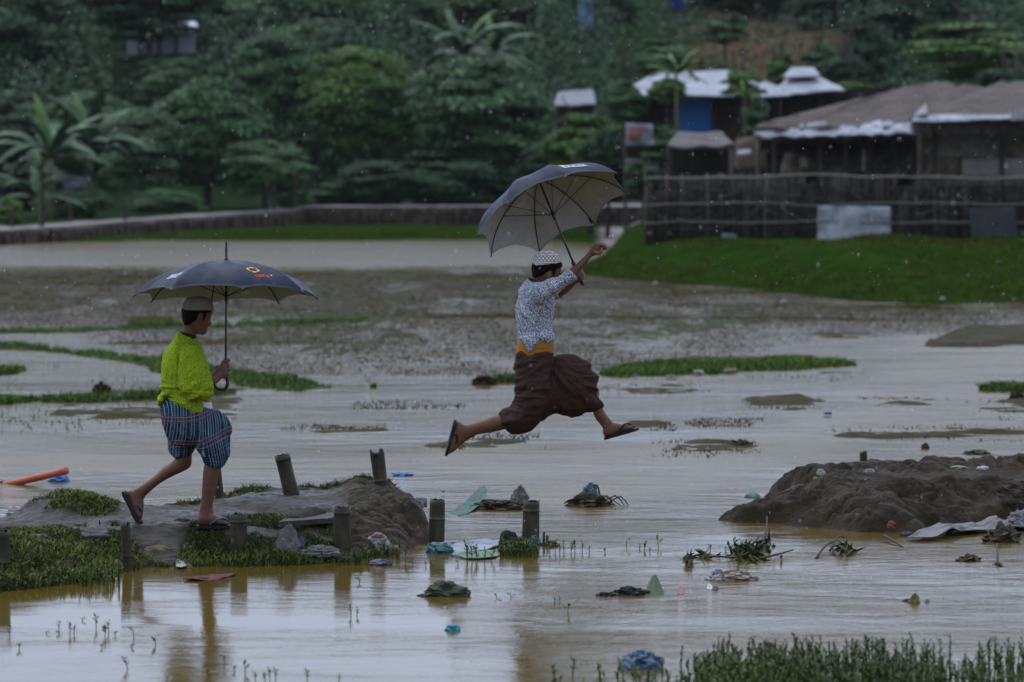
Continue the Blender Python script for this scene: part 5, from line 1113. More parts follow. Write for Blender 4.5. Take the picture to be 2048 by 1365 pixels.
for px, py, h, k in ((564, 1157, 14, 1), (583, 1160, 8, 3), (703, 1232, 24, 0), (714, 1232, 14, 1), (718, 1166, 10, 3), (808, 1122, 32, 2), (826, 1128, 14, 4), (852, 1133, 10, 1), (862, 1132, 8, 3), (915, 1130, 9, 3), (1023, 1196, 8, 4), (1134, 1224, 14, 4), (995, 1196, 6, 4)):
    sprig(px, py, h, k, 'small plant standing in the water just off the stakes', 'plants in the water near the stakes')
for px, py, h, k in ((938, 1122, 38, 2), (945, 1124, 34, 0), (958, 1124, 30, 2), (968, 1124, 26, 0), (980, 1122, 28, 2), (952, 1118, 26, 0), (932, 1118, 24, 0), (1110, 1104, 24, 0), (1140, 1108, 26, 2), (1150, 1104, 22, 0), (1128, 1106, 20, 1), (1165, 1104, 18, 1), (1178, 1106, 12, 1), (1120, 1110, 18, 1), (1100, 1108, 22, 0)):
    sprig(px, py, h, k, 'leafy weed rising from the water beside the lone stake', 'weeds around the lone stake')
for px, py, h, k in ((1452, 1104, 8, 4), (1290, 1100, 14, 4), (1318, 1096, 20, 4), (1300, 1104, 8, 1), (1252, 1095, 16, 4), (1280, 1099, 9, 3), (1210, 1105, 8, 3), (1420, 1100, 10, 4), (1470, 1092, 14, 4), (1110, 1206, 12, 1), (1120, 1204, 10, 1)):
    sprig(px, py, h, k, 'thin sprig in the current right of the lone stake', 'sprigs in the current')
r = np.random.default_rng(9); b = MB(); b2 = MB()
def sprig_into(B, p, h, n, spread):
    top = np.array([r.normal() * .10 * h, r.normal() * .1 * h, h]); B.tube([p + (0, 0, -.03), p + top * .5, p + top], [.0034, .003, .002], 4)
    for k in range(n):
        t = .22 + .8 * (k + r.random()) / n; q = p + top * min(t, 1); a = r.uniform(0, 6.28); l = spread * r.uniform(.6, 1.25); e = np.array([math.cos(a) * l * .8, math.sin(a) * l * .8, l * r.uniform(.5, 1.2)]); s_ = np.cross(e, [0, 0, 1]); s_ = s_ / (np.linalg.norm(s_) + 1e-9) * l * .19
        B.add([q, q + e * .5 + s_, q + e, q + e * .5 - s_], np.array([[0, 1, 2, 3]]))
cnt = 0
for k in range(2600):
    px, py = r.uniform(1090, 2080), r.uniform(1296, 1420)
    edge = np.interp(px, [1090, 1300, 1390, 1440, 1650, 1800, 1900, 2080], [1352, 1350, 1345, 1318, 1322, 1318, 1330, 1318]); dens = np.interp(px, [1090, 1330, 1400, 1450, 1750, 1900, 2080], [.10, .12, .6, .85, .9, .5, .45])
    if py < edge or r.random() > dens * min(1, (py - edge) / 26. + .12): continue
    if ((px - 1283) / 60) ** 2 + ((py - 1335) / 26) ** 2 < 1: continue
    sprig_into(b, G(px, py), r.uniform(.05, .15) * (.8 if px < 1400 else 1), r.integers(9, 20), .026); cnt += 1
tag(link('water_weed', b.me('water_weed', False), SPR), 'thick stand of leafy water weed along the lower right edge', 'water weed', kind='stuff')
for k in range(420):
    px, py = r.choice([r.uniform(420, 700), r.uniform(690, 800), r.uniform(0, 240), r.uniform(1000, 1075)]), r.uniform(1098, 1132)
    if px < 240: py = r.uniform(1150, 1180)
    elif px > 1000: py = r.uniform(1100, 1116)
    elif px > 740: py = r.uniform(1090, 1122)
    sprig_into(b2, G(px, py), r.uniform(.03, .085), r.integers(7, 14), .022)
tag(link('bank_weed', b2.me('bank_weed', False), SPR), 'leafy weeds at the water edge of the path between the stakes', 'weeds', kind='stuff')

# ------------------------------------------------------------------ rain
r = np.random.default_rng(15); n = 4600
d = r.uniform(13, 60, n); px = r.uniform(-40, 2090, n); py = r.uniform(-30, 1365, n); keep = (r.random(n) < np.where(py < 560, 1., .5))
d, px, py = d[keep], px[keep], py[keep]; n = len(d); p = P(px, py, d); keep = p[:, 2] > .05; p = p[keep]; n = len(p)
s_ = r.uniform(.0009, .0020, n)[:, None]; l = s_ * r.uniform(1.3, 5., n)[:, None]; X_, Y_, Z_ = np.array([1., 0, 0]), np.array([0, 1., 0]), np.array([.08, 0, 1.])
V = np.stack([p - X_ * s_, p + Y_ * s_, p + X_ * s_, p - Y_ * s_, p + Z_ * l, p - Z_ * l], 1).reshape(-1, 3); k = np.arange(n)[:, None] * 6
T = np.vstack([np.hstack([k + a, k + b_, k + c_]) for a, b_, c_ in ((0, 1, 4), (1, 2, 4), (2, 3, 4), (3, 0, 4), (1, 0, 5), (2, 1, 5), (3, 2, 5), (0, 3, 5))])
RAIN = Mat('rain_drop'); RAIN.set((.62, .66, .70), .12, .6); RAIN.b.inputs['Transmission Weight'].default_value = .35; RAIN.b.inputs['IOR'].default_value = 1.33
tag(link('rain', mesh('rain', V, T), RAIN.m), 'falling raindrops', 'rain', kind='stuff')
# ------------------------------------------------------------------ people: materials
def m_skin():
    M = Mat('brown_skin'); w = M.co('Object'); n = M.noise(35, w, 4, .6)
    M.set(M.ramp(n, [(.3, (.125, .060, .037)), (.7, (.180, .090, .057))]), .5, .22); M.b.inputs['Subsurface Weight'].default_value = .06; M.b.inputs['Subsurface Radius'].default_value = (.01, .004, .002)
    M.bump(M.noise(240, w, 2), .06, .002); return M.m
SKIN = m_skin()
HAIR = simple('black_hair', (.006, .005, .005), .6, .5, 120, .08, .8, 160)
def m_floral(name, base, ink, scale, thr, vein):
    M = Mat(name); w = M.co('Object'); wn = M.noise(scale * .6, w, 3, .6, .0)
    v = M.n('ShaderNodeTexVoronoi', feature='DISTANCE_TO_EDGE'); v.inputs['Scale'].default_value = scale
    mx_ = M.n('ShaderNodeVectorMath', operation='ADD'); sc_ = M.n('ShaderNodeVectorMath', operation='SCALE'); sc_.inputs['Scale'].default_value = .035
    nn = M.n('ShaderNodeTexNoise'); nn.inputs['Scale'].default_value = scale * .5; nn.inputs['Detail'].default_value = 3; M.l(w, nn.inputs['Vector']); M.l(nn.outputs['Color'], sc_.inputs[0]); M.l(w, mx_.inputs[0]); M.l(sc_.outputs[0], mx_.inputs[1]); M.l(mx_.outputs[0], v.inputs['Vector'])
    v2 = M.n('ShaderNodeTexVoronoi', feature='F1'); v2.inputs['Scale'].default_value = scale * 1.9; M.l(mx_.outputs[0], v2.inputs['Vector'])
    line = M.ramp(v.outputs['Distance'], [(vein * .5, 1.), (vein, 0.)]); dots = M.ramp(v2.outputs['Distance'], [(.28, 1.), (.42, 0.)])
    pat = M.math('MULTIPLY', M.math('MAXIMUM', line, dots), M.ramp(wn, [(thr, .0), (thr + .18, 1.)]))
    M.set(M.mix(pat, base, ink), .8, .08); M.bump(M.noise(60, w, 3), .05, .004); return M.m
GREENSHIRT = m_floral('lime_floral_cotton', (.46, .60, .030), (.17, .26, .014), 105, .22, .20)
WHITESHIRT = m_floral('white_floral_cotton', (.80, .81, .83), (.11, .135, .21), 92, .20, .20)
BLACKTRIM = simple('black_trim', (.012, .012, .013), .7, .3, 60, .3)
TEE = simple('white_undershirt', (.62, .62, .66), .8, .08, 30, .2)
def m_plaid():
    M = Mat('plaid_cotton'); sp_ = M.n('ShaderNodeSeparateXYZ'); a = M.n('ShaderNodeAttribute'); a.attribute_name = 'plaid'; M.l(a.outputs['Vector'], sp_.inputs[0])
    def stripe(sock, period, duty, off=0.0):
        f = M.math('FRACT', M.math('ADD', M.math('DIVIDE', sock, period), off)); return M.math('LESS_THAN', f, duty)
    u, v = sp_.outputs['X'], sp_.outputs['Y']
    c = M.mix(stripe(u, .052, .42), (.020, .050, .085), (.010, .020, .042))
    c = M.mix(M.math('MULTIPLY', stripe(u, .016, .26), .9), c, (.19, .30, .38))
    c = M.mix(M.math('MULTIPLY', stripe(v, .014, .22, .3), .45), c, (.15, .24, .30))
    c = M.mix(M.math('MULTIPLY', stripe(u, .052, .16, .55), .85), c, (.006, .008, .016))
    band = stripe(v, .165, .30, .1)
    c = M.mix(M.math('MULTIPLY', band, .35), c, (.030, .035, .10))
    c = M.mix(M.math('MULTIPLY', M.math('MULTIPLY', band, stripe(v, .045, .30, .15)), .7), c, (.20, .050, .042))
    c = M.mix(M.math('MULTIPLY', M.math('MULTIPLY', band, stripe(v, .0225, .16, .4)), .7), c, (.30, .27, .30))
    M.set(c, .8, .08); M.bump(M.noise(80, M.co('Object'), 3), .15, .004); return M.m
PLAID = m_plaid()
LUNGI = simple('brown_lungi_cotton', (.052, .031, .025), .8, .28, 45, .04, .2, 90); 
def m_sash():
    M = Mat('mustard_sash'); w = M.co('Object'); c = M.n('ShaderNodeTexChecker'); c.inputs['Scale'].default_value = 130; c.inputs['Color1'].default_value = (.42, .20, .022, 1); c.inputs['Color2'].default_value = (.24, .105, .012, 1); M.l(w, c.inputs['Vector'])
    M.set(M.mix(.65, (.34, .16, .018), c.outputs['Color']), .75, .25); M.bump(M.noise(50, w, 3), .2, .004); return M.m
SASH = m_sash()
SOLEG = simple('dark_green_sole', (.018, .022, .015), .6, .35, 30, .3); SOLEB = simple('black_sole', (.010, .010, .011), .55, .3, 30, .35); STRAPB = simple('blue_strap', (.015, .075, .28), .45, .2, 30, .4)
CAPG = simple('shaded_knit_cap', (.27, .26, .225), .85, .18, 90, .05, .5, 200)  # whitish cap, colour darkened for the shade under the umbrella

# ------------------------------------------------------------------ lofts traced from the photograph
def loft(b, D0, slices, n=24, sub=4, pw=2.0):
    """slices: (x1, y1, x2, y2, dy, half depth): two silhouette points in the photograph and the depth of the section there"""
    S_ = catmull(np.array(slices, float), sub); th = np.linspace(0, 2 * np.pi, n, endpoint=False); c, s = np.cos(th), np.sin(th)
    if pw != 2: c, s = np.sign(c) * np.abs(c) ** (2 / pw), np.sign(s) * np.abs(s) ** (2 / pw)
    R = []
    for x1, y1, x2, y2, dy, h in S_:
        A, B_ = P(x1, y1, D0 + dy), P(x2, y2, D0 + dy); m = (A + B_) / 2; e = (B_ - A) / 2
        R.append(m + c[:, None] * e + s[:, None] * np.array([0, max(h, .004), 0]))
    return b.rings(np.array(R))
def pt(D0, x, y, dy=0.0): return P(x, y, D0 + dy)
def chain(b, D0, pts, r, n=8, sub=3): return b.tube([pt(D0, *p) for p in pts], r, n, sub)
def part(me, name, mat, parent, base):
    move(me, lambda V, N: V - base)
    return link(name, me, mat, parent)
def folds(amp, seed, fx, fz, fy=None, o=3):
    fy = fx if fy is None else fy
    return lambda V, N: amp * ridge(V[:, 0] * fx, V[:, 1] * fy, V[:, 2] * fz, seed, o) * .6 + amp * .5 * noise(V[:, 0] * fx * .4, V[:, 1] * fy * .4, V[:, 2] * fz * .4, seed + 7)
def toes(b, D0, pts, r): 
    for x, y, dy, k in pts: b.ball(pt(D0, x, y, dy), (r * k * 1.5, r * k, r * k), 10, 7)
def flipflop(D0, heel, toe, wdir, width, th, mat, strapmat, straps, parent, base):
    """a foot-shaped sole from heel to toe; wdir is the direction across the sole"""
    H, T = pt(D0, *heel), pt(D0, *toe); L = T - H; ln = np.linalg.norm(L); L /= ln; Wd = np.array(wdir, float); Wd -= L * Wd.dot(L); Wd /= np.linalg.norm(Wd); U = np.cross(L, Wd)
    t = np.linspace(0, 1, 22); hw = width / 2 * np.interp(t, [0, .04, .12, .3, .45, .7, .85, .95, 1], [.30, .62, .82, .80, .76, 1.0, .98, .66, .28])
    top = [H + L * ln * q - Wd * w_ for q, w_ in zip(t, hw)] + [H + L * ln * q + Wd * w_ for q, w_ in zip(t[::-1], hw[::-1])]
    top = np.array(top); b = MB(); n = len(top); k = np.arange(n)
    V = np.vstack([top + U * th / 2, top - U * th / 2]); m = 22
    i = np.arange(m - 1); q1 = np.stack([i, i + 1, 2 * m - 2 - i, 2 * m - 1 - i], -1)
    b.add(V, [q1, q1[:, ::-1] + n, np.stack([(k + 1) % n, k, k + n, (k + 1) % n + n], -1)])
    me = b.me('sandal', False); o = part(me, 'sandal', mat, parent, base)
    sb = MB()
    for s in straps: sb.tube([pt(D0, *p) for p in s], .0075, 8, 4, flat=.55)
    part(sb.me('strap'), 'strap', strapmat, o, base)
    return o
def person(label, D0, foot):
    base = pt(D0, *foot); return empty('person', label, 'person', tuple(base)), base

# ------------------------------------------------------------------ the boy in green
D1 = 23.15
boy, B0 = person('boy in a lime green shirt and plaid shorts walking under a dark umbrella', D1, (425, 1052, 0))
b = MB()
# head: skull, face, nose, lips, ear, neck
loft(b, D1, [(378, 598, 414, 598, 0, .045), (369, 606, 423, 606, 0, .066), (366, 616, 426, 617, 0, .074), (365, 626, 425, 628, 0, .076), (366, 635, 421.5, 637, 0, .074), (368, 643, 420, 645, 0, .070), (371, 650, 418.5, 651, 0, .064), (377, 656, 415, 657, 0, .057), (385, 661, 412.5, 663, 0, .049), (391, 665, 410.5, 667, 0, .040), (397, 668.5, 408.5, 670.5, 0, .026)], pw=2.2)
loft(b, D1, [(416, 632, 421.3, 633, 0, .010), (415, 640, 421.5, 641, 0, .012), (414, 646, 423.2, 647.5, 0, .016), (413, 650, 421.5, 651.5, 0, .017), (413, 653.5, 416, 654, 0, .010)], n=12)
b.ball(pt(D1, 412.3, 658.6), (.0105, .021, .0075)); b.ball(pt(D1, 411.3, 664.6), (.0105, .019, .0085)); b.ball(pt(D1, 405.5, 667.5), (.011, .018, .011))
b.ball(pt(D1, 420.5, 630.5, -.026), (.008, .020, .006)); b.ball(pt(D1, 420.5, 630.5, .026), (.008, .020, .006))
for s in (-1, 1):
    loft(b, D1, [(398, 627.5, 404.5, 627, s * .074, .008), (396, 634, 406, 633, s * .079, .012), (396.5, 641, 404.5, 641, s * .078, .012), (398, 647, 402.5, 647, s * .073, .008)], n=12)
loft(b, D1, [(369, 640, 402, 650, 0, .050), (366.5, 652, 396, 660, 0, .047), (364, 662, 393, 668, 0, .049), (358, 670, 393, 679, 0, .058), (350, 682, 394, 692, 0, .075)])
# trunk under the clothes
loft(b, D1, [(350, 685, 392, 695, 0, .10), (338, 715, 398, 715, 0, .125), (334, 755, 402, 750, 0, .115), (336, 795, 410, 800, 0, .115), (338, 830, 420, 835, 0, .13), (350, 868, 415, 872, 0, .11)])
# near arm, forearm and fist
chain(b, D1, [(378, 712, -.10), (381, 735, -.155), (386, 780, -.172)], [.035, .036, .034])
loft(b, D1, [(385, 775, 395, 795, -.175, .036), (404, 759, 408, 781, -.17, .035), (419, 750, 424, 771.5, -.15, .031), (428, 744, 436, 766, -.125, .027), (437, 736, 444, 757, -.11, .024)])
loft(b, D1, [(436, 737, 443, 758, -.108, .022), (441.5, 728, 449, 757, -.105, .022), (445, 720, 455, 755, -.100, .018), (448.5, 719.5, 457, 753, -.098, .011)], n=20)
SHX, SHD = 451.5, -.075
for k, (y, fr) in enumerate(((721.5, .0092), (730.5, .0096), (739.5, .0094), (747.5, .0082))):
    c = pt(D1, SHX + (0 if k < 3 else .5), y, SHD); ang = np.radians([-112, -70, -25, 25, 80, 130]); rr = np.array([.024, .0255, .0235, .020, .018, .017]) * (1.0 if k else .96)
    q = [c + np.array([math.cos(a) * r_, math.sin(a) * r_, .002 * i - .004]) for i, (a, r_) in enumerate(zip(ang, rr))]
    b.tube(q, [fr * 1.02, fr * 1.1, fr, fr * 1.02, fr * .95, fr * .8], 9, 3)
c = pt(D1, SHX, 724, SHD); b.tube([pt(D1, 444, 735, -.088), pt(D1, 446, 727, -.065), pt(D1, 449, 721, -.055), pt(D1, 454, 718.5, -.056)], [.013, .0115, .010, .008], 9, 3)
# far arm, bent behind the chest
chain(b, D1, [(376, 702, .13), (376, 740, .165), (380, 778, .165), (395, 765, .15), (408, 750, .12)], [.045, .041, .036, .032, .022]); b.ball(pt(D1, 410, 747, .115), (.03, .022, .035))
# legs
loft(b, D1, [(362, 850, 400, 868, .06, .075), (354, 880, 392, 888, .065, .066), (352, 902, 384, 900, .065, .054), (351, 915, 384, 914, .065, .050), (343, 924, 380, 935, .065, .050), (327, 934, 349, 951.5, .065, .047), (315, 946, 330, 961, .065, .045), (302, 957, 315, 971, .065, .041), (288, 967, 302, 982, .065, .034), (275, 975.5, 292, 992, .065, .029), (266, 980, 287, 1001, .065, .028)])
loft(b, D1, [(262, 980, 284, 994, .065, .026), (255, 984, 287, 1000, .065, .031), (256.5, 997, 287.5, 1011, .065, .034), (262.5, 1010, 286.5, 1021, .065, .038), (270, 1024, 285.5, 1031, .065, .041), (276.5, 1035, 284.5, 1038, .065, .038)])
toes(b, D1, [(282, 1042, .065 + dx, k) for dx, k in ((-.034, 1.15), (-.016, .95), (.0, .9), (.015, .85), (.030, .78))], .0085)
loft(b, D1, [(385, 838, 440, 850, -.07, .085), (396, 880, 447, 880, -.07, .068), (409, 922, 443, 919, -.07, .054), (407.5, 935, 440, 933, -.07, .049), (405.5, 953, 437, 951, -.07, .050), (404.3, 975, 433, 973, -.07, .046), (402, 1000, 427.5, 999, -.07, .035), (399.5, 1018, 425.5, 1016, -.07, .030), (396.5, 1034, 428, 1026, -.07, .031)])
loft(b, D1, [(394, 1038, 397, 1051.5, -.07, .022), (398, 1029, 400, 1052, -.07, .031), (407, 1022, 408, 1052, -.07, .033), (420, 1023, 420, 1052, -.07, .036), (432, 1030, 432, 1051.5, -.07, .041), (445, 1036.5, 445, 1051, -.07, .043), (451, 1040, 451, 1050.5, -.07, .040)])
toes(b, D1, [(455 - abs(dx + .03) * 60, 1047.3, -.07 + dx, k) for dx, k in ((-.032, 1.2), (-.013, .98), (.003, .92), (.018, .86), (.032, .78))], .009)
me = b.remesh('body', .0042, 5); displace(me, lambda V, N: .0012 * noise(V[:, 0] * 30, V[:, 1] * 30, V[:, 2] * 30, 3)); body = part(me, 'body', SKIN, boy, B0)
# eyes
eb = MB()
for s in (-1, 1): eb.ball(pt(D1, 417.8, 636.2, s * .030), (.0085, .010, .0075), 10, 7)
part(eb.me('eyes'), 'eyes', simple('eye_dark', (.03, .02, .018), .3, .2), boy, B0)
bb = MB()
for s in (-1, 1): chain(bb, D1, [(421.5, 629.5, s * .012), (421, 628, s * .030), (417, 629.5, s * .050)], [.003, .004, .002])
part(bb.me('eyebrows'), 'eyebrows', HAIR, boy, B0)
b = MB()
loft(b, D1, [(367, 613, 424, 613, 0, .070), (363.2, 618, 426.3, 618, 0, .079), (363, 622, 425.2, 623, 0, .0805), (363, 627, 416, 630, 0, .081), (363.6, 633, 406, 636, 0, .081), (365, 640, 398, 642, 0, .078), (367, 646, 388, 647, 0, .068), (368.5, 650.5, 378, 651, 0, .05)], pw=2.6)
loft(b, D1, [(405, 626, 414.5, 628, 0, .0785), (406, 635, 412.5, 636, 0, .0765), (407, 640.5, 410.5, 640.5, 0, .073)], pw=3)
me = b.remesh('hair', .004, 3); displace(me, lambda V, N: .0018 * noise(V[:, 0] * 90, V[:, 1] * 90, V[:, 2] * 40, 5)); part(me, 'hair', HAIR, boy, B0)
b = MB(); loft(b, D1, [(365, 619.5, 427, 620.5, 0, .084), (365.2, 614, 426.8, 615, 0, .0845), (368, 606, 424.5, 606.5, 0, .079), (372.5, 599.5, 420, 600, 0, .070), (379, 595.5, 414, 596, 0, .055), (388, 593.3, 406, 593.5, 0, .030)], pw=2.6)
me = b.remesh('cap', .004, 3); displace(me, lambda V, N: .0012 * ridge(V[:, 0] * 60, V[:, 1] * 60, V[:, 2] * 60, 5, 2)); part(me, 'cap', CAPG, boy, B0)
# undershirt and shirt
b = MB(); loft(b, D1, [(338, 782, 412, 786, 0, .123), (332, 795, 421, 800, 0, .128), (330, 803, 424.5, 812, 0, .130), (331, 808, 426, 820, 0, .131), (334, 812, 426.5, 823.5, 0, .130)]); me = b.remesh('undershirt', .006, 3); displace(me, folds(.003, 11, 12, 30)); part(me, 'undershirt', TEE, boy, B0)
b = MB()
loft(b, D1, [(357.5, 668, 391.5, 677, 0, .060), (350, 677, 395, 686, 0, .095), (341, 688, 399, 695, 0, .135), (334, 700, 403, 706, 0, .150), (328.5, 715, 407, 721, 0, .150), (325, 735, 410, 738, 0, .145), (323.5, 758, 412, 757, 0, .140), (324.5, 774, 413, 775, 0, .138), (330.5, 784, 412, 787, -.005, .134), (334, 793, 410, 797, -.015, .130), (343, 802, 408, 806, -.04, .110), (358, 811, 405.5, 814.5, -.075, .075), (376, 820, 402.5, 822, -.105, .038), (390, 827.5, 400, 828.5, -.118, .016)])
loft(b, D1, [(338, 781, 338, 792, -.05, .06), (330, 784.5, 331, 797, -.04, .062), (322, 789.5, 324, 804, -.02, .05), (317.5, 797, 320, 810, 0, .04), (317, 806, 321.5, 813, .01, .025)])
loft(b, D1, [(362, 688, 400, 694, -.085, .055), (360.5, 704, 405, 706, -.125, .062), (360, 725, 411, 722, -.150, .062), (360.5, 748, 415.5, 740, -.165, .062), (361.5, 768, 417, 757, -.172, .062), (366, 784, 419, 767, -.172, .060), (380, 799, 420, 776, -.168, .056)])
loft(b, D1, [(396, 765, 392, 797, -.168, .058), (408, 752, 409, 803, -.160, .055), (416, 747.5, 418, 803, -.152, .050), (420, 747, 422, 799, -.147, .042)])
loft(b, D1, [(350, 692, 392, 696, .09, .05), (352, 712, 396, 712, .13, .060), (354, 742, 398, 742, .165, .058), (358, 772, 400, 772, .168, .055)]); loft(b, D1, [(378, 762, 376, 792, .165, .05), (390, 752, 394, 780, .155, .045), (399, 746, 403, 766, .14, .038)])
me = b.remesh('shirt', .0048, 4)
def shirt_fold(V, N):
    z = V[:, 2]; d = .009 * ridge(V[:, 0] * 11 + 2 * V[:, 2], V[:, 1] * 11, V[:, 2] * 3.2, 21, 3) + .004 * noise(V[:, 0] * 9, V[:, 1] * 9, V[:, 2] * 9, 24)
    zt = pt(D1, 0, 784)[2]; k = np.exp(-((z - zt) / .055) ** 2); d = d * (1 - k * .5) + k * .014 * ridge(V[:, 0] * 5 + V[:, 2] * 10, V[:, 1] * 5, V[:, 2] * 24, 22, 3)
    e = pt(D1, 400, 785, -.17); ke = np.exp(-((V[:, 0] - e[0]) ** 2 + (V[:, 2] - e[2]) ** 2) / .006) * (V[:, 1] < D1 - .05); d = d + ke * .015 * ridge(V[:, 0] * 12 - V[:, 2] * 14, V[:, 1] * 4, V[:, 2] * 12 + V[:, 0] * 6, 23, 2)
    return d
displace(me, shirt_fold); part(me, 'shirt', GREENSHIRT, boy, B0)
b = MB(); loft(b, D1, [(359.5, 661.5, 394, 671.5, 0, .064), (356.5, 666, 394, 677, 0, .072), (355, 670, 393.5, 681, 0, .075)]); part(b.remesh('collar', .004, 2), 'collar', BLACKTRIM, boy, B0)
b = MB(); loft(b, D1, [(418.2, 747, 419.2, 773.5, -.150, .046), (421.6, 747.5, 422.8, 773, -.148, .044)], sub=2); part(b.remesh('cuff', .004, 1), 'cuff', BLACKTRIM, boy, B0)
# shorts: a plaid lungi tucked up
b = MB()
loft(b, D1, [(329.5, 799, 424, 821, 0, .127), (326, 812, 428, 826, 0, .138), (325, 832, 437, 838, 0, .150), (328, 850, 443, 853, 0, .155), (335, 868, 440, 872, 0, .145), (346, 884, 410, 890, 0, .11)])
loft(b, D1, [(372, 826, 432, 825, -.06, .09), (378, 842, 452, 838, -.07, .098), (384, 862, 461.5, 860, -.075, .098), (390, 884, 459, 886, -.075, .092), (399, 905, 455, 906, -.075, .082), (409, 923, 448.5, 922, -.075, .070), (417, 933, 443, 932, -.075, .060)])
loft(b, D1, [(330, 842, 390, 868, .05, .095), (336.5, 864, 390, 880, .065, .09), (341, 884, 388, 892, .068, .082), (343, 902, 383, 902, .068, .074), (349, 914, 375, 908, .068, .062)])
me = b.remesh('shorts', .0048, 4)
def short_fold(V, N):
    w = pt(D1, 400, 850)
    return .009 * ridge((V[:, 0] - w[0]) * 9 + (V[:, 2] - w[2]) * 9, V[:, 1] * 5, V[:, 2] * 5, 31, 3) + .006 * ridge(V[:, 0] * 14, V[:, 1] * 8, V[:, 2] * 4, 32, 2)
displace(me, short_fold); V, N = get_vn(me)
hipx = pt(D1, 388, 0)[0]; xx_ = V[:, 0] - hipx; sp_x = .03 * np.log1p(np.exp(xx_ / .03)); zk = V[:, 2] - pt(D1, 0, 870)[2]
rk = sstep(.0, .06, V[:, 1] - D1 - .01) * sstep(.02, -.06, zk)
u = V[:, 0] + .35 * (V[:, 1] - D1) + .30 * sp_x * 0 + .28 * np.minimum(zk, 0) * sstep(0, .1, xx_); v = V[:, 2] - .42 * sp_x * sstep(-.22, .02, zk)
u = u + .4 * rk * zk; v = v - .35 * rk * xx_
u += .006 * noise(V[:, 0] * 8, V[:, 1] * 8, V[:, 2] * 8, 33); v += .012 * noise(V[:, 0] * 7, V[:, 1] * 7, V[:, 2] * 7, 34)
set_attr(me, 'plaid', np.stack([u, v, 0 * u], -1)); part(me, 'shorts', PLAID, boy, B0)
flipflop(D1, (247, 983, .065), (281, 1049, .065), (-.42, .90, -.2), .088, .017, SOLEG, STRAPB, [[(272, 1008, .018), (280, 1016, .03), (283.5, 1026, .052)], [(264, 1014, .108), (276, 1019, .10), (283.5, 1026, .055)], [(283.5, 1026, .053), (280, 1032, .05)], [(269, 1009, .020), (278, 1013, .02), (285, 1022, .03)]], boy, B0)
flipflop(D1, (391.5, 1053.5, -.07), (462, 1053.5, -.07), (0, 1, 0), .09, .017, SOLEB, STRAPB, [[(419, 1051, -.115), (428, 1043, -.112), (441, 1038, -.10), (450, 1038.5, -.085), (455, 1043, -.078)], [(423, 1047, -.025), (437, 1036, -.04), (450, 1036.5, -.07), (455, 1043, -.078)], [(422, 1048, -.113), (432, 1041.5, -.112), (444, 1036.8, -.095), (452, 1038, -.08)]], boy, B0)

# ------------------------------------------------------------------ the leaping boy
D2 = 25.0
boy2, B2_ = person('boy in a white floral shirt and brown lungi leaping across the flooded gap', D2, (1080, 860, 0))
b = MB()
loft(b, D2, [(1076, 507, 1112, 507, 0, .048), (1069, 515, 1118, 515, 0, .066), (1065.5, 525, 1122, 525, 0, .074), (1064.5, 534, 1123, 534, 0, .0765), (1065, 543, 1122, 543, 0, .075), (1067, 551, 1121, 551, 0, .070), (1071, 558, 1119.5, 559, 0, .063), (1077, 565, 1117, 566, 0, .055), (1084, 571, 1114, 573, 0, .046), (1092, 576, 1111, 578.5, 0, .030)], pw=2.2)
loft(b, D2, [(1116, 542, 1122.4, 542, 0, .010), (1116, 549, 1123.5, 549, 0, .013), (1115, 556, 1126, 557, 0, .017), (1114, 560, 1121, 561, 0, .012)], n=12)
b.ball(pt(D2, 1116.5, 567), (.0105, .021, .0075)); b.ball(pt(D2, 1115.5, 572.2), (.0105, .019, .0085))
for s in (-1, 1): loft(b, D2, [(1095, 545, 1102.5, 545, s * .074, .008), (1092.5, 551, 1103.5, 550.5, s * .080, .013), (1092.8, 557, 1101, 557.5, s * .079, .012), (1095, 562, 1099, 562, s * .073, .008)], n=12)
loft(b, D2, [(1069, 545, 1106, 562, 0, .050), (1064, 555, 1098, 568, 0, .048), (1059, 563, 1092, 577, 0, .055), (1052, 574, 1090, 592, 0, .08)])
loft(b, D2, [(1052, 575, 1092, 590, 0, .11), (1046, 610, 1100, 610, 0, .125), (1044, 650, 1096, 650, 0, .115), (1046, 690, 1098, 690, 0, .115), (1044, 720, 1100, 720, 0, .125), (1050, 755, 1095, 760, 0, .11)])
# near arm reaching forward and up
loft(b, D2, [(1066, 575, 1076, 606, -.12, .05), (1095, 567, 1104, 590, -.155, .042), (1120, 555, 1132, 573, -.165, .039), (1138, 541, 1151, 557, -.165, .037), (1149, 531.5, 1161, 542, -.165, .036), (1162, 519.5, 1172, 529, -.165, .031), (1175, 506.5, 1183, 514.5, -.165, .024), (1179, 501, 1187, 511, -.165, .024)])
loft(b, D2, [(1177, 503, 1186, 513, -.165, .021), (1182, 496.5, 1192, 511, -.165, .028), (1187, 491, 1199, 508.5, -.165, .036), (1191.5, 488.5, 1202, 502, -.165, .039), (1196, 488.5, 1203, 497, -.165, .037)])
for dy, pts_, r0 in ((-.199, [(1194, 492), (1203, 490), (1209.5, 494), (1211, 500)], .0088), (-.177, [(1195, 491.5), (1204, 488.5), (1211.5, 493), (1213, 500.5)], .0092), (-.155, [(1195, 492), (1204, 489.5), (1210, 494), (1210, 501)], .009), (-.134, [(1194, 494), (1201, 491.5), (1206, 495.5), (1207, 501)], .0078)):
    chain(b, D2, [(x, y, dy) for x, y in pts_], [r0 * 1.1, r0 * 1.05, r0 * .95, r0 * .75], 9)
chain(b, D2, [(1188, 505, -.195), (1196, 507.5, -.208), (1201, 505.5, -.208), (1205.5, 501.5, -.202)], [.014, .012, .0105, .008], 9)
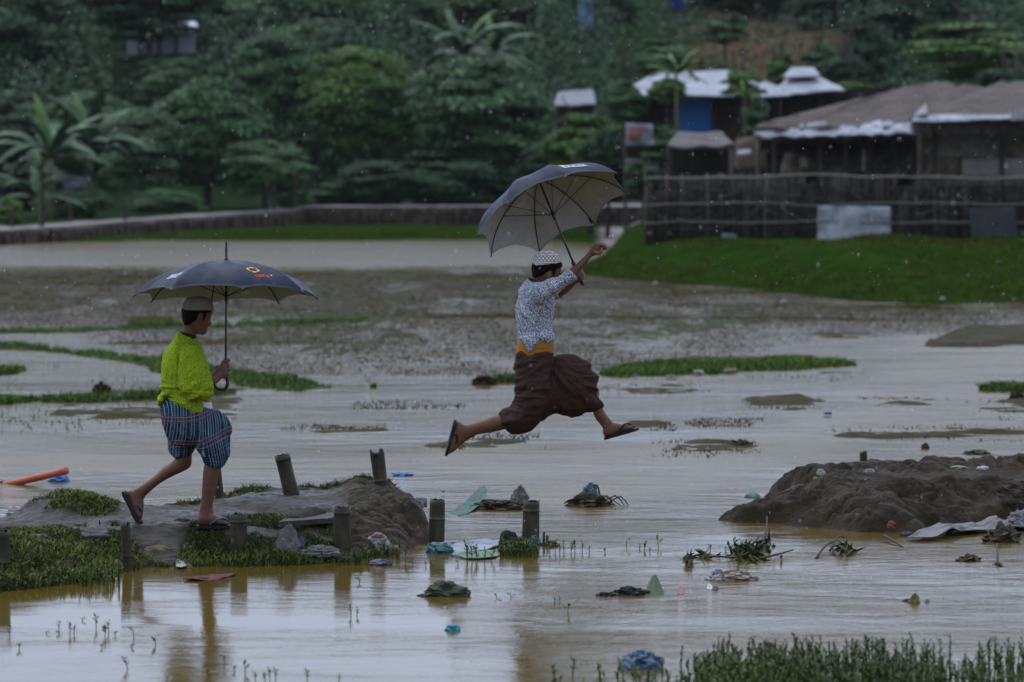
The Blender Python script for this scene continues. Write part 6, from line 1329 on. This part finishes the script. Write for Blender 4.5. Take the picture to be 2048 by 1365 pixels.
# far arm and fist on the handle
HX, HY = 1160.5, 556; HD = .085
chain(b, D2, [(1072, 588, .13), (1092, 592, .16), (1112, 588, .165), (1132, 574, .145), (1147, 563, .115), (1154, 559, .10)], [.045, .042, .037, .034, .027, .025], 12)
hdir = pt(D2, 1166, 571, HD) - pt(D2, 1146, 524, HD); hdir /= np.linalg.norm(hdir); hx = np.cross([0, 1, 0], hdir); hx /= np.linalg.norm(hx)
if hx[0] < 0: hx = -hx
hc = pt(D2, HX, HY, HD)
loft(b, D2, [(1147, 551, 1153, 568, .105, .022), (1151, 545, 1158, 567, .118, .020), (1154.5, 541, 1161, 565, .120, .017), (1158, 541, 1164, 562, .118, .013)], n=18)
for k, off in enumerate((-.052, -.032, -.012, .008)):
    c = hc + hdir * off; fr = (.0092, .0096, .0094, .0082)[k]; ang = np.radians([100, 55, 10, -40, -95, -140]); rr = np.array([.030, .031, .0285, .0265, .0245, .0235])
    b.tube([c + hx * math.cos(a) * r_ + np.array([0, 1, 0]) * math.sin(a) * r_ for a, r_ in zip(ang, rr)], [fr * 1.02, fr * 1.1, fr, fr * 1.02, fr * .95, fr * .8], 9, 3)
b.tube([hc + hdir * -.02 - hx * .028 + np.array([0, .02, 0]), hc + hdir * -.045 - hx * .026 + np.array([0, -.004, 0]), hc + hdir * -.062 - hx * .008 + np.array([0, -.024, 0]), hc + hdir * -.066 + hx * .010 + np.array([0, -.026, 0])], [.013, .0115, .010, .008], 9, 3)
# legs: near one trailing, far one reaching forward
loft(b, D2, [(1050, 740, 1092, 755, -.06, .085), (1042, 790, 1075, 808, -.06, .068), (1020, 824, 1046, 850, -.06, .054), (1003, 828, 1016, 857, -.06, .050), (990, 831, 998, 862, -.06, .049), (976, 836, 983, 865.5, -.06, .048), (962, 841, 966, 868, -.06, .042), (951, 845, 954, 870, -.06, .036), (940, 849, 945, 875, -.06, .030), (930, 850, 936, 880, -.06, .029), (921, 846, 932, 884, -.06, .030)])
loft(b, D2, [(917.5, 842, 934, 878, -.06, .022), (913.5, 844, 931, 883, -.06, .031), (908.5, 852, 925, 889, -.06, .033), (903.5, 866, 917, 895, -.06, .037), (899.5, 880, 911, 901, -.06, .041), (897, 892, 905, 905, -.06, .040), (896.2, 899, 901.5, 907, -.06, .034)])
toes(b, D2, [(898.5, 906, -.06 + dx, k) for dx, k in ((-.032, 1.15), (-.014, .95), (.002, .9), (.016, .85), (.03, .78))], .0085)
loft(b, D2, [(1095, 730, 1100, 775, .07, .08), (1140, 728, 1140, 775, .07, .072), (1172, 744, 1165, 785, .07, .06), (1180, 775, 1190, 762, .07, .054), (1179, 800, 1197, 790, .07, .052), (1184.5, 821, 1204, 813, .07, .048), (1191.5, 838, 1214, 830, .07, .043), (1200, 849, 1222, 840, .07, .034), (1206, 858, 1229, 849, .07, .030), (1207, 866, 1232, 857, .07, .029)])
loft(b, D2, [(1205, 864, 1208.5, 873.5, .07, .022), (1206.5, 857, 1211, 875, .07, .030), (1214, 848, 1218, 874, .07, .032), (1228, 846, 1232, 870, .07, .035), (1243, 848, 1246, 865, .07, .040), (1257, 849.5, 1260, 860.5, .07, .042), (1264, 850.5, 1266, 858.5, .07, .038)])
toes(b, D2, [(1269 - abs(dx + .03) * 55, 853.2, .07 + dx, k) for dx, k in ((-.032, 1.2), (-.013, .98), (.003, .92), (.018, .86), (.032, .78))], .009)
me = b.remesh('body', .0042, 5); displace(me, lambda V, N: .0012 * noise(V[:, 0] * 30, V[:, 1] * 30, V[:, 2] * 30, 4)); part(me, 'body', SKIN, boy2, B2_)
eb = MB()
for s in (-1, 1): eb.ball(pt(D2, 1119, 547.5, s * .030), (.0085, .010, .0075), 10, 7)
part(eb.me('eyes'), 'eyes', bpy.data.materials['eye_dark'], boy2, B2_)
b = MB()
loft(b, D2, [(1066, 522, 1119, 518, 0, .068), (1063.5, 528, 1123, 525, 0, .078), (1063, 533, 1125.5, 530, 0, .0805), (1062.8, 539, 1121, 537, 0, .081), (1063.2, 545, 1107, 543, 0, .0805), (1064.5, 551, 1094, 549, 0, .076), (1067, 555.5, 1081, 554, 0, .062)], pw=2.6)
loft(b, D2, [(1102, 538, 1113, 538, 0, .079), (1104, 547, 1110.5, 547.5, 0, .077), (1105.5, 552, 1109, 552, 0, .073)], pw=3)
me = b.remesh('hair', .004, 3); displace(me, lambda V, N: .002 * noise(V[:, 0] * 90, V[:, 1] * 90, V[:, 2] * 40, 6)); part(me, 'hair', HAIR, boy2, B2_)
def m_cap():
    M = Mat('embroidered_cap'); a = M.n('ShaderNodeAttribute'); a.attribute_name = 'capuv'; s = M.n('ShaderNodeSeparateXYZ'); M.l(a.outputs['Vector'], s.inputs[0]); u, v = s.outputs['X'], s.outputs['Y']
    def line(y, w): return M.math('LESS_THAN', M.math('ABSOLUTE', M.math('SUBTRACT', v, y)), w)
    wave = M.math('MULTIPLY', M.math('SINE', M.math('MULTIPLY', u, 6.28318 * 11)), .13)
    w1 = M.math('LESS_THAN', M.math('ABSOLUTE', M.math('SUBTRACT', M.math('SUBTRACT', v, .50), wave)), .035); w2 = M.math('LESS_THAN', M.math('ABSOLUTE', M.math('ADD', M.math('SUBTRACT', v, .50), wave)), .035)
    z = M.math('LESS_THAN', M.math('ABSOLUTE', M.math('SUBTRACT', M.math('SUBTRACT', v, .16), M.math('MULTIPLY', M.math('SINE', M.math('MULTIPLY', u, 6.28318 * 30)), .025))), .022)
    t1 = M.math('LESS_THAN', M.math('ABSOLUTE', M.math('SUBTRACT', M.math('SUBTRACT', v, .84), M.math('MULTIPLY', M.math('SINE', M.math('MULTIPLY', u, 6.28318 * 9)), .05))), .024)
    p = z
    for q in (w1, w2, t1, line(.29, .016), line(.71, .016)): p = M.math('MAXIMUM', p, q)
    M.set(M.mix(M.math('MULTIPLY', p, .9), (.74, .72, .68), (.035, .035, .045)), .8, .25); M.bump(M.noise(220, M.co('Object'), 2), .3, .003); return M.m
b = MB(); loft(b, D2, [(1063.8, 531.5, 1122.2, 526, 0, .082), (1064.5, 524, 1121.3, 520, 0, .083), (1067, 514.5, 1117.5, 511.5, 0, .078), (1071, 508, 1112.5, 506.5, 0, .067), (1077, 504, 1107, 503.3, 0, .05), (1086, 502.3, 1099, 502, 0, .025)], pw=2.6)
me = b.remesh('cap', .004, 3); V, N = get_vn(me); c0, c1 = pt(D2, 1093, 531), pt(D2, 1092, 502); hz = (V[:, 2] - c0[2] + .02 * (V[:, 0] - c0[0])) / (c1[2] - c0[2])
set_attr(me, 'capuv', np.stack([np.arctan2(V[:, 1] - D2, V[:, 0] - c0[0]) / (2 * np.pi), hz, 0 * hz], -1)); part(me, 'cap', m_cap(), boy2, B2_)
# shirt
b = MB()
loft(b, D2, [(1055.5, 559, 1086, 572, 0, .062), (1048, 566, 1096, 580, 0, .10), (1041.5, 576, 1103, 589, 0, .135), (1037, 592, 1107, 601, 0, .148), (1034.5, 612, 1108, 614, 0, .145), (1033, 632, 1106, 632, 0, .138), (1033.5, 650, 1103.5, 650, 0, .132), (1037, 668, 1104, 668, 0, .129), (1036.5, 680, 1106, 679, 0, .130), (1038, 686, 1105, 684, 0, .128)])
loft(b, D2, [(1054, 574, 1068, 620, -.08, .07), (1072, 567, 1086, 608, -.13, .066), (1090, 563.5, 1104, 592, -.155, .058), (1108, 557, 1120, 581, -.163, .053), (1123, 549.5, 1136, 570, -.165, .050), (1138, 540, 1152.5, 556, -.165, .046)])
loft(b, D2, [(1066, 580, 1072, 612, .10, .06), (1088, 578, 1094, 606, .14, .055), (1104, 577, 1112, 600, .158, .050), (1112, 577, 1120.5, 597, .158, .046)])
loft(b, D2, [(1037, 676, 1078, 667, -.118, .022), (1041, 684, 1079, 675, -.128, .020), (1047, 691, 1078, 683, -.133, .016), (1052, 699, 1068, 695, -.134, .013), (1056, 706, 1060, 704.5, -.132, .010)])
loft(b, D2, [(1076, 668, 1078, 682, -.115, .02), (1090, 663, 1092, 681, -.095, .03), (1104, 664, 1107, 683, -.05, .035)])
me = b.remesh('shirt', .0048, 4)
a_dir = pt(D2, 1145, 548) - pt(D2, 1080, 585); a_dir /= np.linalg.norm(a_dir)
def shirt2(V, N):
    q = pt(D2, 1118, 564, -.165); along = (V - q) @ a_dir; off = np.linalg.norm((V - q) - along[:, None] * a_dir, axis=1)
    ka = np.exp(-(off / .09) ** 2) * sstep(-.10, -.02, along)
    d = ka * .010 * ridge(along * 26 + .6 * noise(V[:, 0] * 20, V[:, 1] * 20, V[:, 2] * 20, 41), V[:, 1] * 3, off * 5, 42, 2)
    d = d + (1 - ka) * (.0085 * ridge((V[:, 0] + .75 * V[:, 2]) * 13, V[:, 1] * 8, (V[:, 2] - .4 * V[:, 0]) * 2.5, 43, 3) + .003 * noise(V[:, 0] * 10, V[:, 1] * 10, V[:, 2] * 10, 44))
    kz = np.exp(-((V[:, 2] - pt(D2, 0, 674)[2]) / .035) ** 2); return d + kz * .005 * ridge(V[:, 0] * 12, V[:, 1] * 12, V[:, 2] * 20, 45, 2)
displace(me, shirt2); part(me, 'shirt', WHITESHIRT, boy2, B2_)
b = MB(); loft(b, D2, [(1058, 554.5, 1090, 567, 0, .060), (1055.5, 557.5, 1088, 570.5, 0, .066), (1054.3, 560.5, 1086.5, 573.5, 0, .067)]); part(b.remesh('collar', .004, 2), 'collar', BLACKTRIM, boy2, B2_)
b = MB(); loft(b, D2, [(1137, 541.5, 1150.5, 557.5, -.165, .049), (1139.3, 539.6, 1153, 555.2, -.165, .0485)], sub=2); loft(b, D2, [(1111, 577, 1119.5, 597.5, .158, .048), (1113, 576.5, 1122, 596.5, .158, .047)], sub=2); part(b.remesh('cuffs', .004, 1), 'cuffs', BLACKTRIM, boy2, B2_)
b = MB(); loft(b, D2, [(1036, 682, 1106, 680, 0, .131), (1034.5, 692, 1107.5, 690, 0, .136), (1033.5, 702, 1107, 700, 0, .137), (1032.5, 711, 1105.5, 708, 0, .137), (1034, 714, 1104.5, 711, 0, .134)]); me = b.remesh('sash', .005, 3); displace(me, folds(.003, 51, 5, 40)); part(me, 'sash', SASH, boy2, B2_)
# lungi
b = MB()
loft(b, D2, [(1033.5, 708, 1104.5, 707, 0, .133), (1032.5, 722, 1106, 720, 0, .142), (1034, 742, 1104, 744, -.005, .148), (1036.5, 765, 1100, 770, -.02, .146), (1036.5, 788, 1092, 797, -.035, .135), (1034, 806, 1082, 822, -.045, .118), (1025, 817, 1072, 842, -.055, .10), (1013, 823, 1052, 857, -.06, .083), (1005.5, 828, 1033, 860, -.06, .070), (1003.5, 831, 1022, 858.5, -.06, .062)])
loft(b, D2, [(1075, 712, 1058, 845, .0, .12), (1092, 714, 1082, 836, .02, .13), (1108, 716.5, 1102, 827, .04, .13), (1130, 718.5, 1128, 825, .055, .125), (1150, 722, 1155, 824, .065, .115), (1168, 731, 1176, 822.5, .07, .10), (1180, 744, 1187, 821, .07, .088), (1187, 758, 1193, 819, .07, .076), (1191, 775, 1199, 815, .07, .068), (1194, 790, 1203, 812, .07, .062)])
me = b.remesh('lungi', .005, 4); kn = pt(D2, 1101, 718)
def lungi_fold(V, N):
    x, z = V[:, 0] - kn[0], V[:, 2] - kn[2]; ang = np.arctan2(-z, x + .04); rad = np.hypot(x + .04, z)
    fan = .025 * ridge(ang * 3.6 + .4 * noise(V[:, 0] * 5, V[:, 1] * 5, V[:, 2] * 5, 61), rad * 2.2, V[:, 1] * 1.5, 62, 3) * sstep(.0, .10, rad)
    k = sstep(-.03, .06, x); rear = .015 * ridge(x * 6 - z * 5, V[:, 1] * 4, z * 9, 63, 3); hem = .008 * np.exp(-((z - (pt(D2, 0, 812)[2] - kn[2])) / .012) ** 2) * (x > 0)
    return fan * (.35 + .65 * k) + rear * (1 - .6 * k) + hem + .003 * noise(V[:, 0] * 16, V[:, 1] * 16, V[:, 2] * 16, 64)
displace(me, lungi_fold); part(me, 'lungi', LUNGI, boy2, B2_)
flipflop(D2, (911, 840, -.06), (892, 912, -.06), (-.08, 1, 0), .09, .018, SOLEB, SOLEB, [[(905, 872, -.105), (913, 869, -.11), (914, 881, -.10), (908, 891, -.08), (901, 896, -.07)], [(905, 872, -.015), (913, 876, -.015), (911, 888, -.04), (901, 896, -.07)], [(907, 868, -.108), (915, 872, -.106), (913, 886, -.09)]], boy2, B2_)
flipflop(D2, (1208, 878, .07), (1278, 857.5, .07), (0, 1, 0), .09, .016, SOLEB, SOLEB, [[(1235, 870, .022), (1240, 858, .022), (1248, 849, .04), (1258, 848, .055), (1264, 852, .062)], [(1240, 866, .115), (1248, 851, .105), (1257, 848, .08), (1264, 852, .062)], [(1237, 868, .024), (1243, 856, .025), (1251, 848.5, .045)]], boy2, B2_)

# ------------------------------------------------------------------ umbrellas
def m_nylon(name, lo, hi, rough, spec, scale=40):
    M = Mat(name); w = M.co('Object'); n = M.noise(scale, w, 4, .65)
    M.set(M.ramp(n, [(.3, lo), (.7, hi)]), M.ramp(M.noise(9, w, 3), [(.3, rough * .8), (.7, rough * 1.2)]), spec); M.bump(M.noise(22, w, 3), .2, .004); return M.m
NYL = m_nylon('navy_nylon', (.004, .010, .026), (.008, .018, .042), .42, .08); LIN = m_nylon('silvery_lining', (.34, .345, .325), (.44, .445, .425), .75, .1, 14)
FRAME = simple('black_frame', (.010, .010, .011), .35, .2, 40, .5); EDGE = simple('canopy_edge', (.22, .24, .28), .5, .2, 40, .4)
def umbrella(label, apex, axis, R, H, th0, depth_pow=1.75, scallop=.10, warp=None, seed=0, dents=()):
    axis = np.asarray(axis, float); axis /= np.linalg.norm(axis); e1 = np.array([1., 0, 0]); e1 -= axis * e1.dot(axis); e1 /= np.linalg.norm(e1); e2 = np.cross(axis, e1)
    apex = np.asarray(apex, float)
    def rib(k, t):
        a = th0 + k * math.pi / 4; t = np.asarray(t, float); Rk = R * (1 if warp is None else warp[k % 8])
        r_ = Rk * np.sin(t * 1.18) / math.sin(1.18); h = -H * t ** depth_pow
        return apex + np.multiply.outer(r_, math.cos(a) * e1 + math.sin(a) * e2) + np.multiply.outer(h, axis)
    def surf(k, s, t):
        s = np.asarray(s, float); t = np.asarray(t, float); tt = t * (1 - scallop * 4 * s * (1 - s) * t ** 2)
        a = (1 - s)[..., None] * rib(k, tt) + s[..., None] * rib(k + 1, tt)
        sag = .021 * 4 * s * (1 - s) * t * (1 - .6 * t)
        wr = .0032 * t ** 1.5 * np.sin(s * 31 + 5 * t + k) * (4 * s * (1 - s)) ** .3 * (np.exp(-s * 5) + np.exp(-(1 - s) * 5)) + .0035 * t * noise(s * 6 + k * 9, t * 5, seed, seed)
        return a + (wr - sag)[..., None] * axis
    t = empty('umbrella', label, 'umbrella', tuple(apex)); ns, ntt = 20, 22; tv = np.linspace(.012, 1, ntt)
    T_, Sg = np.meshgrid(tv, np.linspace(0, 1, ns + 1)[:-1], indexing='ij'); rows = np.concatenate([surf(k, Sg, T_) for k in range(8)], 1) - apex
    m, n = rows.shape[:2]; N = np.cross(np.gradient(rows, axis=0), np.roll(rows, -1, 1) - np.roll(rows, 1, 1)); N /= np.linalg.norm(N, axis=-1)[..., None] + 1e-12
    if N[m // 2].mean(0).dot(axis) < 0: N = -N
    V = np.vstack([rows.reshape(-1, 3), (rows - N * .0025).reshape(-1, 3)]); f = grid_faces(m, n, True); q = np.arange(n) + (m - 1) * n; q2 = (np.arange(n) + 1) % n + (m - 1) * n
    rim = np.stack([q, q2, q2 + m * n, q + m * n], -1); F_ = np.vstack([f, f[:, ::-1] + m * n, rim])
    o = link('canopy', mesh('canopy', V, F_, True, None, np.concatenate([np.zeros(len(f)), np.ones(len(f)), np.full(len(rim), 2)])), [NYL, LIN, EDGE], t)
    hub = -axis * .0
    run = -axis * (H * 1.02)
    for k in range(8):
        tt = np.linspace(.02, 1.0, 12); b = MB(); b.tube(rib(k, tt) - apex - axis * .010, .0032, 7); end = rib(k, 1.0) - apex; dirn = end - (rib(k, .97) - apex); dirn /= np.linalg.norm(dirn); b.tube([end - axis * .004 - dirn * .008, end + dirn * .016], .0038, 7); rb = b.build('rib', FRAME, t)
        b = MB(); b.tube([run, rib(k, .53) - apex - axis * .012], .0024, 6); b.build('stretcher', FRAME, t)
    return t, surf, rib, axis, e1, e2
def decal(t, surf, k, pts2, faces, mat, name, uv0, scale, rot=0.0, lift=.0022, parent=None):
    """flat artwork laid on panel k; uv0 is its centre as (s, t), scale in metres"""
    p = np.asarray(pts2, float); c, s = math.cos(rot), math.sin(rot); p = np.stack([p[:, 0] * c - p[:, 1] * s, p[:, 0] * s + p[:, 1] * c], -1) * scale
    apex = np.array(t.location); e = 1e-3; o0 = surf(k, np.array([uv0[0]]), np.array([uv0[1]]))[0]; ds = (surf(k, np.array([uv0[0] + e]), np.array([uv0[1]]))[0] - o0) / e; dt = (surf(k, np.array([uv0[0]]), np.array([uv0[1] + e]))[0] - o0) / e
    wd = np.linalg.norm(ds) / uv0[1]; ld = np.linalg.norm(dt); tt = uv0[1] + p[:, 1] / ld; ss = uv0[0] + p[:, 0] / (wd * tt); ss = np.clip(ss, .01, .99); tt = np.clip(tt, .02, .985)
    V = surf(k, ss, tt); nn = np.cross(ds, dt); nn /= np.linalg.norm(nn); nn = nn if nn[2] > 0 else -nn
    return link(name, mesh(name, V + nn * lift - apex, faces), mat, parent or t)
def grid2(w, h, nu, nv):
    u, v = np.meshgrid(np.linspace(-w / 2, w / 2, nu), np.linspace(-h / 2, h / 2, nv), indexing='ij'); return np.stack([u, v], -1).reshape(-1, 2), grid_faces(nu, nv)
def text2(s, size=1.0):
    cu = bpy.data.curves.new('txt', 'FONT'); cu.body = s; cu.size = size; cu.align_x = 'CENTER'; cu.align_y = 'CENTER'; cu.resolution_u = 3; cu.offset = .0012
    o = bpy.data.objects.new('txt', cu); COL.objects.link(o); dg = bpy.context.evaluated_depsgraph_get(); dg.update(); me = bpy.data.meshes.new_from_object(o.evaluated_get(dg)); bpy.data.objects.remove(o)
    import bmesh
    bm = bmesh.new(); bm.from_mesh(me); bmesh.ops.triangulate(bm, faces=bm.faces)
    for _ in range(2): bmesh.ops.subdivide_edges(bm, edges=[e for e in bm.edges if e.calc_length() > .12 * size], cuts=1)
    bmesh.ops.triangulate(bm, faces=bm.faces); V = np.array([v.co[:2] for v in bm.verts]); F_ = np.array([[v.index for v in f.verts] for f in bm.faces]); bm.free(); return V, F_
INKS = [simple('print_orange', (.62, .24, .03), .6, .15), simple('print_yellow', (.70, .55, .06), .6, .15), simple('print_red', (.50, .055, .03), .6, .15), simple('print_green', (.42, .50, .10), .6, .15)]
WHITEINK = simple('print_white', (.62, .64, .68), .55, .12, 60); DARKINK = simple('print_dark', (.06, .07, .10), .6, .2)
def printed_panel(t, surf, k, uv, w, h, rot, lines):
    V, Fc = grid2(w, h, 14, 8); o = decal(t, surf, k, V, Fc, WHITEINK, 'printed_label', uv, 1.0, rot)
    r = np.random.default_rng(k)
    for j, yy in enumerate(lines):      # rows of small illegible marks, as in the photograph
        x = -w * .42; Vs = []; Fs = []
        while x < w * .42:
            l = r.uniform(.04, .11) * w
            if r.random() < .85: 
                g, f = grid2(l * .8, h * r.uniform(.12, .2), 3, 2); Vs.append(g + (x + l / 2, yy * h)); Fs.append(f + sum(len(q) for q in Vs[:-1]))
            x += l
        decal(t, surf, k, np.vstack(Vs), np.vstack(Fs), DARKINK, 'print', uv, 1.0, rot, .0030, o)
# umbrella of the boy in green: leans a little away from the camera
DU = D1 - .075; tilt = math.radians(7.0)
apex1 = pt(DU, 452.5, 521); ax1 = np.array([-.006, math.sin(tilt), math.cos(tilt)])
u1, s1, r1, a1, e1_, e2_ = umbrella('dark umbrella held upright, printed with an orange logo, over the boy in green', apex1, ax1, .553, .215, math.radians(-76), seed=1)
def P0(v): return np.asarray(v, float) - apex1
grip = pt(DU, 451.5, 735); low = pt(DU, 455, 757)
b = MB(); b.tube([P0(apex1 - a1 * .0), P0(apex1 * .5 + grip * .5), P0(grip), P0(low)], [.0065, .0066, .0068, .0072], 12); b.build('shaft', FRAME, u1)
b = MB(); b.tube([P0(apex1 - a1 * .008), P0(apex1 + a1 * .008), P0(apex1 + a1 * .014), P0(apex1 + a1 * .06), P0(apex1 + a1 * .112), P0(apex1 + a1 * .118)], [.016, .014, .0085, .008, .007, .004], 12); b.build('ferrule', FRAME, u1)
b = MB(); b.tube([P0(pt(DU, x, y)) for x, y in ((452.5, 742), (454.5, 758), (454.6, 770), (450.5, 777.5), (442, 780), (433.5, 777), (429, 769.5), (428.5, 757))], .0105, 12, 4); b.build('handle', FRAME, u1)
b = MB(); b.tube([-a1 * .245, -a1 * .205], .011, 12); b.build('runner', FRAME, u1)
# the emblem: a ring of little coloured hands above the word
ring = []
r = np.random.default_rng(2)
for k in range(16):
    a = k / 16 * 2 * np.pi; c = np.array([math.cos(a), math.sin(a)]) * .034; n = 9; rad = .0105
    q = [(0, 0)] + [(math.cos(f * 2 * np.pi / n) * rad * (1.25 if f % 2 else .62), math.sin(f * 2 * np.pi / n) * rad * (1.25 if f % 2 else .62)) for f in range(n)]
    lg = decal(u1, s1, 0, np.array(q) + c, np.array([(0, 1 + f, 1 + (f + 1) % n) for f in range(n)]), INKS[(0, 1, 0, 2, 3, 1, 2, 0)[k % 8]], 'emblem_hand', (.40, .58), 1.0, 0, .0024 + .00005 * k)
V, Fc = text2('care', .060); decal(u1, s1, 0, V * np.array([1, -1]), Fc[:, ::-1], INKS[2], 'lettering', (.47, .745), 1.0, 0); 
ang = np.linspace(0, 2 * np.pi, 8, endpoint=False); q = np.vstack([[(0, 0)], np.stack([np.cos(ang), np.sin(ang)], -1) * .006]); decal(u1, s1, 0, q + (.072, -.014), np.array([(0, 1 + f, 1 + (f + 1) % 8) for f in range(8)]), WHITEINK, 'dot', (.47, .745), 1.0)
printed_panel(u1, s1, 6, (.70, .72), .14, .055, 0.0, (-.24, .02, .27))
# umbrella of the leaping boy: tipped back by the wind
phi = math.radians(23.5); im = np.array([-80., 0, 194.]); im /= np.linalg.norm(im); ax2 = im * math.cos(phi) + np.array([0, math.sin(phi), 0])
DU2 = D2 + HD; rimc = pt(DU2, 1105.5, 428.5); H2 = .275; apex2 = rimc + ax2 * H2
u2, s2, r2, a2, _, _ = umbrella('dark umbrella tipped back by the wind, showing its silvery lining, held by the leaping boy', apex2, ax2, .535, H2, math.radians(-36), 1.9, .11, (1.0, 1.0, .98, 1.04, 1.0, 1.0, .98, 1.0), seed=3)
def P2(v): return np.asarray(v, float) - apex2
hend = rimc + (rimc - apex2) / H2 * .0; low2 = pt(DU2, 1166, 571); jn = pt(DU2, 1147, 527)
b = MB(); b.tube([P2(apex2), P2(apex2 - a2 * .3), P2(jn * .5 + (apex2 - a2 * .3) * .5), P2(jn)], [.0062, .0064, .0068, .007], 12); b.build('shaft', FRAME, u2)
b = MB(); b.tube([P2(jn - (low2 - jn) * .12), P2(jn), P2(jn + (low2 - jn) * .12), P2(jn + (low2 - jn) * .5), P2(low2 - (low2 - jn) * .06), P2(low2)], [.008, .015, .0125, .0135, .0145, .009], 12); b.build('handle', FRAME, u2)
b = MB(); b.tube([-a2 * .006, a2 * .012, a2 * .05], [.009, .005, .003], 10); b.build('ferrule', FRAME, u2)
b = MB(); b.tube([-a2 * (H2 * 1.02) + a2 * .02, -a2 * (H2 * 1.02) - a2 * .035], .011, 12); b.build('runner', FRAME, u2)
b = MB(); q = r2(2, .86) - apex2; b.tube([q - a2 * .02, q - a2 * .05, q - a2 * .065], [.008, .007, .003], 8, 2); b.build('tie_strap', FRAME, u2)
printed_panel(u2, s2, 7, (.42, .74), .20, .06, math.pi / 2 * 0, (-.24, .02, .27))

# ------------------------------------------------------------------ rainy air
HZ = bpy.data.materials.new('rain_haze'); HZ.use_nodes = True; ht = HZ.node_tree; ht.nodes.remove(ht.nodes['Principled BSDF'])
pv = ht.nodes.new('ShaderNodeVolumePrincipled'); pv.inputs['Color'].default_value = (.86, .93, .96, 1); pv.inputs['Density'].default_value = .00009; pv.inputs['Anisotropy'].default_value = .2
ht.links.new(pv.outputs[0], ht.nodes['Material Output'].inputs['Volume'])
b = MB(); b.box((-75, -4, -1.4), (75, 206, 17)); tag(b.build('haze', HZ, None, False), kind='stuff')
sc.cycles.volume_bounces = 0; sc.cycles.volume_step_rate = 4
